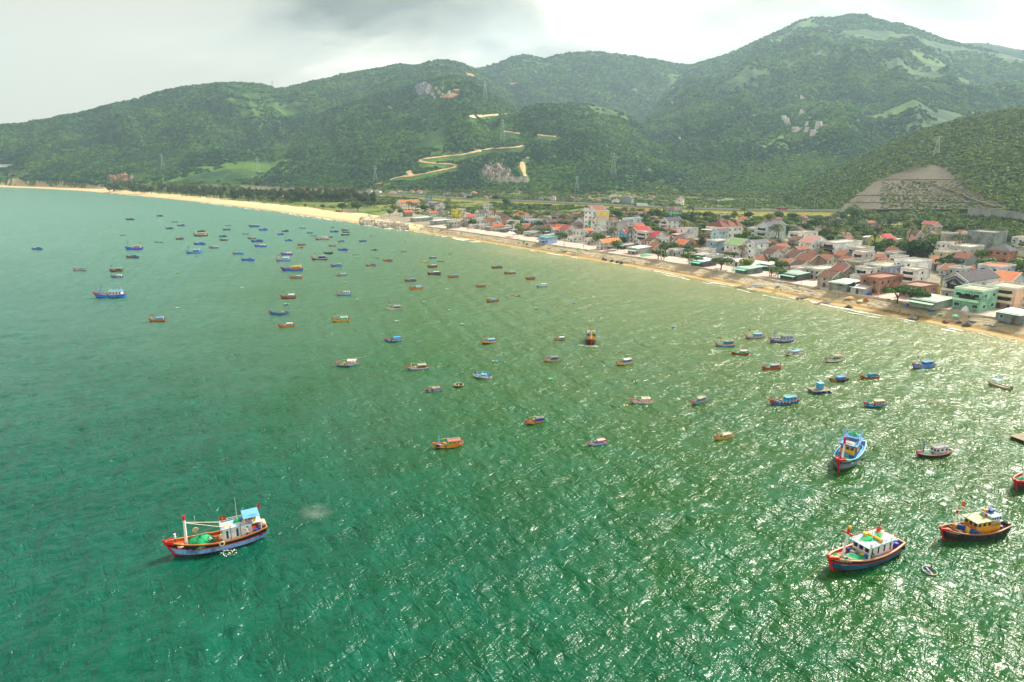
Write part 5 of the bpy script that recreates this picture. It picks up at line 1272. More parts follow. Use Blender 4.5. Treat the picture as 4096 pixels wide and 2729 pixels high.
# the boat under way, seen bow-on, with its wake
c = P(2368, 1377); b = Boat((c[0], c[1]+3.2, 0), 84, 11.5, hull='#22242c', stripe='#c01428', band='#141418', rim='#8a8060', deck='#3fa890', stem='#d81020', fb=1.15, B=4.0,
    label='boat under way with yellow cabin, black hull and red stem, coming towards us', cat='boat', group=G_BOAT)
b.cabin(.2, .5, .7, 2.4, '#e8a010', '#8c7c60', nwin=2); b.mast(.74, 4.2, '#ececec', '#c01020', .16)
b.rail(b.cx0, b.cx1, b.cw, b.top, 1.0, '#e8a010', 3); b.pole((b.cx1, b.cw*.6, b.zdeck(.5)), (b.cx1, b.cw*.6, b.top+1.0), .14, '#3f88e0', 'post'); b.pole((b.cx1, -b.cw*.6, b.zdeck(.5)), (b.cx1, -b.cw*.6, b.top+1.0), .14, '#3f88e0', 'post')
mound('fishing_net', b.W((b.cx1-.7, .2, b.top)), b.rz, .8, 1.0, .5, net_mat('#12a878'), 5, 12, 'green net on the roof of the boat under way', 'net')

# ---------------------------------------------------------------- basket boats (coracles)
BASK = [(444,908,10,'#3fb8a0','teal'),(785,1024,12,'#2f8cd8','blue'),(709,1092,14,'#1fb878','green'),(969,1152,14,'#6ac8e8','pale blue'),(712,1234,17,'#3fc8b8','turquoise'),(1146,1218,17,'#3fa0e8','bright blue'),
 (1381,1129,13,'#1fc880','green'),(1430,1199,14,'#8cdcec','pale blue'),(1593,1100,12,'#2fc0b0','teal'),(1588,1286,17,'#6cd0dc','pale turquoise'),(1697,1208,14,'#6cd0e0','pale turquoise'),(1535,946,7,'#3f90d0','blue'),
 (1572,1006,10,'#6cdcd0','turquoise'),(1090,923,8,'#3f90a8','dark teal'),(1356,989,9,'#3fb8a8','teal'),(1615,999,7,'#3fb0e0','blue'),(1776,1016,9,'#2f9cd8','blue'),(1964,1048,8,'#2f90d8','blue'),(1964,1142,12,'#2fb8b8','teal'),
 (1788,1158,13,'#a8e4ec','white-blue'),(1798,1242,14,'#4fd0b8','turquoise'),(2146,1234,14,'#7cd8d0','light turquoise'),(1851,1298,16,'#6cd4d8','light turquoise'),(2205,1518,17,'#2fc8a0','sea-green'),(2296,1212,10,'#2f98d8','blue'),
 (2695,1310,15,'#1f90e0','strong blue'),(4065,1676,31,'#3c90b8','dull blue')]
def basket(loc, r, color, label, rim='#c8b88c', tilt=None, inner=None, name='basket_boat', group='round basket boats'):
    h = r*.5
    rt = empty(name, loc, 0.0, label=label, cat='basket boat', group=group)
    if tilt: rt.rotation_euler = tilt
    cb = tuple(min(.85, v*1.4) for v in lin(color)); cm = M(cb, .5, .2, 2.5); im = M(inner or cb, .6, .3, 2.5)
    MB().lathe((0, 0, -.12), [(0, 0), (r*.55, .0), (r*.86, h*.35), (r, h*.95)], cm, 16).build('basket', rt, smooth=True)
    MB().lathe((0, 0, -.12), [(r*.97, h*.95), (r*.83, h*.4), (r*.53, h*.12), (0, h*.1)], im, 16).build('lining', rt, smooth=True)
    MB().torus((0, 0, h*.95-.12), r*.99, r*.05, M(rim, .7, .2), 'z', 18, 5).build('rim', rt, smooth=True)
    MB().box((0, 0, h*.7-.1), (r*.2, r*1.84, .05), M('#a08c5c')).build('thwart', rt)
    return rt
for x, y, w, cl_, nm in BASK:
    c = P(x, y); z = c[1]*math.cos(PITCH)+CAM_H*math.sin(PITCH)
    basket((c[0], c[1], 0), max(.75, w*z/FPX/2), cl_, uniq('%s round basket boat afloat' % nm, x, y))
# baskets with somebody or something in them
c = P(3716, 2290); basket((c[0], c[1], 0), 1.05, '#c8bc98', 'round white-rimmed basket boat with blue lining and a fisherman, lower right', rim='#ddd2ac', inner='#2484c0', tilt=(.10, .06, 0))
person((c[0]+.45, c[1]+.3, .12), 2.2, '#7c8488', '#1c2838', 'fisherman in grey shirt paddling the white-rimmed basket boat', 'row', hat=None)
mound('fishing_net', (c[0]-.2, c[1]-.2, .12), 0, .45, .4, .2, net_mat('#2464c8'), 3, 10, 'blue net in the bottom of the white-rimmed basket boat', 'net')
c = P(1980, 1448); basket((c[0], c[1], 0), .95, '#5cb4e8', 'light blue basket boat with a paddler standing in it', rim='#a8dcf0'); person((c[0], c[1], 0), 3.5, '#c8a050', '#5c4c40', 'paddler in ochre in the light blue basket boat', 'row')
c = P(1835, 1545); basket((c[0], c[1], 0), 1.35, '#6c5434', 'bare bamboo basket boat with broad pale rim', rim='#d8cc94', inner='#3c3424')
c = P(1801, 1017); basket((c[0], c[1], 0), .85, '#1f9c80', 'green basket boat carrying two people towards the beach'); person((c[0]-.3, c[1], 0), 3.0, '#a83c34', '#302c34', 'person in red in the green basket boat', 'sit'); person((c[0]+.3, c[1], 0), 2.0, '#c87850', '#302c34', 'person in orange-brown in the green basket boat', 'sit')
c = P(1623, 965); basket((c[0], c[1], 0), 1.0, '#2f88c8', 'blue basket boat rowed by a dark figure near the beach'); person((c[0], c[1], 0), 3.0, '#dcdcdc', '#26262c', 'rower in white in a basket boat near the beach', 'row')
c = P(1727, 952); basket((c[0], c[1], 0), .9, '#2f9ce0', 'blue basket boat just off the sand with a rower'); person((c[0], c[1], 0), 3.0, '#a85c48', '#26262c', 'rower in brown just off the sand', 'row')
def float_(x, y, r, color, label):
    c = P(x, y); o = MB().lathe((0, 0, 0), [(0, -r*.4), (r, -.1*r), (r, r*.8), (r*.6, r*1.3), (0, r*1.4)], M(color, .4, .1), 9).build('float', None, (c[0], c[1], 0), smooth=True)
    tag(o, label, 'float', 'mooring floats')
float_(2731, 1304, .35, '#d82c34', 'red float right of the strong blue basket boat'); float_(4048, 1683, .28, '#d82c44', 'red float beside the dull blue basket boat')
float_(2496, 1625, .3, '#e8d878', 'yellow float off the bow of the cream boat'); float_(2508, 1623, .22, '#ece0a8', 'small pale float next to the yellow one'); float_(2749, 1621, .25, '#e0c83c', 'yellow-green float left of the grey-roofed blue boat')
float_(853, 895, .5, '#3c2c24', 'dark brown float far out near the black-hulled boat')

# ---------------------------------------------------------------- rafts and the blue-awning skiff
def raft(x, y, w_, d_, label, hut=None, rz=0.2, bar_col='#1f50b0', plank='#8f8064'):
    c = P(x, y); rt = empty('raft', (c[0], c[1], 0), rz, label=label, cat='raft')
    pm = [M(plank, .8, .35, 2.0), M('#7c7058', .8, .35, 2.0), M('#a09478', .8, .3, 2.0)]
    n = max(4, int(w_/.35))
    for i in range(n): MB().box((-w_/2+w_*(i+.5)/n, 0, .72), (w_/n*.9, d_, .07), pm[i % 3]).build('plank', rt)
    for yy in (-d_*.38, d_*.38):
        MB().bar((-w_/2-.3, yy, .6), (w_/2+.3, yy, .6), .09, M('#8c7048'), 6).build('beam', rt)
        for i in range(4): MB().lathe((-w_/2+w_*(i+.5)/4, yy-.4, .18), [(0, 0), (.3, 0), (.32, .4), (.3, .8), (0, .8)], M(bar_col, .4), 9, axis='y').build('drum', rt)
    if hut:
        hb = MB().box((0.1, .2, .76+.85), (1.5, 1.3, 1.7), M(hut)).build('hut', rt)
        MB().box((0.1, .2, .76+1.75), (1.7, 1.5, .08), M('#7cc4ec')).build('roof', rt); MB().box((1.1, .5, 1.3), (.5, .5, 1.0), M('#2c2420')).build('engine', rt)
    return rt
raft(3278, 1567, 5.6, 3.6, 'wooden raft on blue drums with a small blue hut', '#4fa8e4')
raft(4098, 1762, 4.6, 4.0, 'wooden raft on black drums at the right edge', None, .35, '#1a1a20')
c = P(3997, 1548)
b = Boat((c[0], c[1], 0), 118-180, 6.6, hull='#8c8068', stripe='#6c6450', rim='#b8ac90', deck='#94866c', label='narrow wooden skiff with blue awning, far right, stern towards us', cat='boat', group=G_BOAT, small=True, B=1.9)
b.canopy(.52, .78, .9, 1.5, '#6cb0e8', '#c8c4b4'); MB().box((b.X(.04), 0, b.zdeck(.04)+.3), (.5, .4, .7), M('#1c1c20')).build('outboard', b.root); b.mast(.7, 3.2, '#c8b8a0', None, .03)

# ================================================================== promenade, revetment, highway
def shore_at(sx):
    """point and inland normal on the waterline at distance sx along it"""
    pass
seg = np.diff(SH, axis=0); sl_ = np.hypot(seg[:, 0], seg[:, 1]); cum = np.concatenate([[0], np.cumsum(sl_)])
def along(t):
    t = np.asarray(t, float); x = np.interp(t, cum, SH[:, 0]); y = np.interp(t, cum, SH[:, 1])
    x1 = np.interp(t+18, cum, SH[:, 0]); y1 = np.interp(t+18, cum, SH[:, 1]); x0 = np.interp(t-18, cum, SH[:, 0]); y0 = np.interp(t-18, cum, SH[:, 1])
    tx, ty = x1-x0, y1-y0; l = np.hypot(tx, ty); tx, ty = tx/l, ty/l
    return x, y, tx, ty, -ty, tx          # point, tangent (towards us), inland normal
def t_of(px, py):
    p = P(px, py)[:2]; d2 = (SH[:, 0]-p[0])**2+(SH[:, 1]-p[1])**2
    ts = np.linspace(0, cum[-1], 6000); x, y, *_ = along(ts); i = np.argmin((x-p[0])**2+(y-p[1])**2); return float(ts[i])
def strip(name, t0, t1, prof, mat, n=200, jitter=None, kind='structure', smooth=False):
    ts = np.linspace(t0, t1, n); x, y, tx, ty, nx, ny = along(ts)
    s = np.array([p[0] for p in prof])[:, None]; z = np.array([p[1] for p in prof])[:, None]
    S_ = s+0*ts[None]; Z_ = z+0*ts[None]
    if jitter is not None: Z_ = Z_+jitter(S_, ts[None]+0*s)
    me = grid_mesh(name, x[None]+nx[None]*S_, y[None]+ny[None]*S_, Z_)
    if not smooth: me.polygons.foreach_set('use_smooth', [False]*len(me.polygons))
    me.materials.append(mat); o = link(bpy.data.objects.new(name, me)); return tag(o, kind=kind)
t_a = t_of(1640, 925); t_b = t_of(4090, 1366)+260
def ground_mat(name, cols, sc1=0.5, rough=0.9, bump=0.1):
    m, nt, b = new_mat(name); ge = nd(nt, 'ShaderNodeNewGeometry')
    n1 = noise(nt, ge.outputs['Position'], sc1, 6, 0.7, .4); n2 = noise(nt, ge.outputs['Position'], sc1*.12, 3, 0.6)
    f = fmath(nt, 'ADD', fmath(nt, 'MULTIPLY', n1, .6), fmath(nt, 'MULTIPLY', n2, .4))
    nt.links.new(ramp(nt, f, [(0.36, lin(cols[0])), (0.5, lin(cols[1])), (0.64, lin(cols[2]))]), b.inputs['Base Color']); b.inputs['Roughness'].default_value = rough
    bm = nd(nt, 'ShaderNodeBump', inp={'Strength': 1.0, 'Distance': bump}); nt.links.new(n1, bm.inputs['Height']); nt.links.new(bm.outputs[0], b.inputs['Normal'])
    return m
pave_m = ground_mat('paving', ('#a08c82', '#c0a89c', '#cdb8ac'), .8, .85, .02)
rev_m = ground_mat('revetment', ('#857a62', '#aa9c80', '#c0b092'), .5, .9, .5)
strip('promenade', t_a, t_b, [(14.4, 3.45), (24, 3.6), (34, 3.7), (36, 3.3)], pave_m, 260)
strip('kerb', t_a, t_b, [(13.9, 2.9), (13.95, 3.72), (14.4, 3.74), (14.45, 3.44)], M('#c8bca8', .8, .3, .6), 260)
def rj(S_, T_): return (fbm(T_/4.0, S_/1.6, 3, 91)-.5)*.8*(np.abs(S_-10) < 3.9)
prof = []
for i in range(6): prof += [(6.2+i*1.3, .7+i*.4), (6.5+i*1.3, .9+i*.4)]
strip('revetment', t_a, t_b, prof+[(13.95, 3.05)], rev_m, 1100, rj)
def wj(S_, T_): return (fbm(T_/9.0, S_/2, 3, 17)-.5)*.25
strip('weed_line', t_a+20, t_b, [(3.0, .42), (3.8, .62), (5.6, .9), (5.9, .6)], ground_mat('weed', ('#54441f', '#8c7038', '#b89454'), .6, .9, .2), 600, wj)

# surf: thin broken foam lines where the swell meets the sand
def foam(name, spans, label, seed=0):
    r = np.random.RandomState(seed); vs = []; fs = []
    for (px0, py0, px1, py1, off, wd) in spans:
        a, b_ = t_of(px0, py0), t_of(px1, py1); n = max(12, int((b_-a)/1.2)); ts = np.linspace(a, b_, n); x, y, tx, ty, nx, ny = along(ts)
        e = np.sin(np.linspace(0, math.pi, n))**.5
        c0 = off + (fbm(ts/14, ts*0+seed, 3, 3)-.5)*5; w = .85*wd*e*(.1+1.3*fbm(ts/4.0, ts*0+seed, 3, 9)**1.5)
        b0 = len(vs)
        for i in range(n):
            for q, zz_ in ((-1, .03), (-.3, .16), (.5, .16), (1, .04)):
                s_ = c0[i]+q*w[i]*.5; vs.append((x[i]+nx[i]*s_, y[i]+ny[i]*s_, zz_+.12))
        for i in range(n-1):
            if fbm(np.array([ts[i]/6]), np.array([seed*1.]), 2, 44)[0] < .45: continue
            for j in range(3): fs.append((b0+i*4+j, b0+(i+1)*4+j, b0+(i+1)*4+j+1, b0+i*4+j+1))
    me = face_mesh(name, vs, fs); me.materials.append(foam_m); o = link(bpy.data.objects.new(name, me)); return tag(o, kind='stuff')
foam_m = M('#e8ece0', .7, .15, .8, name='foam')
foam('surf', [(180,756,330,765,-3,3),(380,770,640,791,-3,4),(800,810,900,820,-3,5),(800,810,1100,846,-7,3),(1119,849,1400,888,-4,5.5),(1200,858,1330,876,-10,3),(1400,890,1700,931,-3,5),(1500,904,1640,922,-7,3),
  (1700,931,1830,950,-4,3),(1784,944,1960,973,-5,6),(1850,955,1950,970,-9,4),(1960,974,2100,998,-3,2),(2000,980,2160,1007,-3,2),(2183,1010,2330,1035,-3,3.2),(2330,1035,2520,1066,-2.5,1.6),(2560,1071,2760,1108,-3,2),(2650,1088,2900,1135,-7,1.8),
  (2830,1122,3080,1171,-3,2.4),(2900,1136,3200,1195,-9,1.6),(3160,1186,3420,1234,-3,2),(3290,1212,3560,1262,-4,2.6),(3400,1230,3640,1277,-9,1.5),(3560,1262,3800,1306,-4,2.2),(3650,1280,3900,1325,-8,2),(3800,1306,4090,1366,-4,2)], '', 2)
def patch_foam(name, cx, cy, rx, ry, n, seed, rot=0.0):
    """loose lacy foam: small irregular flecks lying on the water"""
    r = random.Random(seed); mb = MB()
    for i in range(n):
        a = r.uniform(0, 6.28); q = r.uniform(0, 1)**.5; x = q*rx*math.cos(a); y = q*ry*math.sin(a); x, y = x*math.cos(rot)-y*math.sin(rot), x*math.sin(rot)+y*math.cos(rot)
        s1 = r.uniform(.03, .15); k = r.randint(4, 6); a0 = r.uniform(0, 6.28); el = r.uniform(.2, .7)
        mb.add([(cx+x+s1*math.cos(a0)*math.cos(2*math.pi*j/k)-s1*el*math.sin(a0)*math.sin(2*math.pi*j/k), cy+y+s1*math.sin(a0)*math.cos(2*math.pi*j/k)+s1*el*math.cos(a0)*math.sin(2*math.pi*j/k), .20+r.uniform(0, .1)) for j in range(k)], [tuple(range(k))], foam_m)
    o = mb.build(name); return tag(o, kind='stuff')
c = P(915, 2216); patch_foam('foam', c[0], c[1], 1.4, 1.1, 80, 1)
c = P(880, 2190); patch_foam('foam', c[0], c[1], .7, .5, 70, 2)
c = P(2368, 1388); patch_foam('foam', c[0], c[1], 2.6, 1.2, 260, 3); c = P(2330, 1384); patch_foam('foam', c[0], c[1], 1.8, .6, 90, 4)
c = P(3440, 1858); patch_foam('foam', c[0]+.5, c[1], 1.6, 1.3, 160, 5); c = P(3495, 1858); patch_foam('foam', c[0], c[1], 1.4, .7, 70, 6)

# ------------------------------------------------------------------ highway on its embankment
rd = [(-300,700),(0,710),(55,711),(150,714),(289,718),(544,728),(760,738),(1004,750),(1208,759),(1378,768),(1582,777),(1750,788),(1911,797),(2074,803),(2287,813),(2500,823),(2617,829),(2747,834),(2900,838),(3100,846),(3307,853),(3600,864),(3900,878),(4150,893),(4400,908)]
RD = np.array([P(x, y, 9.5)[:2] for x, y in rd])
rc = np.concatenate([[0], np.cumsum(np.hypot(*np.diff(RD, axis=0).T))]); tt = np.linspace(0, rc[-1], 500)
rx = np.interp(tt, rc, RD[:, 0]); ry = np.interp(tt, rc, RD[:, 1])
ker = np.ones(9)/9; rx2 = np.convolve(np.pad(rx, 4, 'edge'), ker, 'valid'); ry2 = np.convolve(np.pad(ry, 4, 'edge'), ker, 'valid')
tx = np.gradient(rx2); ty = np.gradient(ry2); l = np.hypot(tx, ty); tx /= l; ty /= l; nx, ny = -ty, tx
rz_ = np.maximum(9.5, np.minimum(height(rx2, ry2)+.5, 16)); rz_ = np.convolve(np.pad(rz_, 15, 'edge'), np.ones(31)/31, 'valid')
def road_strip(name, prof, mat, kind='structure', sl=slice(None)):
    s = np.array([p[0] for p in prof])[:, None]; z = np.array([p[1] for p in prof])[:, None]
    me = grid_mesh(name, (rx2+nx*s)[:, sl], (ry2+ny*s)[:, sl], (rz_+z)[:, sl]); me.materials.append(mat); me.polygons.foreach_set('use_smooth', [False]*len(me.polygons))
    return tag(link(bpy.data.objects.new(name, me)), kind=kind)
road_strip('embankment', [(-26, -8), (-9.6, -.25), (9.6, -.25), (26, -8)], ground_mat('embankment', ('#6c7434', '#90903c', '#a89450'), .12, .95, .6))
road_strip('highway', [(-9, 0), (-8.9, .0), (8.9, .0), (9, 0)], ground_mat('asphalt', ('#6c6c6a', '#7a7a78', '#868684'), .3, .9, .02))
for s_ in (-8.4, -.35, .35, 8.4): road_strip('road_marking', [(s_-.1, .004), (s_+.1, .004)], M('#d8d8d0', .8, .1))
for s_ in (-9.3, 9.3, 0): road_strip('guard_rail', [(s_-.12, .0), (s_-.12, .8), (s_+.12, .8), (s_+.12, 0)], M('#a8aaa8', .6, .2, .5))
def road_pt(px, s=0):
    """point on the road that shows at photo column px"""
    a = np.arctan2(rx2, ry2); tgt = azel(px, 820)[0]; i = int(np.argmin(np.abs(a-tgt)))
    return rx2[i]+nx[i]*s, ry2[i]+ny[i]*s, rz_[i], math.atan2(ty[i], tx[i])
G_LAMP = 'street lamps along the highway'
LAMP_POOL = [(x_, y_, n_) for x_, y_, n_ in ((445,725,'the lone far-left house'),(770,735,'the pale blue drawn-up boat'),(1004,700,'the pale blue telecom pole'),(1195,745,'the mint-terraced house'),(1335,765,'the maroon-roofed house'),(1446,745,'the tall white cube'),(1600,815,'the long cream building'),(1727,805,'the lilac building'),(1822,850,'the yellow cube'),(1945,825,'the bougainvillea house'),(2066,780,'the lattice telecom tower'),(2208,805,'the salmon-roofed house'),(2400,850,'the colour-blocked tower'),(2512,810,'the grey blind hall'),(2580,820,'the crimson lorry'),(2705,830,'the mint three-storey house'),(2765,820,'the long red-roofed hall'),(2840,860,'the signboard building'),(3010,860,'the lettered grey building'),(3119,846,'the red bus'),(3300,850,'the dome-like dark tree'))]
lm = MB().bar((0, 0, 0), (0, 0, 10.5), .16, M('#a8aeb0', .5, .1), 5, .09, False).build('post', mesh_only=True)
la = MB().bar((0, 0, 10.4), (2.2, 0, 11.3), .07, M('#a8aeb0', .5, .1), 4, .07, False).box((2.5, 0, 11.35), (1.0, .3, .14), M('#c8ccd0', .4, .1)).build('lamp_head', mesh_only=True)
lamp_spots = [560,620,700,790,860,930,1010,1060,1090,1150,1240,1300,1400,1450,1500,1585,1648,1685,1740,1757,1791,1813,1850,1908,1946,2050,2101,2132,2168,2232,2306,2380,2500,2603,2640,2853,2995,3000,3130,3157,3248,3267]
for i, px in enumerate(lamp_spots):
    x, y, z, a = road_pt(px, 9.8 if i % 2 else -9.8)
    rt = empty('street_lamp', (x, y, z-.3), a-math.pi/2*(1 if i % 2 else -1), cat='street lamp', group=G_LAMP, label=uniq('street lamp by the highway', px, 815, LAMP_POOL))
    for me in (lm, la): link(bpy.data.objects.new('post' if me is lm else 'lamp_head', me), rt)

# ------------------------------------------------------------------ vehicles
def wheels(rt, xs, w, r=.5):
    for x in xs:
        for sy in (-1, 1):
            tyre = MB().lathe((x, sy*w/2-.12, r), [(0, 0), (r, 0), (r, .24), (0, .24)], M(BLACK, .8, .1), 10, axis='y').build('wheel', rt)
            MB().lathe((x, sy*w/2-.13 if sy < 0 else sy*w/2+.125, r), [(0, 0), (r*.5, 0), (r*.5, .01), (0, .01)], M('#a0a4a8', .4), 8, axis='y').build('rim', tyre)
def truck(px, s, cab, box_, label, L_=14, flip=1, back=None):
    x, y, z, a = road_pt(px, s); rt = empty('truck', (x, y, z+.02), a+(math.pi if flip > 0 else 0), label=label, cat='truck')
    cabm = M(cab, .4); MB().box((L_*.44, 0, 1.75), (2.2, 2.45, 2.5), cabm).box((L_*.44-.2, 0, 3.2), (1.6, 2.3, .6), cabm, taper=.75).box((L_*.44+1.5, 0, 1.1), (1.2, 2.2, 1.2), cabm, taper=.85).build('cab', rt)
    MB().box((L_*.44+1.12, 0, 2.3), (.05, 2.1, .85), glass()).build('windscreen', rt)
    for sy in (-1, 1): MB().box((L_*.44+.4, sy*1.24, 2.2), (.9, .04, .7), glass()).build('window', rt)
    MB().box((-L_*.06, 0, 2.5), (L_*.80, 2.5, 2.9), M(box_, .5, .1)).build('trailer', rt)
    MB().box((0, 0, .95), (L_*.9, 1.2, .2), M('#2c2c30')).build('chassis', rt); wheels(rt, [L_*.5, L_*.36, -L_*.3, -L_*.4], 2.4)
    return rt
def bus(px, s, body, label, L_=11):
    x, y, z, a = road_pt(px, s); rt = empty('bus', (x, y, z+.02), a, label=label, cat='bus')
    MB().box((0, 0, 1.85), (L_, 2.5, 2.7), M(body, .4, .1), taper=.98).build('body', rt)
    for sy in (-1, 1):
        for i in range(6): MB().box((-L_/2+L_*(i+.5)/6, sy*1.245, 2.3), (L_/6*.8, .04, .85), glass()).build('window', rt)
    MB().box((L_/2-.03, 0, 2.2), (.06, 2.2, 1.1), glass()).build('windscreen', rt); wheels(rt, [L_*.32, -L_*.28], 2.4); return rt
def car(px, s, body, label):
    x, y, z, a = road_pt(px, s); rt = empty('car', (x, y, z+.02), a, label=label, cat='car')
    MB().box((0, 0, .62), (4.3, 1.75, .6), M(body, .3, .1), taper=.97).box((-.2, 0, 1.15), (2.4, 1.6, .55), M(body, .3, .1), taper=.8).build('body', rt)
    MB().box((1.05, 0, 1.15), (.06, 1.3, .4), glass()).build('windscreen', rt)
    for sy in (-1, 1): MB().box((-.2, sy*.76, 1.15), (1.9, .05, .34), glass()).build('window', rt)
    wheels(rt, [1.35, -1.35], 1.7, .32); return rt
truck(2580, -5, '#8c1c3c', '#e4e8e4', 'crimson lorry with long white box trailer on the highway near the bridge', 17)
bus(3119, -5, '#c82430', 'red bus on the highway at the foot of the near right hill')
truck(1392, -5, '#c85c20', '#d88a30', 'orange lorry on the highway above the casuarina belt', 11)
truck(108, -4, '#8c2430', '#e4dcd0', 'lorry with red trailer at the mouth of the right tunnel', 9)
car(1765, -5, '#ecece8', 'white car on the highway, right of the pale blue-grey house'); car(1232, 4, '#e0e4e8', 'white car on the highway beyond the beach'); car(1782, 5, '#48505c', 'dark car on the highway just behind the white one')
car(2486, 4, '#5c6874', 'grey car on the highway in front of the red-roofed hall')

# ------------------------------------------------------------------ houses
T_LAND = []
def frame_at(x, y):
    """inland direction of the streets near a point"""
    ts = np.linspace(cum[2], cum[-1], 900); sx, sy, tx_, ty_, nx_, ny_ = along(ts); i = int(np.argmin((sx-x)**2+(sy-y)**2))
    return math.atan2(ny_[i], nx_[i])
win_cache = {}
TER = '#8c5a40'
roofcols = ['#6c3c28', '#7c4830', '#8c5034', '#5c3628', '#8c4c30', '#4c302a', '#74503c', '#80402c', '#94583a']
def win_mesh(w, h, frame):
    k = (round(w, 1), round(h, 1), frame)
    if k not in win_cache:
        fm = M(frame, .6, .1)
        a = MB().box((0, 0, 0), (w+.24, .12, h+.24), fm).build('window', mesh_only=True); p_ = MB().box((0, -.05, 0), (w, .08, h), glass()).build('pane', mesh_only=True)
        win_cache[k] = (a, p_)
    return win_cache[k]
def tile_mat(c):
    key = ('tile', c)
    if key in _mats: return _mats[key]
    m, nt, b = new_mat('roof_tiles'); tcn = nd(nt, 'ShaderNodeTexCoord'); ge = nd(nt, 'ShaderNodeNewGeometry')
    wv = nd(nt, 'ShaderNodeTexWave', bands_direction='Y'); wv.inputs['Scale'].default_value = 1.0; nt.links.new(tcn.outputs['Object'], wv.inputs['Vector'])
    n1 = noise(nt, ge.outputs['Position'], .8, 6, .75, .6); c0 = lin(c)
    colr = ramp(nt, n1, [(.30, tuple(v*.38 for v in c0)), (.45, tuple(v*.85 for v in c0)), (.58, c0), (.72, tuple(min(1, v*1.45+.01) for v in c0))])
    nt.links.new(colr, b.inputs['Base Color']); b.inputs['Roughness'].default_value = .85
    bm = nd(nt, 'ShaderNodeBump', inp={'Strength': .8, 'Distance': .12}); nt.links.new(fmath(nt, 'ADD', wv.outputs['Fac'], n1), bm.inputs['Height']); nt.links.new(bm.outputs[0], b.inputs['Normal'])
    _mats[key] = m; return m
def sheet_mat(c):
    key = ('sheet', c)
    if key in _mats: return _mats[key]
    m, nt, b = new_mat('metal_sheet'); tcn = nd(nt, 'ShaderNodeTexCoord'); ge = nd(nt, 'ShaderNodeNewGeometry')
    wv = nd(nt, 'ShaderNodeTexWave', bands_direction='X'); wv.inputs['Scale'].default_value = 1.6; nt.links.new(tcn.outputs['Object'], wv.inputs['Vector'])
    n1 = noise(nt, ge.outputs['Position'], .35, 5, .7, .3); c0 = lin(c)
    nt.links.new(ramp(nt, n1, [(.34, (c0[0]*.62+.03, c0[1]*.5+.015, c0[2]*.42)), (.48, c0), (.7, tuple(min(.85, v*1.1) for v in c0))]), b.inputs['Base Color']); b.inputs['Roughness'].default_value = .5
    bm = nd(nt, 'ShaderNodeBump', inp={'Strength': .6, 'Distance': .08}); nt.links.new(wv.outputs['Fac'], bm.inputs['Height']); nt.links.new(bm.outputs[0], b.inputs['Normal'])
    _mats[key] = m; return m
def slab(mb, quad, th, mat):
    """a sloping roof sheet with thickness"""
    lo = [(p[0], p[1], p[2]-th) for p in quad]
    n = len(quad); fs = [tuple(range(n)), tuple(range(2*n-1, n-1, -1))]+[(i, n+i, n+(i+1) % n, (i+1) % n)[::-1] for i in range(n)]
    mb.add(list(quad)+lo, fs, mat)
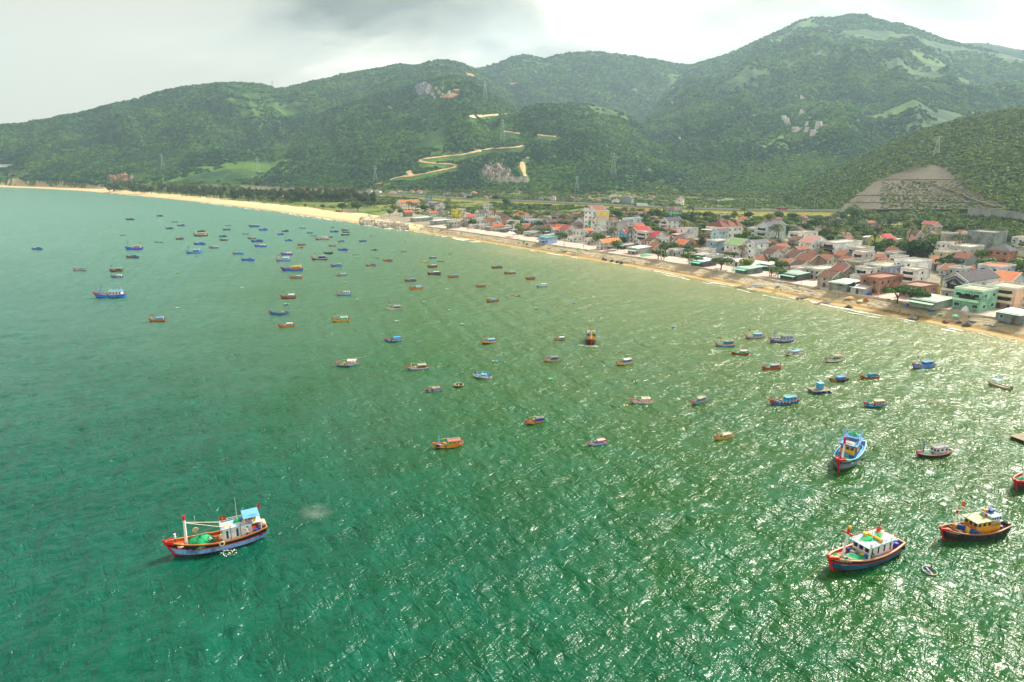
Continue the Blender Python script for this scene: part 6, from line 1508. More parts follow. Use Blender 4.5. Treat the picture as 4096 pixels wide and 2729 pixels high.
def house(x, y, w, d, h, wall, rt_, rc_, label='', ridge='y', fl=None, nwf=2, nws=3, trim='#d8d4cc', door=True, winw=1.1, rot=0, group=None, name='house', balcony=None, z0=None, dirt=.42, awning=None, tank=None, blind=False, dist_far=False):
    a = frame_at(x, y)+R(rot); z = float(np.interp(shore_dist(np.array([x]), np.array([y]))[0], [17, 40, 60, 500], [3.5, 3.5, 3.3, 7.5])) if z0 is None else z0
    rt = empty(name, (x, y, z-.2), a-math.pi/2, label=label, cat='house' if name == 'house' else name.replace('_', ' '), group=group)
    # local: +y inland, -y faces the sea, +x the side towards us
    fl = fl or max(1, int(round(h/3.2))); wm = M(wall, .85, dirt, .7, bump=.02)
    body = MB().box((0, d/2, h/2), (w, d, h), wm); gz = h
    rise = 0
    if rt_ in ('gable',):
        if ridge == 'y':
            rise = w*.30; body.add([(-w/2, 0, h), (w/2, 0, h), (0, 0, h+rise), (-w/2, d, h), (w/2, d, h), (0, d, h+rise)], [(0, 1, 2), (3, 5, 4)], wm)
        else:
            rise = d*.24; body.add([(-w/2, 0, h), (-w/2, d, h), (-w/2, d/2, h+rise), (w/2, 0, h), (w/2, d, h), (w/2, d/2, h+rise)], [(0, 2, 1), (3, 4, 5)], wm)
    body.build('wall', rt)
    ov = .45; r = MB(); tm = tile_mat(rc_) if rt_ in ('gable', 'hip') else (sheet_mat(rc_) if rt_ == 'shed' else None)
    if rt_ == 'gable':
        if ridge == 'y':
            k = rise/(w/2)*ov
            slab(r, [(-w/2-ov, -ov, h-k+.12), (0, -ov, h+rise+.12), (0, d+ov, h+rise+.12), (-w/2-ov, d+ov, h-k+.12)][::-1], .14, tm)
            slab(r, [(w/2+ov, -ov, h-k+.12), (0, -ov, h+rise+.12), (0, d+ov, h+rise+.12), (w/2+ov, d+ov, h-k+.12)], .14, tm)
        else:
            k = rise/(d/2)*ov
            slab(r, [(-w/2-ov, -ov, h-k+.12), (w/2+ov, -ov, h-k+.12), (w/2+ov, d/2, h+rise+.12), (-w/2-ov, d/2, h+rise+.12)], .14, tm)
            slab(r, [(-w/2-ov, d+ov, h-k+.12), (w/2+ov, d+ov, h-k+.12), (w/2+ov, d/2, h+rise+.12), (-w/2-ov, d/2, h+rise+.12)][::-1], .14, tm)
        ro = r.build('roof', rt)
        if trim and h > 3 and not dist_far:
            tb = MB(); tmm = M(trim, .7, .15)
            if ridge == 'y':
                for yy in (-ov-.06, d+ov+.06):
                    for sx in (-1, 1): tb.bar((sx*(w/2+ov), yy, h-k+.2), (0, yy, h+rise+.2), .13, tmm, 4)
            else:
                for xx in (-w/2-ov-.06, w/2+ov+.06):
                    for q in ((-ov), (d+ov)): tb.bar((xx, q, h-k+.2), (xx, d/2, h+rise+.2), .13, tmm, 4)
            tag(tb.build('barge_board', ro), kind=None)
    elif rt_ == 'hip':
        rise = min(w, d)*.32; o1 = ov+.1; A_ = [(-w/2-o1, -o1, h), (w/2+o1, -o1, h), (w/2+o1, d+o1, h), (-w/2-o1, d+o1, h)]
        if d > w: B_ = [(0, w/2, h+rise), (0, d-w/2, h+rise)]; fs = [(0, 1, 4), (1, 2, 5, 4), (2, 3, 5), (3, 0, 4, 5), (0, 3, 2, 1)]
        else: B_ = [(-w/2+d/2, d/2, h+rise), (w/2-d/2, d/2, h+rise)]; fs = [(0, 1, 5, 4), (1, 2, 5), (2, 3, 4, 5), (3, 0, 4), (0, 3, 2, 1)]
        r.add(A_+B_, fs, tm); r.build('roof', rt); MB().box((0, d/2, h-.12), (w+.7, d+.7, .22), M(trim, .7, .15)).build('cornice', rt)
    elif rt_ == 'flat':
        fm = M('#a8a49a', .9, .4, .5); r.box((0, d/2, h+.06), (w+.1, d+.1, .12), fm if rc_ is None else M(rc_, .9, .35, .5)); ro = r.build('roof', rt); pm = M(trim if trim else wall, .8, .2); p_ = MB()
        for (cx, cy, ww, dd) in ((0, 0, w+.2, .2), (0, d, w+.2, .2), (-w/2, d/2, .2, d-.2), (w/2, d/2, .2, d-.2)): p_.box((cx, cy, h+.45), (ww, dd, .78), pm)
        tag(p_.build('parapet', rt))
    elif rt_ == 'shed':
        q = [(-w/2-ov, -ov-.4, h-.1), (w/2+ov, -ov-.4, h-.1), (w/2+ov, d+ov, h+.45), (-w/2-ov, d+ov, h+.45)]; slab(r, q, .08, tm); r.build('roof', rt)
    # openings
    fh = h/fl
    if not blind:
        for f in range(fl):
            zc = f*fh+fh*.56; hh = min(1.3, fh*.42)
            a1, b1 = win_mesh(winw, hh, trim or '#c8c4bc')
            for i in range(nwf):
                xx = -w/2+w*(i+.5)/nwf
                if f == 0 and door and i == nwf//2: continue
                o = link(bpy.data.objects.new('window', a1), rt); o.location = (xx, -.03, zc); link(bpy.data.objects.new('pane', b1), o)
            if not dist_far or f > 0 or True:
                for i in range(nws):
                    o = link(bpy.data.objects.new('window', a1), rt); o.location = (w/2+.03, d*(i+.5)/nws, zc); o.rotation_euler = (0, 0, math.pi/2); link(bpy.data.objects.new('pane', b1), o)
        if door: MB().box((-w/2+w*(nwf//2+.5)/max(nwf, 1)*(1 if nwf else .6), -.04, 1.15), (1.3, .12, 2.3), M('#5c3c2c', .6, .2)).build('door', rt)
    if balcony:
        for f in range(1, fl):
            mb = MB().box((0, -.75, f*fh), (w*.96, 1.5, .16), M(balcony, .7, .15)).box((0, -1.45, f*fh+.5), (w*.96, .12, .9), M(balcony, .7, .15)); mb.build('balcony', rt)
            MB().box((0, -.05, f*fh+1.2), (w*.6, .14, fh*.62), M('#2c2420', .4)).build('opening', rt)
    if awning:
        am = MB(); q = [(-w/2-.5, -3.4, 2.5), (w/2+.5, -3.4, 2.5), (w/2+.5, .0, 3.0), (-w/2-.5, .0, 3.0)]; slab(am, q, .06, sheet_mat(awning)); aw = am.build('awning', rt)
        pb = MB()
        for sx in (-1, 1): MB().bar((sx*w/2, -3.2, 0), (sx*w/2, -3.2, 2.5), .07, M('#8c9090'), 5).build('post', aw)
    if tank: 
        tk = MB().lathe((w*.2, d*.6, h+.7), [(0, -.9), (.62, -.9), (.62, .9), (0, .9)], M('#8c9496', .5, .2), 10, axis='y').build('water_tank', rt)
        MB().box((w*.2, d*.6, h+.2), (1.0, 1.6, .4), M('#7c7c7c')).build('tank_stand', tk)
    return rt
# landmark buildings: x, y(base) in the photo, front, depth, height, wall, roof kind, roof colour, words, options
HL = [
 (1600,828,12,34,6.6,'#e8dfce','gable','#b4724c','long cream two-storey building with arcade and orange roof edge',dict(ridge='y',nws=8,nwf=3)),
 (1727,826,10,16,5.6,'#b898d4','flat','#c4a8dc','lilac flat-roofed building',dict(nws=2)),
 (1709,806,8,10,7,'#a8bcc4','gable','#343840','pale blue-grey house with black roof',dict(ridge='x')),
 (1752,844,9,12,7.5,'#e8eae6','gable','#6c4c44','white two-storey house with brown roof among palms',dict(ridge='x')),
 (1822,874,9,9,8.4,'#d8cc3c','flat','#b8ac50','bright yellow cube of a house',dict(nwf=2,nws=1,trim='#d8cc3c')),
 (1840,872,8,8,9,'#e8eaf0','flat',None,'white crenellated block behind the yellow cube',dict(nws=2)),
 (1722,870,7,10,5,'#a8dcc8','gable','#c85034','mint house with orange-red roof',dict(ridge='y')),
 (1752,866,8,13,5,'#b8b4ac','gable','#4c4440','grey gabled house with near-black roof, leftmost',dict(ridge='x')),
 (1622,867,8,10,5,'#8c8c86','gable','#c4602c','grey house with orange roof, first behind the rocky point',dict(ridge='y')),
 (1662,886,12,24,3.4,'#a8aca8','shed','#c0c6c4','long open hall with grey sheet roof near the rocky point',dict(blind=True)),
 (1738,898,9,22,3.6,'#9ca4a0','shed','#d0d6d4','long shed with white sheet roof behind the sand',dict(blind=True)),
 (1802,915,8,12,6,'#a8b0a0','flat',None,'grey open-fronted pergola building by the sand',dict(nwf=3,awning='#1ca078')),
 (1868,893,8,11,6.5,'#e0e0dc','gable','#b84838','white house with red roof and twin gables',dict(ridge='y')),
 (1906,904,6,8,6,'#dce0c0','flat',None,'small pale lemon flat-roofed house',dict()),
 (1916,870,9,14,5.2,'#e0e4e4','gable','#504848','white house with dark double gable roof',dict(ridge='y')),
 (1965,875,8,10,5.4,'#dcdcd8','gable','#80403c','white gabled house with maroon roof',dict(ridge='y')),
 (1945,838,9,11,6.2,'#f0f0ea','flat',None,'white flat-roofed house beside magenta bougainvillea',dict()),
 (2080,890,13,13,7.4,'#ece8e0','hip','#c0603c','white villa with broad orange hipped roof',dict(nwf=3,nws=3)),
 (2118,910,11,17,6.4,'#b0c0c8','flat','#98a8b0','blue-grey flat-roofed two-storey house',dict(balcony='#c4d0d8',nws=4)),
 (2329,920,13,13,6.6,'#dce4ee','gable','#5c4844','white-blue house with broad brown gable',dict(ridge='y',nwf=3)),
 (2216,946,7,9,5.4,'#b8d0ea','gable','#c06c38','light blue little house with orange roof',dict(ridge='y')),
 (2262,952,10,14,7,'#d8d4c8','gable','#a03c40','cream two-storey house with wine-red roof',dict(ridge='x',nwf=2,nws=2)),
 (2188,975,12,10,4.6,'#9cbcec','shed','#2c8860','sky-blue shop with green sheet roof by the promenade',dict(nwf=1,nws=0,awning='#8cb8e8')),
 (2341,946,7,10,4.6,'#c4c0b8','gable','#c8703c','small grey house with bright orange roof',dict(ridge='y')),
 (2412,1000,8,19,5,'#d0d0cc','gable','#d88048','grey-white house with bright orange ribbed roof',dict(ridge='y',nws=3)),
 (2380,972,8,12,4.6,'#a8a294','gable','#4c3834','house with very dark brown roof next to sheds',dict(ridge='x')),
 (2378,938,16,14,19,'#f0f0ec','gable','#94604c','tall colour-blocked tower house in yellow, pink and mint, tallest in town',dict(ridge='y',nwf=3,nws=3,fl=5,winw=1.5)),
 (2418,952,12,13,8.5,'#e8eceb','flat',None,'white annexe with two square windows beneath the colour-blocked tower',dict(nws=2,fl=2)),
 (2450,956,10,17,13,'#b4b2ac','flat','#a8a49c','bare grey four-storey block right of the colour-blocked tower',dict(nwf=2,nws=0,fl=4,trim='#a09c94',tank=1)),
 (2512,928,9,17,10.5,'#ced4dc','flat','#c4ccd4','pale grey block with blue roof corner',dict(nws=2,fl=3,trim='#c4ccd8')),
 (2500,970,8,9,7.6,'#90c0e8','gable','#b02c38','sky-blue house with red roof',dict(ridge='y',nwf=2,nws=1)),
 (2545,974,9,17,9.4,'#e4e6ee','gable','#b02c38','long white house with bright red roof, left of the balconied one',dict(ridge='y',nws=1)),
 (2578,980,9,12,9,'#e4e0d0','flat','#b8b4a4','cream balconied three-storey building with rows of windows',dict(balcony='#e8e4d8',nwf=4,fl=3)),
 (2618,982,12,15,6.8,'#e8ecf2','gable','#b42c38','white house with crimson roof and small square windows',dict(ridge='x',nws=2,nwf=2)),
 (2665,936,9,20,10.5,'#eceef0','gable','#40444c','tall white house with slate-dark roof',dict(ridge='y',nws=3,fl=3,balcony='#ece8e8')),
 (2692,882,14,14,8.8,'#8cdcc8','hip','#7c4444','mint-green three-storey house with maroon hipped roof',dict(nwf=3,nws=4,fl=3,trim='#8cd0c4')),
 (2740,970,10,16,9.6,'#ecf0f4','flat',None,'tall plain white block with notched parapet',dict(nwf=1,nws=0,fl=3)),
 (2730,1002,9,13,4.4,'#8c8c86','gable','#c4683c','grey shed-like house with twin orange roofs',dict(ridge='x',blind=True)),
 (2790,990,12,16,4.8,'#b08c70','flat','#b8b0a4','beige brick block under the yellow and black sign',dict(nwf=1,nws=2,trim='#a8886c')),
 (2706,974,6,10,6.6,'#9cbcb8','shed','#c86c68','narrow grey-teal house with pink roof',dict(nwf=1)),
 (2862,1016,10,18,8.2,'#90a8bc','flat','#b0b8c0','blue-grey two-storey block with one square window',dict(nwf=1,nws=0,fl=2)),
 (2870,984,8,12,9.6,'#b4dce4','gable','#645054','pale turquoise house with small gable dormer and brown roof',dict(ridge='y',nwf=1,nws=1)),
 (2808,1029,7,14,4.2,'#e8e6dc','flat',None,'low white box with cream front and two windows',dict(nwf=2,nws=1)),
 (2549,1018,10,14,4.2,'#a8aca4','shed','#bcd8c4','grey shack with pale green and white sheet roof',dict(nwf=3,nws=0,awning='#d8e4e0')),
 (2805,1068,10,13,3.4,'#5c6468','shed','#dce2e8','dark beach kiosk with white roof and turquoise awning',dict(blind=True,awning='#2cc498')),
 (3062,972,11,27,11.5,'#c4d2d6','gable','#54565e','tall light grey building with painted lettering and dark double roof',dict(ridge='y',nws=0,fl=3,nwf=2,balcony='#d8dce0')),
 (2945,1034,12,18,8.4,'#ecdce2','gable','#84a470','pale pink building with sage-green roofs',dict(ridge='x',nws=3,fl=2,trim='#f0e8e8')),
 (3010,1040,7,15,10.2,'#f2f4f6','gable','#6c6c74','angular white house with grey lean roof',dict(ridge='y',nwf=1,nws=1,fl=3)),
 (3072,1046,9,15,6.4,'#dcdcd8','flat','#2c8c74','white house with green netting round its roof terrace',dict(nwf=2,nws=1,awning='#58b050')),
 (3100,1046,10,19,4.6,'#c8c4b8','gable','#84402c','low house with large dark red-brown tiled roof',dict(ridge='x')),
 (3190,992,10,24,9.5,'#f0f2f2','flat',None,'stepped white house with arches and notched parapets',dict(nws=3,fl=3,balcony='#f0f2f2')),
 (3236,1030,10,19,9,'#eef0f0','gable','#b88880','white villa with dusty pink roof and brown shutters',dict(ridge='x',nws=4,fl=2,nwf=2,balcony='#eeeeee')),
 (3182,1062,9,16,5.2,'#c4c2b8','gable','#5c3c30','grey house with dark brown roof and white eaves',dict(ridge='x',nwf=2)),
 (3220,1078,11,20,3.8,'#8c7c6c','gable','#7c4830','wide low house with rusty brown roof behind the awnings',dict(ridge='x',blind=True)),
 (2985,1098,9,14,3.2,'#6c8484','shed','#5c9478','green-roofed seafront stall with a teal awning',dict(blind=True,awning='#20a884')),
 (3180,1124,11,12,3.4,'#54605c','shed','#2c6c58','open stall under a broad dark green awning',dict(blind=True,awning='#2c8468')),
 (3332,1035,11,31,9,'#f2f4f4','flat','#b4b4ac','long white modern block with dark timber front',dict(nws=0,fl=3,nwf=2,balcony='#6c5040')),
 (3436,1042,10,15,6.8,'#dfe8e8','flat',None,'white house with mint veranda and tall shutters',dict(nwf=3,nws=1,balcony='#c4dcd8')),
 (3530,1126,13,24,7.4,'#b4c6de','flat','#a8a494','pale blue two-storey building with striped side wall',dict(nws=1,fl=2,nwf=2,balcony='#c4d4e4')),
 (3530,1004,13,15,6.4,'#d8e07c','gable','#b43c3c','lime-yellow house with red gables',dict(ridge='y',nwf=2,nws=1)),
 (3505,1178,10,22,7,'#a87c68','flat','#94705c','unfinished red brick building without a roof',dict(nws=4,fl=2,trim='#a86c54')),
 (3375,1170,9,15,4.2,'#8c9490','shed','#6ca484','grey warehouse with pale green sheet roof',dict(nwf=0,nws=0,door=False)),
 (3318,1152,8,12,5,'#a8a69c','gable','#6c4430','weathered grey gable house with moss-brown roof, nearer of two',dict(ridge='x',nwf=1)),
 (3362,1124,8,12,5,'#8c8a80','gable','#7c4030','mouldy grey gable house with red-brown roof, further of two',dict(ridge='x',nwf=1)),
 (3270,1120,9,21,5,'#c0bfb4','flat','#c8c4b8','long whitish flat-roofed house with slatted front',dict(nwf=3,nws=0)),
 (3450,1180,7,9,3.2,'#b4bcc0','shed','#ccd2d6','little white shack beside the brick building',dict(nwf=1,nws=0)),
 (3425,1084,10,13,4.8,'#a49c88','flat','#4c4a44','blackened concrete house with one blue window',dict()),
 (3640,1122,11,20,9,'#eef0f2','flat','#a8a89c','white modern two-storey house with brown-edged roof slab',dict(nwf=2,nws=0,trim='#e8e8e8')),
 (3650,1152,8,13,8.4,'#ecebe6','flat',None,'white balconied house with timber shutters and rose medallion',dict(balcony='#eceae4',nwf=2,nws=1)),
 (3670,1196,10,17,5,'#b08878','flat','#a08070','pinkish brick shell of a house under construction',dict(nwf=2,nws=2,trim='#a88070')),
 (3850,1212,11,30,9.4,'#d8dce0','gable','#4c4850','large house with slate-grey roof and yellow-tiled columns',dict(ridge='y',nws=0,fl=2,nwf=2,balcony='#ece8dc')),
 (3905,1250,11,16,8.4,'#84c4a8','flat','#a8a690','mint-green two-storey house with white balustrades',dict(balcony='#b8ecc8',fl=2,nwf=3,nws=2,trim='#d4ecd8',winw=2.0)),
 (4040,1240,12,18,8.4,'#d8b8a0','flat','#b0a898','pink and green terraced house at the right edge',dict(balcony='#e4d4b8',nwf=3,nws=1)),
 (3990,1128,12,17,7,'#a8c8e4','flat','#c8704c','blue house with big dark window and white grille',dict(nwf=2,nws=1,winw=2.4)),
 (4020,1062,12,13,7.6,'#a8735c','hip','#4c4c54','open brick two-storey frame with dark hipped roof',dict(nwf=3,nws=2,trim='#b48068',winw=1.8)),
 (3955,1012,18,20,11.5,'#8c9494','flat','#8c8c84','large bare concrete-block building, blind grey',dict(blind=True,trim='#8c9090')),
 (3970,926,13,13,7,'#e8e2cc','hip','#c4703c','cream villa with orange hipped roof below the retaining slope',dict(nwf=4,nws=2)),
 (3728,940,11,11,6.4,'#dccf74','gable','#a4403c','yellow house with dark red roof behind palms',dict(ridge='x',nwf=1,nws=1)),
 (3796,1000,8,9,9.5,'#b0a8a8','flat','#8c8c88','stained grey-pink tower house with roof tank room',dict(blind=True)),
 (3772,1050,10,18,5,'#c8bc94','flat','#7c786c','old cream single-storey hall with faded paint',dict(nwf=2,nws=2)),
 (3868,1028,12,20,4.8,'#c0c0b8','flat','#c8c8c0','low white terrace-roofed house',dict()),
 (3730,1238,11,17,3.4,'#8c9c94','shed','#6c9074','seafront shed with patched green and tan roof',dict(blind=True,awning='#5c9c7c')),
 (4082,1012,8,16,8,'#eef0f2','flat',None,'white stepped house at the right edge',dict(nws=2)),
 (4030,1168,10,18,5,'#b8c4cc','gable','#d07c4c','house with vivid orange roof at the right edge',dict(ridge='x')),
 (4068,1294,9,12,3.4,'#6c7c80','shed','#98b8a4','mint-roofed shed at the right edge of the promenade',dict(nwf=2,nws=0)),
 (2728,826,26,12,7.5,'#eceae6','gable','#a04048','long white hall with red roof beyond the highway',dict(ridge='x',nwf=9,nws=1,rot=-58)),
 (2512,820,22,14,7.6,'#8c969c','gable','#5c4444','big grey blind-sided hall beyond the highway',dict(ridge='x',blind=True,rot=-55)),
 (2462,819,16,10,4.6,'#ecece8','gable','#a8303c','white hall with red roof beyond the highway',dict(ridge='x',nwf=5,nws=1,rot=-55)),
 (2208,809,9,9,6.4,'#e8dcd4','gable','#c87058','small white house with salmon roof beyond the highway',dict(ridge='x',rot=-50)),
 (1446,756,12,12,9,'#f0f2f0','flat',None,'tall white cube house beyond the casuarinas',dict()),
 (1335,776,14,12,6.5,'#ecece8','gable','#80343c','white house with maroon roof beyond the casuarinas',dict(ridge='x')),
 (1195,752,18,12,5.4,'#e4eae8','flat','#a8c4bc','white house with mint terrace beyond the beach trees',dict()),
 (445,732,14,10,5.5,'#dccf9c','gable','#b05c50','lone cream house with red roof at the hill foot, far left',dict(ridge='x')),
]
house_xy = []
for row in HL:
    T_LAND.append((row[0]+10, row[1]-12, ' '.join(row[8].split()[:0]) or row[8]))
short = {8: 'x'}
T_POOL = [(1600,815,'the long cream building'),(1727,818,'the lilac building'),(1822,862,'the yellow cube'),(1722,862,'the mint house'),(2090,875,'the orange-hipped villa'),(2400,890,'the colour-blocked tower'),(2188,965,'the sky-blue shop'),
 (2262,940,'the cream wine-roofed house'),(2470,930,'the bare grey block'),(2512,960,'the sky-blue red-roofed house'),(2590,965,'the balconied building'),(2640,965,'the crimson-roofed house'),(2705,865,'the mint three-storey house'),(2757,950,'the plain white block'),
 (2880,940,'the signboard building'),(2880,1000,'the blue-grey block'),(3105,945,'the lettered grey building'),(2970,1010,'the pink green-roofed building'),(3040,1020,'the angular white house'),(3250,1005,'the pink-roofed villa'),(3380,1005,'the long white modern block'),
 (3545,985,'the lime-yellow house'),(3570,1095,'the pale blue building'),(3520,1155,'the unfinished brick building'),(3395,1150,'the green-roofed warehouse'),(3670,1130,'the balconied white house'),(3900,1170,'the slate-roofed house'),(3950,1225,'the balustraded green house'),
 (3990,980,'the blind concrete building'),(3985,905,'the cream hilltop villa'),(3735,925,'the yellow red-roofed house'),(3800,975,'the stained tower'),(2765,815,'the hall beyond the highway'),(1945,830,'the bougainvillea house'),(2412,985,'the ribbed orange roof'),(3110,1030,'the red-brown roof')]
for x, y, w, d, h, wall, rt_, rc_, words, op in HL:
    z = 3.5 if y > 840 else 5
    p = P(x, y, z); op = dict(op)
    a = frame_at(p[0], p[1]); w, d = w*.92, d*.86; p = p-np.array([math.sin(a), -math.cos(a), 0])*w*.42
    house(p[0], p[1], w, d, h, wall, rt_, rc_, label=words if len(words.split()) >= 4 else words+' in town', **op)
    a = frame_at(p[0], p[1])+R(op.get('rot', 0)); house_xy.append((p[0]+math.cos(a)*d/2, p[1]+math.sin(a)*d/2, math.hypot(w, d)*.46))
# colour blocks of the tower house
p = P(2378, 938, 3.5); a = frame_at(p[0], p[1]); 
tw = [o for o in col.objects if o.get('label', '').startswith('tall colour-blocked')][0]
fh = 19/5
for i, c_ in enumerate(('#cfe8dc', '#e8c4b0', '#f0dc74')):
    MB().box((8.06, 7, fh*(i+2)+fh/2), (.06, 13.9, fh*.98), M(c_, .85, .15)).build('painted_panel', tw)
for i, (c_, y0, hh) in enumerate((('#e4d468', 0, 3), ('#8cb0dc', 1, 2.4), ('#3cae64', 2, 4.2), ('#e8c4b0', 3, 3.4), ('#8cb0dc', 4, 3))):
    MB().box((-6.4+i*3.1, -.06, 3+y0*3.1), (2.9, .06, hh), M(c_, .85, .15)).build('painted_panel', tw)
MB().box((0, 7, 19.0), (16.8, 15, .5), M('#cfe0f0')).build('cornice', tw)
MB().box((-4, 3, 20.2), (7, 7, 2.6), M('#eef0f2')).build('penthouse', tw)
mb = MB(); slab(mb, [(-8, -1, 21.4), (-4, -1, 23.6), (-4, 7, 23.6), (-8, 7, 21.4)][::-1], .14, tile_mat('#94604c')); slab(mb, [(0, -1, 21.4), (-4, -1, 23.6), (-4, 7, 23.6), (0, 7, 21.4)], .14, tile_mat('#94604c')); mb.build('penthouse_roof', tw)
# the building with the yellow and black sign
p = P(2852, 972, 3.5)
sg = house(p[0], p[1], 15, 24, 11, '#e4e4dc', 'flat', '#a8a49a', label='white building with arched windows, reddish hipped roofs and a black signboard', nws=4, nwf=1, fl=3, trim='#e8e6e0', winw=1.6, balcony=None)
house_xy.append((p[0]+9, p[1]+8, 13))
for (cx, cy, ww, dd) in ((0, 5, 14, 9), (0, 15, 14, 11), (3, 21, 9, 6)):
    mb = MB(); o1 = .6; hh = 12; rise = 4.4
    mb.add([(cx-ww/2-o1, cy-dd/2-o1, hh), (cx+ww/2+o1, cy-dd/2-o1, hh), (cx+ww/2+o1, cy+dd/2+o1, hh), (cx-ww/2-o1, cy+dd/2+o1, hh), (cx, cy, hh+rise)], [(0, 1, 4), (1, 2, 4), (2, 3, 4), (3, 0, 4), (0, 3, 2, 1)], tile_mat('#80402c')); mb.build('hipped_roof', sg)
MB().box((0, -3.0, 9.6), (15.4, 6, .3), M('#d8ccc4')).build('terrace', sg)
for sx in (-7, -2.5, 2.5, 7): MB().bar((sx, -5.6, 6.6), (sx, -5.6, 9.6), .22, M('#a88c80'), 6).build('column', sg)
MB().box((0, -2.9, 3.2), (15, 5.8, 6.4), M('#d8a428', .7, .2)).build('ground_floor', sg)
MB().box((0, -5.95, 4.7), (14.6, .2, 4.2), M('#d89c18', .5, .1)).build('sign_frame', sg)
sb = MB().box((-.8, -6.1, 4.7), (12.4, .16, 3.4), M('#1c1a18', .5, .1)).build('signboard', sg)
MB().lathe((-5.6, -6.2, 4.8), [(0, 0), (1.2, 0), (1.2, .05), (0, .05)], M('#b8c048', .6), 14, axis='y').build('sign_emblem', sb)
def flat_text(txt, size, color, parent, loc, rot, name='sign_lettering', sx=1.0):
    t = bpy.data.curves.new(name, 'FONT'); t.body = txt; t.size = size; t.extrude = .03; t.align_x = 'CENTER'; t.materials.append(M(color, .5, .05))
    tmp = bpy.data.objects.new(name, t); col.objects.link(tmp); dg = bpy.context.evaluated_depsgraph_get(); me = bpy.data.meshes.new_from_object(tmp.evaluated_get(dg))
    bpy.data.objects.remove(tmp); o = link(bpy.data.objects.new(name, me), parent); o.location = loc; o.rotation_euler = rot; o.scale = (sx, 1, 1); return o
flat_text('TRANG TRÍ NỘI THẤT', .95, '#e8e8e4', sb, (.7, -6.22, 5.3), (math.pi/2, 0, 0), sx=.88)
flat_text('NHƯ Ý 2', 1.75, '#e0b020', sb, (.8, -6.22, 3.7), (math.pi/2, 0, 0))
gb = [o for o in col.objects if o.get('label', '').startswith('tall light grey building with painted')][0]
flat_text('KTS', 1.5, '#4c6c88', gb, (5.58, 3.2, 9.6), (math.pi/2, 0, math.pi/2), 'wall_lettering'); flat_text('PHÚ XUÂN', 1.5, '#b05868', gb, (5.58, 9.4, 9.6), (math.pi/2, 0, math.pi/2), 'wall_lettering')
MB().box((5.56, 13.5, 5.2), (.05, 26.6, .14), M('#7c8488')).build('string_course', gb)
bl = [o for o in col.objects if o.get('label', '').startswith('pale blue two-storey')][0]
for i in range(5): MB().box((6.53, 3+i*4.6, 5.6), (.05, 1.6, 2.9), M('#a4b6d0')).build('painted_stripe', bl)
for zz_ in (3.5, 7.3): MB().box((6.54, 12, zz_), (.06, 23.6, .35), M('#7088a8')).build('string_course', bl)
em = [o for o in col.objects if o.get('label', '').startswith('large house with slate')][0]
for sx in (-5.2, 5.2): MB().box((sx, -1.5, 3.4), (.7, .7, 6.8), M('#c8b440', .5, .3, 3.0)).build('tiled_column', em)
for k_ in range(2):
    mb = MB(); ov = .4; yy0 = -1.6-k_*1.6; w_ = 8-k_*2.4; hh = 9.0-k_*1.2; slab(mb, [(-w_/2, yy0, hh), (0, yy0, hh+2.2), (0, 2, hh+2.2), (-w_/2, 2, hh)][::-1], .16, tile_mat('#4c4850')); slab(mb, [(w_/2, yy0, hh), (0, yy0, hh+2.2), (0, 2, hh+2.2), (w_/2, 2, hh)], .16, tile_mat('#4c4850')); mb.build('porch_roof', em)
wl = M('#a8acae', .9, .4, .6)

# ------------------------------------------------------------------ ordinary houses filling the streets
top_line = [(1540, 800), (1700, 800), (1900, 822), (2050, 850), (2300, 872), (2500, 862), (2700, 868), (2850, 880), (3100, 884), (3300, 882), (3600, 884), (3900, 900), (4200, 905)]
def img_xy(x, y, z):
    c, s = math.cos(PITCH), math.sin(PITCH); dz = z-CAM_H; zc = y*c-dz*s; return W4/2+FPX*x/zc, H4/2-FPX*(y*s+dz*c)/zc
hr = random.Random(21); ninf = 0; far_h = []
walls_ = ['#a8a69e', '#b8b4aa', '#8c8a84', '#d4d4d0', '#c4c2ba', '#dcdcd8', '#a09c90', '#9c9a94', '#c8c0b0', '#b4c4cc', '#d8d0c0', '#e0e0dc', '#8f9a9c']
sheets_ = ['#8c8e8c', '#b0b2ae', '#76787a', '#6c9480', '#b8bab8', '#85857e', '#989a94', '#8c8270']
roof_n = {'#6c3c28': 'brown', '#7c4830': 'rust-brown', '#8c5034': 'tan-brown', '#5c3628': 'dark brown', '#8c4c30': 'rusty', '#4c302a': 'blackish brown', '#74503c': 'faded brown', '#80402c': 'red-brown', '#94583a': 'orange-brown', '#b05c34': 'orange'}
wall_n = dict(zip(walls_, ['grey', 'warm grey', 'dark grey', 'whitish', 'pale grey', 'white', 'mouldy grey', 'cement grey', 'cream-grey', 'bluish', 'cream', 'white-painted', 'slate-tinted']))
sheet_n = dict(zip(sheets_, ['grey', 'light grey', 'dull grey', 'pale green', 'white', 'weathered grey', 'silver', 'tan']))
tree_spots = []
t0 = t_of(1640, 925); t1 = t_of(4090, 1366)+40
s_rows = [37, 49, 61, 73, 86, 100, 115, 131, 148, 167, 188, 211, 236, 263, 292, 323]
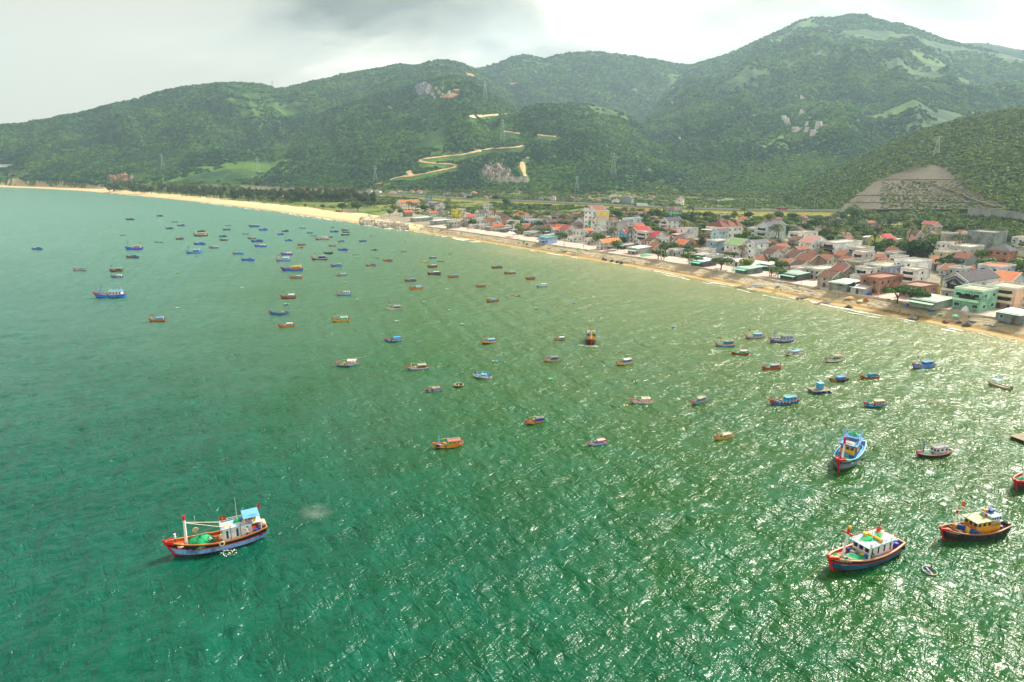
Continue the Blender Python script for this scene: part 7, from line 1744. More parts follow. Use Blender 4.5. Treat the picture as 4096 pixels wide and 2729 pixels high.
for ri, s0 in enumerate(s_rows):
    t = t0 + hr.uniform(0, 10)
    while t < t1:
        step = hr.uniform(8.0, 11)+ri*.35; t += step
        ss = s0+hr.uniform(-2.5, 2.5); x0, y0, tx_, ty_, nx_, ny_ = (float(v) for v in along(t))
        x, y = x0+nx_*ss, y0+ny_*ss; ix, iy = img_xy(x, y, 4)
        if ix < 1560 or ix > 4180: continue
        if iy < np.interp(ix, [q[0] for q in top_line], [q[1] for q in top_line]): continue
        w = hr.uniform(5.4, 7.8); d = hr.uniform(8, 11)
        cx, cy = x+nx_*d/2, y+ny_*d/2
        if any((cx-a_)**2+(cy-b_)**2 < (r_+3.9)**2 for a_, b_, r_ in house_xy): continue
        veg = fbm(np.array([x/70]), np.array([y/70]), 3, 61)[0]
        if hr.random() < (0.09+ri*.03 if ri < 6 else .22+.02*ri) + (.3 if veg > .56 else 0): tree_spots.append((cx, cy)); continue
        if ri > 5 and (hr.random() < .55 or ninf >= 225): far_h.append((x, y, w, d)); house_xy.append((cx, cy, math.hypot(w, d)*.4)); continue
        ninf += 1
        house_xy.append((cx, cy, math.hypot(w, d)*.40))
        u = hr.random(); wall = hr.choice(walls_); front = ri == 0
        if (front and u < .6) or u < .22:
            rc_ = hr.choice(sheets_); h = hr.uniform(2.8, 3.6); words = '%s walled shack with %s sheet roof' % (wall_n[wall], sheet_n[rc_]); kw = dict(nwf=hr.choice([0, 1, 2]), nws=0, awning=hr.choice([None, None, None, '#2c8c74', '#a8acac', '#5c7c8c']) if front else None, door=hr.random() < .6)
            house(x, y, w, d, h, wall, 'shed', rc_, uniq(words, ix, iy, T_POOL), rot=hr.uniform(-6, 6), **kw)
        elif u < .72:
            rc_ = hr.choice(roofcols+['#b05c34']); h = hr.uniform(3.2, 4.4) if hr.random() < .75 else 6.4; rg = hr.choice(['x', 'x', 'y'])
            words = '%s%s house with %s tiled %s' % ('two-storey ' if h > 5 else '', wall_n[wall], roof_n[rc_], 'roof' if rg == 'x' else 'gable')
            house(x, y, w, d, h, wall, 'gable', rc_, uniq(words, ix, iy, T_POOL), ridge=rg, rot=hr.uniform(-8, 8), nwf=2, nws=hr.choice([0, 1, 2]), trim=hr.choice(['#d8d4cc', '#c8c4bc', None, None]))
        else:
            wall = hr.choice(['#dcdcd8', '#e0e0dc', '#e0e0dc', '#b4c4cc', '#d4d4d0']); h = hr.choice([3.6, 6.6, 6.8, 6.8]) if ri > 0 else 3.6
            words = '%s flat-roofed %s house' % (wall_n[wall], {3: 'single-storey', 6: 'two-storey', 9: 'three-storey'}[int(h)])
            house(x, y, w, d, h, wall, 'flat', hr.choice(['#a8a49a', '#b8b4a8', '#8c8a84']), uniq(words, ix, iy, T_POOL), rot=hr.uniform(-5, 5), nwf=2, nws=2, balcony=hr.choice([None, '#e4e4e0']), tank=hr.random() < .3)
# the small houses at the back of the village, past counting: one mesh
mb = MB(); wmr = [M(c_, .85, .3, .7, bump=.02) for c_ in walls_[:9]]; rmr = [tile_mat(c_) for c_ in roofcols]
for x, y, w, d in far_h:
    a = frame_at(x, y)+hr.uniform(-.15, .15)-math.pi/2; h = hr.uniform(2.8, 3.8); z = 3.4+(shore_dist(np.array([x]), np.array([y]))[0]-60)*.0095; M4 = Matrix.Translation((x, y, z)) @ Matrix.Rotation(a, 4, 'Z')
    if hr.random() < .5: w, d = d, w
    mb.box((0, d/2, h/2), (w, d, h), hr.choice(wmr), M4=M4); r_ = hr.choice(rmr); k = w*.27; q = MB()
    slab(q, [(-w/2-.4, -.4, h-.1), (0, -.4, h+k), (0, d+.4, h+k), (-w/2-.4, d+.4, h-.1)][::-1], .14, r_); slab(q, [(w/2+.4, -.4, h-.1), (0, -.4, h+k), (0, d+.4, h+k), (w/2+.4, d+.4, h-.1)], .14, r_)
    q.add([(-w/2, 0, h), (w/2, 0, h), (0, 0, h+k-.1), (-w/2, d, h), (w/2, d, h), (0, d, h+k-.1)], [(0, 1, 2), (3, 5, 4)], wmr[0])
    for f, m_i in zip(q.f, q.m): mb.add([M4 @ Vector(q.v[i]) for i in f], [tuple(range(len(f)))], q.mats[m_i])
    if hr.random() < .5: mb.box((w/2+.02, d/2, h*.55), (.08, 1.0, 1.0), glass(), M4=M4)
tag(mb.build('village_houses'), kind='stuff'); print('houses', ninf, len(far_h), len(tree_spots))
# hamlet beyond the highway
far_spots = [(2270,803),(2300,806),(2340,804),(2372,810),(2395,801),(2420,806),(2400,790),(2440,795),(2462,790),(2480,797),(2520,793),(2550,800),(2580,806),(1560,778),(1585,770),(1610,765),(1640,772),(1665,775),(1690,764),(1715,770),(1750,762),(1780,782),(1835,786),(1862,788),(1885,780),(1930,800),(1958,796),(1120,757),(1160,762),(1210,768),(1255,772),(1300,770),(1470,770),(1505,772),(1540,784),(1505,788),(600,744),(750,747),(780,750),(2195,800),(2150,803),(2600,795),(2870,812),(3010,818),(2830,806)]
for i, (ix, iy) in enumerate(far_spots):
    p = P(ix, iy, 6); wall = hr.choice(walls_); rc_ = hr.choice(roofcols+['#b05c34', '#b05c34'])
    ok = hr.random() < .75; sh = hr.choice(sheets_)
    words = ('%s far house with %s roof' % (wall_n[wall], roof_n[rc_])) if ok else ('%s far shed with %s sheet roof' % (wall_n[wall], sheet_n[sh]))
    house(p[0], p[1], hr.uniform(8, 13), hr.uniform(8, 11), hr.uniform(3, 4.6), wall, 'gable' if ok else 'shed', rc_ if ok else sh, uniq(words, ix, iy, T_POOL+[(445, 732, 'the lone far-left house'), (1195, 752, 'the mint-terraced house'), (1446, 756, 'the tall white cube'), (2580, 815, 'the crimson lorry')]), ridge='x', rot=-55+hr.uniform(-10, 10), nwf=2, nws=1, trim=None, z0=6, dist_far=True)

# ================================================================== trees one can tell apart
leaf_g = leaf_mat('broad_leaf', (0.016, 0.050, 0.010), (0.045, 0.115, 0.018), (0.12, 0.20, 0.03), 0.30)
leaf_y = leaf_mat('light_leaf', (0.05, 0.09, 0.012), (0.12, 0.18, 0.022), (0.24, 0.28, 0.04), 0.30)
leaf_c = leaf_mat('needle_leaf', (0.018, 0.034, 0.014), (0.045, 0.074, 0.026), (0.10, 0.125, 0.045), 0.25)
leaf_p = leaf_mat('palm_leaf', (0.03, 0.06, 0.012), (0.075, 0.12, 0.025), (0.18, 0.19, 0.05), 0.5)
leaf_m = leaf_mat('magenta_leaf', (0.10, 0.01, 0.05), (0.22, 0.02, 0.12), (0.30, 0.05, 0.16), 0.5)
bark = M('#5c4a3a', .9, .4, 3.0)
def crown_set(kind, k, mat, n=420, size=.13, shape=(1, 1, .8), flat=False, up=.0, lobes=9):
    out_ = []
    for i in range(k):
        me = crown_mesh('crown', n, size, shape, seed=hash_(kind)+i, lobes=lobes, flat=flat, up=up); me.materials.append(mat); out_.append(me)
    return out_
def hash_(s): return sum(ord(c)*(i+3) for i, c in enumerate(s)) % 1000
def trunk_mesh(h, r, limbs, spread, seed):
    rr = random.Random(seed); mb = MB(); mb.bar((0, 0, -.05), (rr.uniform(-.03, .03), 0, h*.55), r, bark, 6, r*.7, False)
    for i in range(limbs):
        a = 6.28*i/limbs+rr.uniform(-.4, .4); mb.bar((0, 0, h*rr.uniform(.35, .55)), (spread*math.cos(a), spread*math.sin(a), h*rr.uniform(.85, 1.1)), r*.55, bark, 5, r*.2, False)
    return mb.build('trunk', mesh_only=True)
CR = {'broad': crown_set('broad', 4, leaf_g, 480, .12), 'light': crown_set('light', 3, leaf_y, 420, .12), 'umbrella': crown_set('umbrella', 3, leaf_g, 420, .12, (1.05, 1.05, .55), True),
      'casuarina': crown_set('casuarina', 4, leaf_c, 520, .085, (.62, .62, 1.25), lobes=12), 'magenta': crown_set('magenta', 1, leaf_m, 300, .12), 'bush': crown_set('bush', 3, leaf_g, 260, .15, (1, 1, .7))}
TM = [trunk_mesh(1.0, .065, 5, .45, i) for i in range(3)]
def palm_meshes(seed):
    r = np.random.RandomState(seed); vs = []; fs = []
    for k in range(15):
        a = 2*math.pi*k/15+r.uniform(-.2, .2); el = r.uniform(-.1, .9); pts = []
        for i in range(6):
            t = i/5; pts.append((t*math.cos(el*.7)*.95*math.cos(a), t*math.cos(el*.7)*.95*math.sin(a), t*math.sin(el)*.75-.75*t*t))
        for i in range(5):
            p0, p1 = np.array(pts[i]), np.array(pts[i+1]); sd = np.array([-math.sin(a), math.cos(a), 0]); w0 = .16*math.sin(math.pi*min(1, (i+.6)/5.6))
            for sg in (-1, 1):
                for q in range(2):
                    u0 = q/2; m0 = p0+(p1-p0)*u0; m1 = p0+(p1-p0)*(u0+.36); b0 = len(vs); tip = sd*sg*w0+np.array([0, 0, -w0*.55])+(p1-p0)*.4
                    vs += [tuple(m0), tuple(m1), tuple(m1+tip), tuple(m0+tip)]; fs.append((b0, b0+1, b0+2, b0+3))
    me = face_mesh('fronds', vs, fs); me.materials.append(leaf_p)
    mb = MB(); px_ = 0
    for i in range(5): mb.bar((.05*i*i/8, 0, i/5), (.05*(i+1)**2/8, 0, (i+1)/5), .035-.002*i, bark, 6, .033-.002*i, False)
    return me, mb.build('trunk', mesh_only=True)
PALM = [palm_meshes(i) for i in range(3)]
tree_n = {'broad': 'broad dark green tree', 'light': 'yellow-green bushy tree', 'umbrella': 'flat-topped spreading tree', 'casuarina': 'feathery grey-green casuarina', 'palm': 'coconut palm', 'magenta': 'magenta bougainvillea', 'bush': 'low green bush'}
tr = random.Random(5)
def tree(x, y, z, r, kind, label, group=None, h=None):
    a = tr.uniform(0, 6.28)
    if kind == 'palm':
        h = h or r*2.3; rt = empty('palm_tree', (x, y, z-.1), a, label=label, cat='palm tree', group=group); me, tm = PALM[tr.randrange(3)]
        t = link(bpy.data.objects.new('trunk', tm), rt); t.scale = (h*.9, h*.9, h)
        c = link(bpy.data.objects.new('crown', me), rt); c.scale = (r, r, r); c.location = (.157*h*.9, 0, h); return rt
    nm = {'casuarina': 'casuarina_tree', 'magenta': 'flowering_bush', 'bush': 'bush'}.get(kind, 'tree')
    h = h or (r*.85 if kind != 'casuarina' else r*.9); rt = empty(nm, (x, y, z-.1), a, label=label, cat='tree' if kind not in ('magenta', 'bush') else 'bush', group=group)
    t = link(bpy.data.objects.new('trunk', TM[tr.randrange(3)]), rt); t.scale = (r, r, h*1.05)
    c = link(bpy.data.objects.new('crown', tr.choice(CR[kind])), rt); sq = tr.uniform(.85, 1.15); c.scale = (r*sq, r/sq, r*tr.uniform(.9, 1.1)); c.location = (0, 0, h+(.35*r if kind == 'casuarina' else 0)); return rt
def gz(x, y): return float(np.interp(shore_dist(np.array([x]), np.array([y]))[0], [17, 40, 60, 500], [3.4, 3.4, 3.3, 7.5]))
TL = [(2174,942,8,'umbrella','great spreading tree beside the sky-blue shop'),(2250,912,7,'umbrella','dark flat tree behind the cream wine-roofed house'),(2296,916,7,'umbrella','dark flat tree left of the brown-gabled white-blue house'),
 (2390,938,4.5,'palm','palm at the foot of the colour-blocked tower, left'),(2412,944,4.5,'palm','palm at the foot of the tower, middle one'),(2437,948,5,'broad','round tree at the foot of the colour-blocked tower'),(2470,998,6.5,'broad','bushy tree right of the ribbed orange roof'),(2432,1003,4,'umbrella','small umbrella tree before the ribbed orange roof'),
 (2119,850,7,'broad','round dark tree in the yellow scrub'),(2183,838,5,'broad','clipped round tree on the embankment foot, left of two'),(2199,836,4.6,'broad','clipped round tree on the embankment foot, right of two'),(2070,872,7,'broad','tree beside the orange-hipped villa, left'),(2098,862,6,'broad','tree behind the orange-hipped villa'),(2160,880,7,'broad','tree right behind the orange-hipped villa'),
 (2633,1034,6.5,'umbrella','olive umbrella tree on the promenade with a lantern post'),(2656,1037,4,'broad','little round tree beside the olive umbrella tree'),(2756,1054,7,'umbrella','broad umbrella tree left of the turquoise kiosk'),(2797,1056,5,'umbrella','umbrella tree adjoining the turquoise kiosk'),(2801,1006,7,'casuarina','feathery tree before the beige brick block'),(2884,1076,8,'umbrella','wide umbrella tree with motorbikes under it'),
 (2635,995,4,'light','light green tree among the shacks'),(2591,922,4,'light','bright round tree by the blue roof corner'),(2770,898,5,'broad','tree beyond the mint three-storey house'),(2834,890,9,'broad','large tree left of the lime embankment foot'),(2487,892,5,'palm','palm grove head, behind the tower'),(2500,894,5,'palm','palm beside the palm grove head'),
 (2987,1078,6.4,'light','yellow-green round tree on the promenade behind the stall'),(2905,1015,5,'broad','dark tree left of the pink green-roofed building'),(3010,922,7,'light','bright green tree left of the lettered grey building'),(3085,1103,6,'umbrella','umbrella tree behind the pale lamp post'),(3112,1108,5.5,'umbrella','umbrella tree right beside its twin'),(2845,895,7,'broad','tree at the bend of the side road'),
 (2955,955,5,'broad','hedge tree beside the twin grey houses'),(3430,1163,3.2,'broad','small tree in front of the green-roofed warehouse'),(3409,1166,3,'casuarina','slim tree at the warehouse corner'),(3590,1205,7.5,'umbrella','spreading tree shading the motorbikes, left part'),(3640,1204,8,'umbrella','spreading tree shading the motorbikes, middle part'),(3680,1210,6,'umbrella','spreading tree shading the motorbikes, right end'),
 (3672,1062,14,'broad','huge dark tree over the village square'),(3640,1050,9,'broad','lower part of the huge dark tree grove'),(3788,1088,9,'umbrella','wide tree at the sandy yard'),(3358,900,9,'broad','dark tree at the hill foot, left'),(3410,896,12,'broad','dome-like dark tree at the hill foot'),(3322,964,5,'palm','palm behind the pink-roofed villa'),(3378,962,5.4,'palm','palm between villa and lime-yellow house'),
 (3634,972,6,'palm','tall palm above the huge dark tree'),(3618,976,5.4,'palm','palm beside the tall one above the huge tree'),(3518,948,6,'palm','palm beyond the lime-yellow house'),(3833,1010,6,'palm','palm right of the stained tower'),(3850,1000,5,'palm','second palm right of the stained tower'),(3950,1095,8,'broad','tree beside the blue house with grille'),(3734,985,7,'broad','dark tree under the yellow red-roofed house'),
 (3905,985,6,'broad','tree left of the blind concrete building'),(1926,838,3,'magenta','magenta bougainvillea beside the white flat-roofed house'),(3500,930,3.4,'magenta','magenta bougainvillea beside the pale gate'),(3570,1020,4,'light','garden hedge tree under the lime-yellow house'),(4060,935,7,'broad','tree right of the cream hilltop villa'),(4010,948,5,'broad','tree at the terrace of the hilltop villa'),
 (1370,842,9,'broad','bright broad tree at the end of the long beach, left of two'),(1432,846,11,'broad','tiered broad tree at the end of the long beach'),(1222,828,4.5,'light','lone bush on the grassy dune'),(1130,816,5,'light','light bush where the beach stones end'),(1290,832,5,'light','low bush by the beach fence'),(1200,800,7,'light','bright tree behind the dune grass, left'),(1250,800,8,'light','bright tree behind the dune grass, right'),
 (1575,845,8,'light','bright green tree left of the near grey orange-roofed house'),(1560,862,6,'light','bright green bush by the rocky point'),(1600,858,7,'broad','dark tree below the long cream building'),(1650,848,6,'palm','palm below the long cream building, left'),(1662,852,6,'palm','palm below the long cream building, right'),(1700,850,9,'broad','brownish broad tree mass below the lilac building'),(1635,842,6,'palm','leftmost palm below the long cream building'),
 (1790,852,7,'palm','palm left of the yellow cube'),(1800,840,7,'palm','further palm left of the yellow cube'),(1775,858,6,'broad','tree beside the white house with palms'),(1880,810,9,'broad','tall tree mass behind the bougainvillea house, left'),(1985,815,10,'broad','tall tree mass behind the bougainvillea house, right'),(2020,830,9,'broad','tree mass left of the lattice tower'),(1975,850,5,'palm','palm near the side road'),(1890,865,5,'broad','tree on the side road bend')]
for ix, iy, r, k, lab in TL:
    z = 4.0; p = P(ix, iy, z); tree(p[0], p[1], gz(p[0], p[1]), r*.80, k, lab)
    house_xy.append((p[0], p[1], r*.3))
# trees in the gaps between houses
kinds = ['broad', 'broad', 'light', 'palm', 'umbrella', 'broad']
G_T = {k: 'trees between the village houses: %s' % tree_n[k] for k in tree_n}
for i, (x, y) in enumerate(tree_spots):
    s_ = shore_dist(np.array([x]), np.array([y]))[0]
    for j in range(1 if s_ < 90 else 2):
        k = tr.choice(kinds); xx, yy = x+tr.uniform(-4, 4)*j, y+tr.uniform(-5, 5)*j
        tree(xx, yy, gz(xx, yy), tr.uniform(3.6, 6.2), k, '%s filling a gap between the village roofs' % tree_n[k], G_T[k])
# belt of casuarinas behind the long beach
cas = []
for i in range(270):
    t = tr.random(); ix = 420+1080*t**.9; b_ = np.interp(ix, [420, 600, 800, 1000, 1100, 1250, 1400, 1500], [764, 774, 789, 805, 808, 806, 812, 832]); iy = b_-tr.random()**1.3*np.interp(ix, [420, 800, 1100, 1300, 1500], [10, 22, 26, 24, 26])
    p = P(ix, iy, 4); cas.append((p[0], p[1]))
for x, y in cas: tree(x, y, gz(x, y)+.2, tr.uniform(6.0, 9.5), 'casuarina' if tr.random() < .85 else 'broad', 'dark feathery casuarina in the belt behind the long beach', 'casuarinas behind the long beach', h=tr.uniform(4, 7))

# scrub, hedges and dune grass that nobody could count
def scrub(name, n, box, cond, smin, smax, protos_, seed):
    r = np.random.RandomState(seed); X, Y = r.uniform(box[0], box[1], n), r.uniform(box[2], box[3], n); s_ = shore_dist(X, Y); d = np.hypot(X, Y); a = np.arctan2(X, Y)
    hz_ = height(X, Y); k = cond(X, Y, s_, hz_, d, a); X, Y, hz_ = X[k], Y[k], hz_[k]
    far = np.ones(len(X), bool)
    for a_, b_, r_ in house_xy: far &= ((X-a_)**2+(Y-b_)**2) > (r_+2.0)**2
    for i in range(0, 500, 3): far &= ((X-rx2[i])**2+(Y-ry2[i])**2) > 13**2
    X, Y, hz_ = X[far], Y[far], hz_[far]; s = r.uniform(smin, smax, len(X))
    return scatter(name, np.stack([X, Y, hz_-.1*s], -1), s, protos_)
bush_p = []
for i, mt in enumerate((leaf_g, leaf_y, leaf_y)):
    me = crown_mesh('bush', 80, .26, (1, 1, .6), seed=80+i, lobes=5); me.materials.append(mt); bush_p.append(bpy.data.objects.new('bush', me))
scrub('scrub', 150000, (-1500, 750, 450, 2200), lambda X, Y, s, h, d, a: (s > 62) & (s < 900) & (h < 15) & (fbm(X/45, Y/45, 3, 71) > .40) & ((s > 90) | (X < -160)) & (d < 2300), 1.0, 3.2, bush_p, 3)
tree_p = []
for i, mt in enumerate((leaf_g, leaf_g, leaf_y)):
    me = crown_mesh('tree_crown', 170, .2, seed=180+i, lobes=7); me.materials.append(mt); tree_p.append(bpy.data.objects.new('tree_crown', me))
scrub('tree_belt', 60000, (-1200, 750, 450, 1700), lambda X, Y, s, h, d, a: ((s > 150) | ((X < -150) & (s > 95))) & (h < 26) & (fbm(X/60+9, Y/60, 3, 72) > np.where(h > 9, .36, .50)) & (d < 1800), 3.0, 6.4, tree_p, 4)
# nearer wood on the right-hand hill: bigger, leafier crowns
Xr, Yr = land_points(72000, 560, 1500, 14, 54, 8); Zr = height(Xr, Yr); dr = np.hypot(Xr, Yr); ar = np.arctan2(Xr, Yr)
Fr = np.interp(ar, LAYERS[-1]['fa'], LAYERS[-1]['fd'])
slope_poly = [(3330,862),(3420,790),(3503,728),(3600,690),(3663,668),(3789,664),(3830,700),(3885,750),(3960,790),(4040,820),(4085,850),(4096,880),(3900,872),(3700,838),(3560,862)]
def in_poly(px, py, poly):
    c = np.zeros(len(px), bool); n = len(poly)
    for i in range(n):
        x0, y0 = poly[i]; x1, y1 = poly[(i+1) % n]
        cond = ((y0 > py) != (y1 > py)) & (px < (x1-x0)*(py-y0)/(y1-y0+1e-9)+x0); c ^= cond
    return c
def img_np(X, Y, Z):
    c, s = math.cos(PITCH), math.sin(PITCH); dz = Z-CAM_H; zc = Y*c-dz*s; return W4/2+FPX*X/zc, H4/2-FPX*(Y*s+dz*c)/zc
ip = img_np(Xr, Yr, Zr+1.5); wood = in_poly(*ip, slope_poly)
k = (dr > Fr-60) & (Zr > 8.5) & ~wood & (fbm(Xr/120, Yr/120, 3, 402) < .74)
near = scatter('wood_on_near_hill', np.stack([Xr, Yr, Zr+.6], -1)[k], nrs.uniform(2.6, 5.4, k.sum()), tree_p)

# ------------------------------------------------------------------ retaining slope: sprayed concrete with a grid of beams and berms
def drape(px, py, off=1.0):
    p = hit(px, py, 350, 2600, 1300); return None if p is None else (p[0], p[1], p[2]+off)
sl_mb = MB(); conc = ground_mat('sprayed_concrete', ('#3b3526', '#4c4533', '#5e563e'), .11, .95, .8); beamm = M('#645c46', .9, .4, .2); bermm = M('#71694f', .9, .5, .1)
rows = [(668,[(3663,3789)]),(700,[(3570,3830)]),(728,[(3503,3850)]),(760,[(3450,3890)]),(790,[(3420,3960)]),(820,[(3385,4040)]),(848,[(3350,4085)])]
def row_pts(py, x0, x1, n): return [drape(x, py+ (0), 2.2) for x in np.linspace(x0, x1, n)]
grid = []
nC = 34
for py, sp_ in rows: grid.append(row_pts(py, sp_[0][0], sp_[0][1], nC))
vs = [p for row in grid for p in row]; fs = []
for j in range(len(grid)-1):
    for i in range(nC-1): fs.append((j*nC+i, (j+1)*nC+i, (j+1)*nC+i+1, j*nC+i+1))
rs = empty('retaining_slope', tuple(vs[nC*3+nC//2]), 0, label='big grey concrete-faced hill cutting with grid beams, right', cat='retaining slope')
org = Vector(rs.location)
MB().add([tuple(Vector(v)-org) for v in vs], fs, conc).build('concrete_face', rs)
gb_ = MB()
for j in range(len(grid)-1):
    for i in range(nC):
        gb_.bar(Vector(grid[j][i])-org+Vector((0, -.3, .2)), Vector(grid[j+1][i])-org+Vector((0, -.3, .2)), .28, beamm, 4, cap=False)
tag(gb_.build('grid_beams', rs), kind='stuff')
for j in (2, 4, 5, 6):
    bb = MB()
    for i in range(nC-1): bb.bar(Vector(grid[j][i])-org+Vector((0, -.8, .3)), Vector(grid[j][i+1])-org+Vector((0, -.8, .3)), .55, bermm, 5, cap=False)
    bb.build('berm', rs)
st_ = [drape(x, y, 3.2) for x, y in ((3600,733),(3680,742),(3740,752),(3790,772),(3840,790),(3870,808),(3920,826),(3975,843))]
sb_ = MB()
for a, b_ in zip(st_[:-1], st_[1:]): sb_.bar(Vector(a)-org+Vector((0, -1.5, .5)), Vector(b_)-org+Vector((0, -1.2, .3)), .55, bermm, 4)
sb_.build('drain_channel', rs)
gw = MB(); pts_ = [drape(x, y, 1.0) for x, y in ((3870,868),(3930,872),(4000,880),(4060,890),(4120,905))]
for a, b_ in zip(pts_[:-1], pts_[1:]):
    gw.add([(a[0], a[1], a[2]-3), (b_[0], b_[1], b_[2]-3), (b_[0], b_[1]+1.5, b_[2]+7), (a[0], a[1]+1.5, a[2]+7), (b_[0], b_[1]+3, b_[2]+7), (a[0], a[1]+3, a[2]+7)], [(0, 1, 2, 3), (3, 2, 4, 5)], M('#9a9c98', .9, .3, .3))
tag(gw.build('retaining_wall'), 'low pale grey retaining wall along the road under the hill cutting', 'wall')
tf = [drape(x, y, .6) for x, y in nrs.uniform([3520, 735], [4000, 850], (700, 2)) if in_poly(np.array([x]), np.array([y]), slope_poly)[0]]
tf = np.array([p for p in tf if p]); tb_ = MB() ; scatter('slope_tufts', tf+np.array([0, -1.5, 1.8]), nrs.uniform(.8, 2.0, len(tf)), [bush_p[1]])

# a puff of exhaust smoke drifting low over the water
sm_ = MB().lathe((0, 0, 0), [(0, -1), (.5, -.85), (.9, -.4), (1, 0), (.9, .4), (.5, .85), (0, 1)], M(WHITE), 12).build('smoke', None, tuple(P(1262, 2050, 1.6))); sm_.scale = (3.6, 3.0, 1.5); tag(sm_, kind='stuff')
vm = bpy.data.materials.new('smoke'); vm.use_nodes = True; nt = vm.node_tree; nt.nodes.clear(); pv = nt.nodes.new('ShaderNodeVolumePrincipled'); mo = nt.nodes.new('ShaderNodeOutputMaterial'); tcn = nd(nt, 'ShaderNodeTexCoord')
ln = vmath(nt, 'LENGTH', tcn.outputs['Object']); fall = fmath(nt, 'SUBTRACT', 1.0, ln.outputs['Value'], clamp=True); nn_ = noise(nt, tcn.outputs['Object'], 1.8, 4, .6, .5)
nt.links.new(fmath(nt, 'MULTIPLY', fmath(nt, 'MULTIPLY', fall, fmath(nt, 'SUBTRACT', nn_, .38, clamp=True)), .8), pv.inputs['Density']); pv.inputs['Color'].default_value = (.85, .9, .92, 1); nt.links.new(pv.outputs[0], mo.inputs['Volume']); sm_.data.materials.clear(); sm_.data.materials.append(vm)

# ------------------------------------------------------------------ the winding track and bare earth
earth = ground_mat('earth', ('#a8844c', '#cca878', '#e0cca0'), .05, .95, .6); earth_r = ground_mat('red_earth', ('#a05c3c', '#bc7850', '#c88c68'), .05, .95, .5)
tracks = [([(1500,739),(1545,727),(1582,713),(1612,707),(1635,706),(1694,696),(1728,689),(1762,682),(1800,675),(1821,669),(1822,661),(1799,657),(1747,655),(1702,651),(1680,646),(1679,641),(1700,636),(1724,633),(1784,626),(1844,621),(1889,611),(1926,602),(1978,593),(2023,593),(2068,589),(2102,581)], 7, earth),
 ([(1877,468),(1910,466),(1948,463),(1990,460),(2023,457),(2057,449)], 8, earth), ([(2016,526),(2050,531),(2090,537)], 6, earth), ([(2150,540),(2190,545),(2236,548)], 7, earth), ([(1655,707),(1643,700),(1637,690),(1632,680)], 9, earth),
 ([(1775,384),(1795,381),(1815,384),(1832,387)], 17, earth_r), ([(1866,300),(1886,299),(1905,305)], 18, earth_r), ([(2040,334),(2064,333),(2090,330)], 11, earth_r), ([(1815,360),(1850,362)], 9, earth_r), ([(2045,278),(2075,273)], 9, earth_r), ([(1915,345),(1920,335)], 9, earth_r), ([(1990,318),(2030,316)], 5, earth_r), ([(2088,650),(2096,690),(2110,735)], 10, earth), ([(2105,635),(2120,628)], 8, earth)]
cuts = []
for k_, (pl, wd, mt) in enumerate(tracks):
    pts_ = []
    for (x0, y0), (x1, y1) in zip(pl[:-1], pl[1:]):
        n = max(2, int(math.hypot(x1-x0, y1-y0)/9))
        for i in range(n):
            p = hit(x0+(x1-x0)*i/n, y0+(y1-y0)*i/n, 900, 5200, 1100)
            if p is not None: pts_.append(p)
    pts_ = np.array(pts_); cuts.append(np.c_[pts_, np.full(len(pts_), wd)])
    n = len(pts_); vs = []; fs = []
    for i in range(n):
        a = pts_[max(i-1, 0)]; b_ = pts_[min(i+1, n-1)]; t = (b_-a)[:2]; t /= (np.linalg.norm(t)+1e-6); nn = np.array([-t[1], t[0]])
        w_ = .55*wd*(.4+.6*vnoise(np.array([i*.8]), np.array([k_*3.]))[0])
        # cut bank on the uphill side, running surface, spoil on the downhill side
        q = pts_[i]; up = 1 if height(np.array([q[0]+nn[0]*8]), np.array([q[1]+nn[1]*8]))[0] > height(np.array([q[0]-nn[0]*8]), np.array([q[1]-nn[1]*8]))[0] else -1
        for off, dz in ((1.1*w_, 0.8), (.5*w_, 1.4), (-.5*w_, 1.5), (-1.3*w_, .8)):
            X_, Y_ = q[0]+nn[0]*off*up, q[1]+nn[1]*off*up; vs.append((X_, Y_, float(height(np.array([X_]), np.array([Y_]))[0])+dz))
    for i in range(n-1):
        for j in range(3): fs.append((i*4+j, (i+1)*4+j, (i+1)*4+j+1, i*4+j+1))
    me = face_mesh('dirt_track', vs, fs); me.materials.append(mt); tag(link(bpy.data.objects.new('dirt_track', me)), kind='structure')
cuts = np.vstack(cuts)
# rocky outcrops and quarry scar
def rocks(name, cx, cy, sx, sy, n, smin, smax, col_, seed, kind='stuff', bare=None):
    r = random.Random(seed); mb = MB(); pts_ = []
    rm_ = [M(c_, .95, .35, .3) for c_ in col_]
    for i in range(n):
        while True:
            u, v = r.uniform(-1, 1), r.uniform(-1, 1)
            if u*u+v*v < 1: break
        p = hit(cx+u*sx, cy+v*sy, 500, 5200, 900)
        if p is None: continue
        pts_.append((p[0], p[1], p[2], 10)); s = r.uniform(smin, smax); base = []
        mb.box((p[0], p[1], p[2]+s*.3), (s*r.uniform(.7, 1.4), s*r.uniform(.7, 1.3), s*r.uniform(.7, 1.5)), rm_[i % len(rm_)], rz=r.uniform(0, 3), taper=r.uniform(.4, .85), shear=(r.uniform(-.3, .3)*s, r.uniform(-.3, .3)*s))
    tag(mb.build(name), kind=kind); return pts_
more = []
more += rocks('boulder_field', 1985, 690, 55, 34, 210, 2.5, 8, ('#8c8076', '#a89c90', '#74685e', '#b4aca4'), 1)
more += rocks('boulder_field', 2060, 722, 55, 10, 70, 2.5, 7, ('#a89c90', '#b8b0a4'), 2)
more += rocks('boulder_field', 1692, 357, 26, 20, 40, 6, 16, ('#8c8c94', '#a49c9c', '#74707c'), 3)
more += rocks('boulder_field', 1750, 375, 60, 22, 30, 3, 8, ('#a8a48c', '#b8b49c'), 4)
more += rocks('boulder_field', 480, 715, 45, 10, 60, 4, 9, ('#8c6c58', '#9c7c64', '#a48468'), 5)
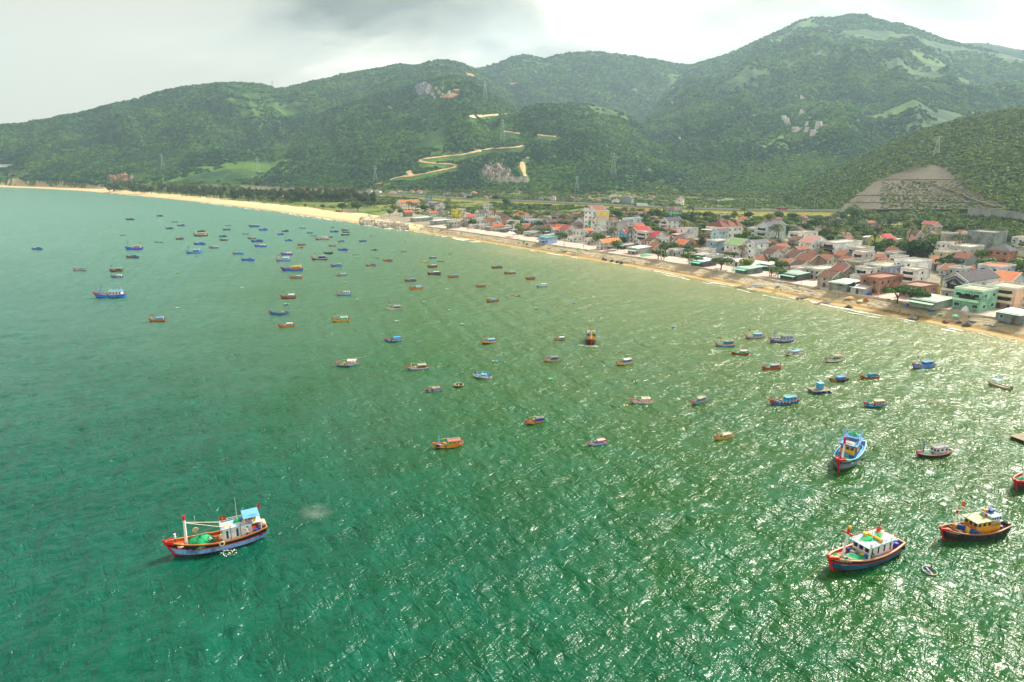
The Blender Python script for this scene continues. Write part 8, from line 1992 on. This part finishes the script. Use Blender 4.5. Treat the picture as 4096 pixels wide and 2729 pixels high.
for i, (x, y, s) in enumerate(((3137,482,13),(3144,492,10),(3178,528,13),(3188,522,9),(3226,526,11),(3254,540,13),(3278,511,15),(3237,480,8),(3228,500,9),(3205,450,9),(2690,416,9),(2718,560,8),(3205,395,10))):
    p = hit(x, y, 900, 5200, 1500)
    if p is None: continue
    r = random.Random(i); mb = MB().box((0, 0, s*.35), (s*1.1, s*.8, s*1.1), M('#c4b8b4', .9, .3, .2), rz=r.uniform(0, 3), taper=.6, shear=(s*.2, 0)).box((s*.6, 0, s*.2), (s*.7, s*.6, s*.6), M('#b8aca8', .9, .3, .2), rz=1, taper=.6)
    o = mb.build('boulder', None, tuple(p)); tag(o, 'pale boulder standing out on the big mountain slope', 'boulder', 'pale boulders on the big mountain'); more.append((p[0], p[1], p[2], s*1.5))
# rocky point and the line of stones behind the long beach
def stones(name, pts_, smin, smax, col_, seed):
    r = random.Random(seed); mb = MB(); rm_ = [M(c_, .95, .4, .8) for c_ in col_]
    for i, (x, y, z) in enumerate(pts_):
        s = r.uniform(smin, smax); mb.box((x, y, z+s*.2), (s*r.uniform(.8, 1.4), s*r.uniform(.7, 1.2), s*r.uniform(.5, 1.0)), rm_[i % len(rm_)], rz=r.uniform(0, 3), taper=r.uniform(.5, .85), shear=(r.uniform(-.25, .25)*s, r.uniform(-.25, .25)*s))
    return tag(mb.build(name), kind='stuff')
rr_ = random.Random(9); ps = []
for i in range(520):
    t = rr_.random(); ix = 1442+190*t; lo = np.interp(ix, [1442, 1500, 1560, 1632], [894, 903, 909, 918]); hi_ = np.interp(ix, [1442, 1470, 1520, 1560, 1632], [876, 866, 873, 888, 906]); iy = rr_.uniform(hi_, lo)
    p = P(ix, iy, 1.2); s_ = shore_dist(np.array([p[0]]), np.array([p[1]]))[0]; ps.append((p[0], p[1], .3+1.6*min(1, max(0, s_+3)/12)))
stones('rocky_point', ps, .9, 2.8, ('#c4bcae', '#a89f90', '#d0c8ba', '#948a7c'), 11)
ps = []
for i in range(220):
    t = rr_.random(); ix = 820+290*t; iy = np.interp(ix, [820, 900, 1000, 1060, 1110], [791, 798, 808, 814, 812])+rr_.uniform(-2, 1.5); p = P(ix, iy, 3); ps.append((p[0], p[1], 2.4))
stones('stone_line', ps, .9, 2.2, ('#9c9890', '#8c8880', '#b0aca4'), 12)
ps = []
for i in range(420):
    t = rr_.uniform(t_a, t_b); s_ = rr_.uniform(6, 17); x, y, a_, b_, nx_, ny_ = (float(v) for v in along(t)); ps.append((x+nx_*s_, y+ny_*s_, .55+(s_-5.2)*.2))
stones('shore_rubble', ps, .25, .8, ('#8c8474', '#a89c84', '#5c5448', '#c8c0ac'), 13)

# forest, kept clear of the track and the rocks
allc = np.vstack([cuts, np.array(more)]) if len(more) else cuts
fx, fy = forest_xyz[:, 0], forest_xyz[:, 1]; keepf = np.ones(len(fx), bool)
cell = {}
for i, (a_, b_) in enumerate(zip((fx//40).astype(int), (fy//40).astype(int))): cell.setdefault((a_, b_), []).append(i)
for cx_, cy_, cz_, w_ in allc:
    rr2 = w_*1.0+5
    for da in (-1, 0, 1):
        for db in (-1, 0, 1):
            for i in cell.get((int(cx_//40)+da, int(cy_//40)+db), ()):
                if (fx[i]-cx_)**2+(fy[i]-cy_)**2 < rr2*rr2*.6 and fy[i] < cy_+4: keepf[i] = False
    # what stands just in front would hide the cut
    d_ = math.hypot(cx_, cy_)
    for st__ in (10, 20):
        qx, qy = cx_*(1-st__/d_), cy_*(1-st__/d_)
        for i in cell.get((int(qx//40), int(qy//40)), ()):
            if (fx[i]-qx)**2+(fy[i]-qy)**2 < 110: keepf[i] = False
d_f = np.hypot(fx, fy); inn = (d_f < 1500) & (np.arctan2(fx, fy) > R(14)) & (forest_xyz[:, 2] > 8)
near_l = d_f < np.interp(np.arctan2(fx, fy), LAYERS[-1]['az'], LAYERS[-1]['R'])+120
keepf &= ~(inn & near_l & (np.arctan2(fx, fy) > LAYERS[-1]['az'][0]))
scatter('forest', forest_xyz[keepf], forest_s[keepf], protos)

# ------------------------------------------------------------------ pylons and masts
def lattice(name, p, h, base, arms, label, color='#b8c4c4', cat='pylon', group=None, r=.22, dish=False):
    r = r*.6
    m_ = M(color, .5, .1); rt = empty(name, tuple(p), math.atan2(-p[0], p[1])+.2, label=label, cat=cat, group=group)
    mb = MB(); nl = 9; prev = None
    for i in range(nl+1):
        t = i/nl; w_ = base*(1-t)**1.15+base*.14; z = h*t; c_ = [(-w_/2, -w_/2, z), (w_/2, -w_/2, z), (w_/2, w_/2, z), (-w_/2, w_/2, z)]
        if prev:
            for j in range(4):
                mb.bar(prev[j], c_[j], r, m_, 4, cap=False); mb.bar(prev[j], c_[(j+1) % 4], r*.45, m_, 3, cap=False); mb.bar(c_[j], c_[(j+1) % 4], r*.45, m_, 3, cap=False)
        prev = c_
    mb.build('lattice_mast', rt)
    for t, l in arms:
        MB().bar((-l, 0, h*t), (0, 0, h*t+1.2), r, m_, 4).bar((l, 0, h*t), (0, 0, h*t+1.2), r, m_, 4).bar((-l, 0, h*t), (l, 0, h*t), r, m_, 4).build('cross_arm', rt)
    if dish:
        for i in range(3): MB().lathe((1.0*math.cos(2.1*i), 1.0*math.sin(2.1*i), h*.96), [(0, -1.2), (.3, -1.2), (.3, 1.2), (0, 1.2)], M('#e4e8e8'), 6).build('antenna_panel', rt)
    return rt
def hz_pt(x, y): 
    p = hit(x, y, 700, 5200, 1500); return p if p is not None else P(x, y, 8)
lattice('pylon', hz_pt(2011, 574), 52, 12, ((.93, 5), (.82, 8), (.72, 7)), 'tall pylon standing on the mid-slope spur, centre', r=.3)
lattice('pylon', hz_pt(2453, 706), 44, 10, ((.93, 6), (.80, 8), (.68, 7)), 'pylon on the lower slope right of centre', r=.26)
lattice('pylon', hz_pt(1941, 398), 50, 11, ((.93, 6), (.8, 8)), 'faint pylon high on the knoll behind the centre pylon', r=.4)
lattice('pylon', hz_pt(3744, 626), 24, 6, ((.93, 5), (.83, 6), (.73, 5)), 'pylon on the near hill above the grey cutting', r=.22)
lattice('pylon', hz_pt(653, 681), 40, 8, ((.93, 5), (.8, 6)), 'grey pylon above the beach trees, left', r=.3); lattice('pylon', hz_pt(1034, 692), 38, 8, ((.93, 5), (.8, 6)), 'grey pylon on the lower left slope, right one', r=.3)
lattice('pylon', hz_pt(1502, 730), 34, 7, ((.93, 5), (.8, 6)), 'grey pylon at the foot of the winding track', r=.25); lattice('pylon', hz_pt(2307, 765), 26, 7, ((.93, 4), (.8, 5)), 'small pylon at the foot of the valley', r=.22); lattice('pylon', hz_pt(2001, 745), 28, 6, ((.93, 4), (.8, 5)), 'small pylon below the quarry scar', r=.22)
p_ = hit(1091, 362, 1500, 5000, 2500)
if p_ is not None: lattice('pylon', p_, 34, 8, ((.93, 5), (.8, 7)), 'skyline pylon on the left ridge', r=.35)
p_ = P(2066, 822, 4); lattice('telecom_tower', p_, 34, 4.2, (), 'grey-green lattice telecom tower by the highway', '#a4b0a4', 'telecom tower', r=.16, dish=True)
p_ = P(1004, 745, 8); rt = empty('telecom_pole', tuple(p_), 0, label='tall pale blue telecom pole among the beach trees', cat='telecom pole'); MB().bar((0, 0, 0), (0, 0, 26), .5, M('#a8c8cc'), 7, .35).build('pole', rt); MB().lathe((0, 0, 26), [(0, -1.5), (1.3, -1.5), (1.3, 1.2), (0, 1.2)], M('#e0e8e8'), 8).build('antenna_head', rt)
rt = empty('sign_gantry', tuple(P(305, 718, 10)), 0, label='white portal gantry over the highway, far left', cat='gantry'); gm_ = M('#a8c0b8')
for sx in (-9, 9): MB().bar((sx, 0, 0), (sx, 0, 9), .35, gm_, 5).build('post', rt)
MB().bar((-9, 0, 8.8), (9, 0, 8.8), .4, gm_, 5).build('beam', rt)
# utility poles on the promenade and in the streets
G_P = 'concrete poles along the promenade'
for i, (ix, iy) in enumerate(((1794,918),(1870,927),(2051,950),(2071,962),(2163,975),(2255,992),(2333,998),(2426,1012),(2524,1030),(2643,1050),(2757,1070),(2930,1098),(3075,1122),(3307,1162),(3510,1198),(3965,1108),(3217,930),(3934,1092),(3760,1085),(1918,846),(2165,860),(2218,868),(3450,905),(3590,945))):
    z = 3.6; p = P(ix, iy, z); rt = empty('utility_pole', (p[0], p[1], z-.2), 0.4, cat='utility pole', label=uniq('concrete pole', ix, iy, T_POOL), group=G_P)
    MB().bar((0, 0, 0), (0, 0, 8.2), .17, M('#b8b0a4', .8, .2), 6, .11).build('post', rt); MB().box((0, 0, 7.7), (1.5, .12, .12), M('#9c948c')).build('cross_arm', rt)
    if 5 <= i <= 14: MB().lathe((.3, 0, 2.6), [(0, -.5), (.32, -.35), (.36, 0), (.32, .35), (0, .5)], M('#d8381c', .5), 8).build('lantern', rt)

# ------------------------------------------------------------------ tunnels, billboard
def portal(x, y, label):
    p = hz_pt(x, y); rt = empty('tunnel_portal', (p[0], p[1]-3, p[2]-1), math.atan2(-p[0], p[1]), label=label, cat='tunnel')
    cm_ = M('#8c8c84', .9, .3, .3); n = 12; vs = []; fs = []
    for k_ in range(2):
        for i in range(n+1):
            a = math.pi*i/n; r_ = 6.2; R_ = 9.5 if 0 < i < n else 9.5
            vs += [(r_*math.cos(a), k_*5.0, max(0, r_*1.05*math.sin(a))), (R_*math.cos(a)*1.25, k_*5.0, min(10.5, R_*1.3*math.sin(a)))]
    m2 = 2*(n+1)
    for i in range(n):
        q = i*2; fs += [(q, q+1, q+3, q+2), (m2+q, q, q+2, m2+q+2), (q+1, m2+q+1, m2+q+3, q+3)]
    MB().add(vs, fs, cm_).build('portal_wall', rt)
    vs = [(6.2*math.cos(math.pi*i/n), 4.9, 6.5*math.sin(math.pi*i/n)) for i in range(n+1)]; MB().add(vs, [tuple(range(n+1))], M('#15171a', .9, .1)).build('tunnel_mouth', rt); return rt
portal(56, 706, 'dark tunnel mouth at the far left end of the highway'); portal(110, 707, 'second tunnel mouth with vehicles, right of the first')
p = hz_pt(32, 672); d0 = P(32, 672, p[2]); rt = empty('billboard', (p[0], p[1]-6, p[2]), math.atan2(-p[0], p[1]), label='long white billboard with red lettering above the tunnels', cat='billboard')
bw = 44; MB().box((0, 0, 5.5), (bw, .6, 8.5), M('#e6ebec', .6, .1)).build('panel', rt); MB().box((0, -.35, 1.5), (bw, .1, .9), M('#3c7c94')).build('border', rt)
for i in range(5): MB().bar((-18+9*i, 1, -6), (-18+9*i, 1, 4), .3, M('#7c8080'), 5).build('post', rt)
flat_text('HẦM CÙ MÔNG', 3.4, '#c04858', rt, (0, -.45, 6.0), (math.pi/2, 0, 0), 'lettering'); flat_text('BOT', 2.0, '#c05864', rt, (1, -.45, 3.0), (math.pi/2, 0, 0), 'lettering')

# ------------------------------------------------------------------ things on the shore
G_SB = 'basket boats pulled up on the shore'
sb_list = [(3725,1262,'#3cb0a8','teal'),(3762,1262,'#a8c8b0','pale green'),(3783,1276,'#3cb878','green-rimmed'),(3820,1270,'#4cc8a0','mint upturned'),(3826,1283,'#2490d8','blue'),(3863,1291,'#48b8a0','sea-green'),(3888,1292,'#1f88d8','wide blue'),(3946,1307,'#3cb8b0','teal'),(3970,1309,'#2490d8','large blue'),
 (3447,1214,'#2c9ce0','bright blue'),(3113,1150,'#54a8d0','blue'),(3119,1135,'#2c84c8','deep blue'),(2906,1117,'#3cbca0','teal'),(2639,1067,'#2c90d8','blue'),(2615,1066,'#3cb8a8','teal'),(2605,1061,'#2c90d8','blue'),(2591,1061,'#2c7cc0','dark blue'),(2541,1054,'#3c98d8','blue'),(2537,1050,'#3c98d8','blue'),(2514,1049,'#3cae78','green'),(2495,1043,'#3c98d8','blue'),
 (2443,1038,'#3ca0e0','light blue'),(2438,1038,'#3cae78','green'),(2414,1032,'#3cb0d8','cyan'),(2388,1027,'#3c90d0','blue'),(2496,1040,'#3c98d0','blue'),(2315,1016,'#3c98d0','blue'),(2300,1013,'#3c98e0','light blue'),(2270,1009,'#3cb0c8','cyan'),(2255,1006,'#3c90d0','blue'),(2247,1003,'#3cb478','green'),(2201,996,'#3cb080','green'),(2247,990,'#3c90d0','blue'),(2313,998,'#3cc08c','mint'),(2312,1005,'#48c8a8','mint'),
 (2077,975,'#2c68b8','deep blue'),(2095,975,'#4cc8a8','mint tilted'),(2057,973,'#3c98c8','blue'),(2046,971,'#3cb0b0','teal'),(2062,974,'#48b8b8','teal'),(1845,938,'#3c88c0','blue'),(1830,938,'#3c98a8','teal'),(1808,933,'#3c88c0','blue'),(1795,932,'#3ca8b8','teal'),(1764,926,'#3cb070','green'),(1730,920,'#3c88d0','blue'),(1797,922,'#e0e4e0','white'),(1683,914,'#48a8a0','teal'),(1668,911,'#3c88c0','blue'),(1660,905,'#3c98c0','blue'),(1690,908,'#58b8b8','pale teal'),(1703,908,'#3c98a0','teal')]
for i, (ix, iy, c_, nm) in enumerate(sb_list):
    p = P(ix, iy, 2.2); s_ = float(shore_dist(np.array([p[0]]), np.array([p[1]]))[0]); z = float(np.interp(s_, [0, 5, 6.5, 14, 34], [.5, 1.3, 1.6, 3.9, 4.1])); p = P(ix, iy, z)
    up = 'upturned' in nm or 'tilted' in nm; r_ = tr.uniform(.95, 1.2)*(1.35 if 'large' in nm or 'wide' in nm else 1)
    o = basket((p[0], p[1], z+.35 + (.6 if up else 0)), r_, c_, uniq('%s basket boat pulled up ashore' % nm, ix, iy, T_POOL), group=G_SB, tilt=(R(100), 0, R(10)) if 'tilted' in nm else ((math.pi, 0, 0) if up else (tr.uniform(-.12, .12), tr.uniform(-.12, .12), 0)))
for ix, iy, c1_, c2_, lab in ((3030,1142,'#e4e8ea','#3c78d0','white boat with blue stripe beached on the revetment'),(1506,790,'#8c4c5c','#3c58a0','small fishing boat stranded on the grass by the beach fence'),(775,782,'#58b0d8','#a8d0e0','pale blue boat drawn up under the beach trees')):
    p = P(ix, iy, 2.6 if ix > 2000 else 3.5); bb = Boat((p[0], p[1], 1.9 if ix > 2000 else 3.6), 165 if ix > 2000 else 10, 6.5 if ix != 1506 else 9, hull=c1_, stripe=c2_, rim=c1_, deck=c2_, label=lab, cat='boat', small=True, B=2.2)
    if ix == 1506: bb.cabin(.2, .5, .6, 1.2, '#dce0e4', '#c8ccd0')
def pile(ix, iy, sx, sy, h, c_, lab, name='net_pile', cat='net pile'):
    p = P(ix, iy, 3.2); s_ = float(shore_dist(np.array([p[0]]), np.array([p[1]]))[0]); z = float(np.interp(s_, [0, 5, 17, 34], [.2, .9, 3.4, 3.75])); mound(name, (p[0], p[1], z), .5, sx, sy, h, net_mat(c_), ix % 91, 14, lab, cat)
pile(2582,1026,5,3,1.0,'#1a9878','big green net pile on the promenade by the grey shack'); pile(2453,1016,2.2,1.3,.5,'#1a9c78','small green net pile on the promenade before the umbrella trees'); pile(2593,1043,1.6,1.1,.8,'#d8ccac','cream sack pile beside green fronds at the kerb')
pile(3140,1108,1,1,.01,'#b0a890','flattened sacking on the promenade') if False else None
pile(3405,1183,3.2,1.8,.9,'#cda468','sand-coloured gravel heap beside the warehouse'); pile(3445,1192,2.4,1.4,.7,'#d8b078','second sand heap, right of the first'); pile(3466,1193,1.3,1.3,1.4,'#a8683c','orange-brown heap of sacks'); pile(3475,1183,1.6,1.2,1.0,'#3c48b8','blue tarpaulin heap before the white shack'); pile(3492,1182,1.2,.9,.6,'#e07838','orange net heap before the brick building')
pile(3398,1202,2.4,1.3,.9,'#30302e','black tarpaulin heap on the shore below the white shack'); pile(3105,1168,6,1.6,.6,'#4c4238','long heap of driftwood on the revetment') if False else None
pile(3300,1186,6,1.5,.7,'#4c4238','dark heap of driftwood and nets on the revetment'); pile(3220,1166,6,1.8,.7,'#544a3c','brushwood heap on the shore below the dark green awning'); pile(2975,1125,5,2,.8,'#5c5444','grey rubbish and rubble heap on the revetment'); pile(2990,1128,3.5,1.4,.6,'#7c6848','brown rubble heap beside the grey one')
pile(3660,1248,3.2,1.6,1.0,'#2c3430','black netting heap by the seafront shed'); pile(3872,1276,2.2,1.4,1.2,'#54483c','brown brush heap behind the basket boats'); pile(3790,1263,1.8,1.2,.8,'#6c3c34','maroon gear heap by the basket boats'); pile(3840,1268,1.4,1.0,.6,'#4c3c34','small dark gear heap by the mint basket')
pile(2108,970,1.6,.8,.8,'#204c34','dark green net bundle above the weed line'); pile(2260,996,3,.9,.7,'#2c5840','long dark green net bundle on the promenade edge'); pile(2448,1029,1.7,.9,1.1,'#1c3c2c','dark green covered bundle, left of three'); pile(2471,1033,1.8,.9,1.1,'#1c3c2c','dark green covered bundle, middle of three'); pile(2486,1036,1.6,.9,1.1,'#1c3c2c','dark green covered bundle, right of three'); pile(2414,1023,1.2,.9,1.2,'#5c4a40','brown bundle, left of two by the kerb'); pile(2424,1025,1.2,.9,1.1,'#5c4a40','brown bundle, right of two by the kerb')
pile(3860,1246,1.8,1.5,2.2,'#e4e6e8','stack of white foam boxes before the slate-roofed house','box_stack','box stack'); pile(3727,1237,1.4,1.2,1.1,'#2858c0','blue tarpaulin under the seafront shed'); pile(3628,1218,1.5,1,1.0,'#4c60a8','blue-violet tarpaulin heap near the motorbikes'); pile(3640,1222,1.6,1,.6,'#b06844','terracotta sheet heap near the motorbikes')
tb_m = M('#e8ece8', .7); 
def tent(ix, iy, label):
    p = P(ix, iy, 3.6); rt = empty('tent', (p[0], p[1], 3.6), .5, label=label, cat='tent'); MB().add([(-2.5, -2.5, 2.6), (2.5, -2.5, 2.6), (2.5, 2.5, 2.6), (-2.5, 2.5, 2.6), (0, 0, 4.2)], [(0, 1, 4), (1, 2, 4), (2, 3, 4), (3, 0, 4)], tb_m).build('canopy', rt)
    for sx in (-1, 1):
        for sy in (-1, 1): MB().bar((sx*2.4, sy*2.4, 0), (sx*2.4, sy*2.4, 2.6), .06, M('#a8acac'), 5).build('pole', rt)
tent(2040, 946, 'white pointed party tent on the promenade, left'); tent(2050, 948, 'white pointed party tent on the promenade, right')
def motorbike(ix, iy, c_, label):
    p = P(ix, iy, 3.7); rt = empty('motorbike', (p[0], p[1], 3.7), tr.uniform(0, 3), label=label, cat='motorbike', group='motorbikes on the promenade')
    for sx in (-.65, .65): MB().torus((sx, 0, .3), .26, .06, M(BLACK), 'y', 10, 5).build('wheel', rt)
    MB().box((0, 0, .55), (.9, .22, .3), M(c_, .3), taper=.8).build('body', rt); MB().box((-.25, 0, .8), (.7, .26, .1), M('#1c1c1e')).build('seat', rt); MB().bar((.45, -.32, 1.0), (.45, .32, 1.0), .03, M('#2c2c2c'), 5).bar((.45, 0, 1.0), (.65, 0, .3), .04, M('#8c8c8c'), 5).build('handlebar', rt)
for i, (ix, iy) in enumerate(((2860,1078),(2868,1080),(2875,1079),(3092,1108),(3100,1108),(3549,1202),(3557,1204),(3580,1206),(3588,1208),(3262,1156),(3270,1157),(3276,1158),(3188,1150),(3348,1178),(3875,1272),(4030,1298))):
    motorbike(ix, iy, tr.choice(['#a81c28', '#1c1c20', '#2848a0', '#c8ccd0']), uniq('parked motorbike', ix, iy, T_POOL))
shirts = ['#c84c3c', '#e0e0dc', '#3c58a0', '#2c2c30', '#d8b050', '#5c8c6c', '#a85878']
for i, (ix, iy) in enumerate(((1735,914),(1820,937),(1898,945),(1925,944),(2115,972),(2133,972),(2180,974),(2188,976),(2150,990),(2396,1010),(2450,1024),(2540,1030),(2658,1058),(2664,1058),(3206,860),(3896,1268),(3205,1140),(2765,1062),(2905,1090),(3395,1180))):
    if iy < 900: continue
    p = P(ix, iy, 3.3); s_ = float(shore_dist(np.array([p[0]]), np.array([p[1]]))[0]); z = float(np.interp(s_, [0, 5, 17, 34], [.2, .9, 3.45, 3.75])); p = P(ix, iy, z); c_ = shirts[i % 7]
    person((p[0], p[1], z), tr.uniform(0, 6), c_, tr.choice(['#26282c', '#3c4458', '#5c5044']), uniq('%s-shirted person standing ashore' % ['red', 'white', 'blue', 'black', 'yellow', 'green', 'pink'][i % 7], ix, iy, T_POOL))
# wall at the end of the long beach
a_ = P(1344, 848, 3); b_ = P(1370, 850, 3); c2_ = P(1448, 840, 3); fw = MB(); fmm = M('#8c7c6c', .9, .3)
for u_, v_ in ((a_, b_), (b_, c2_)):
    d_ = v_-u_; ln = math.hypot(d_[0], d_[1]); fw.box(((u_[0]+v_[0])/2, (u_[1]+v_[1])/2, 4.2), (ln, .3, 2.4), fmm, rz=math.atan2(d_[1], d_[0]))
tag(fw.build('beach_wall'), 'low brown wall where the long beach meets the grass', 'wall')
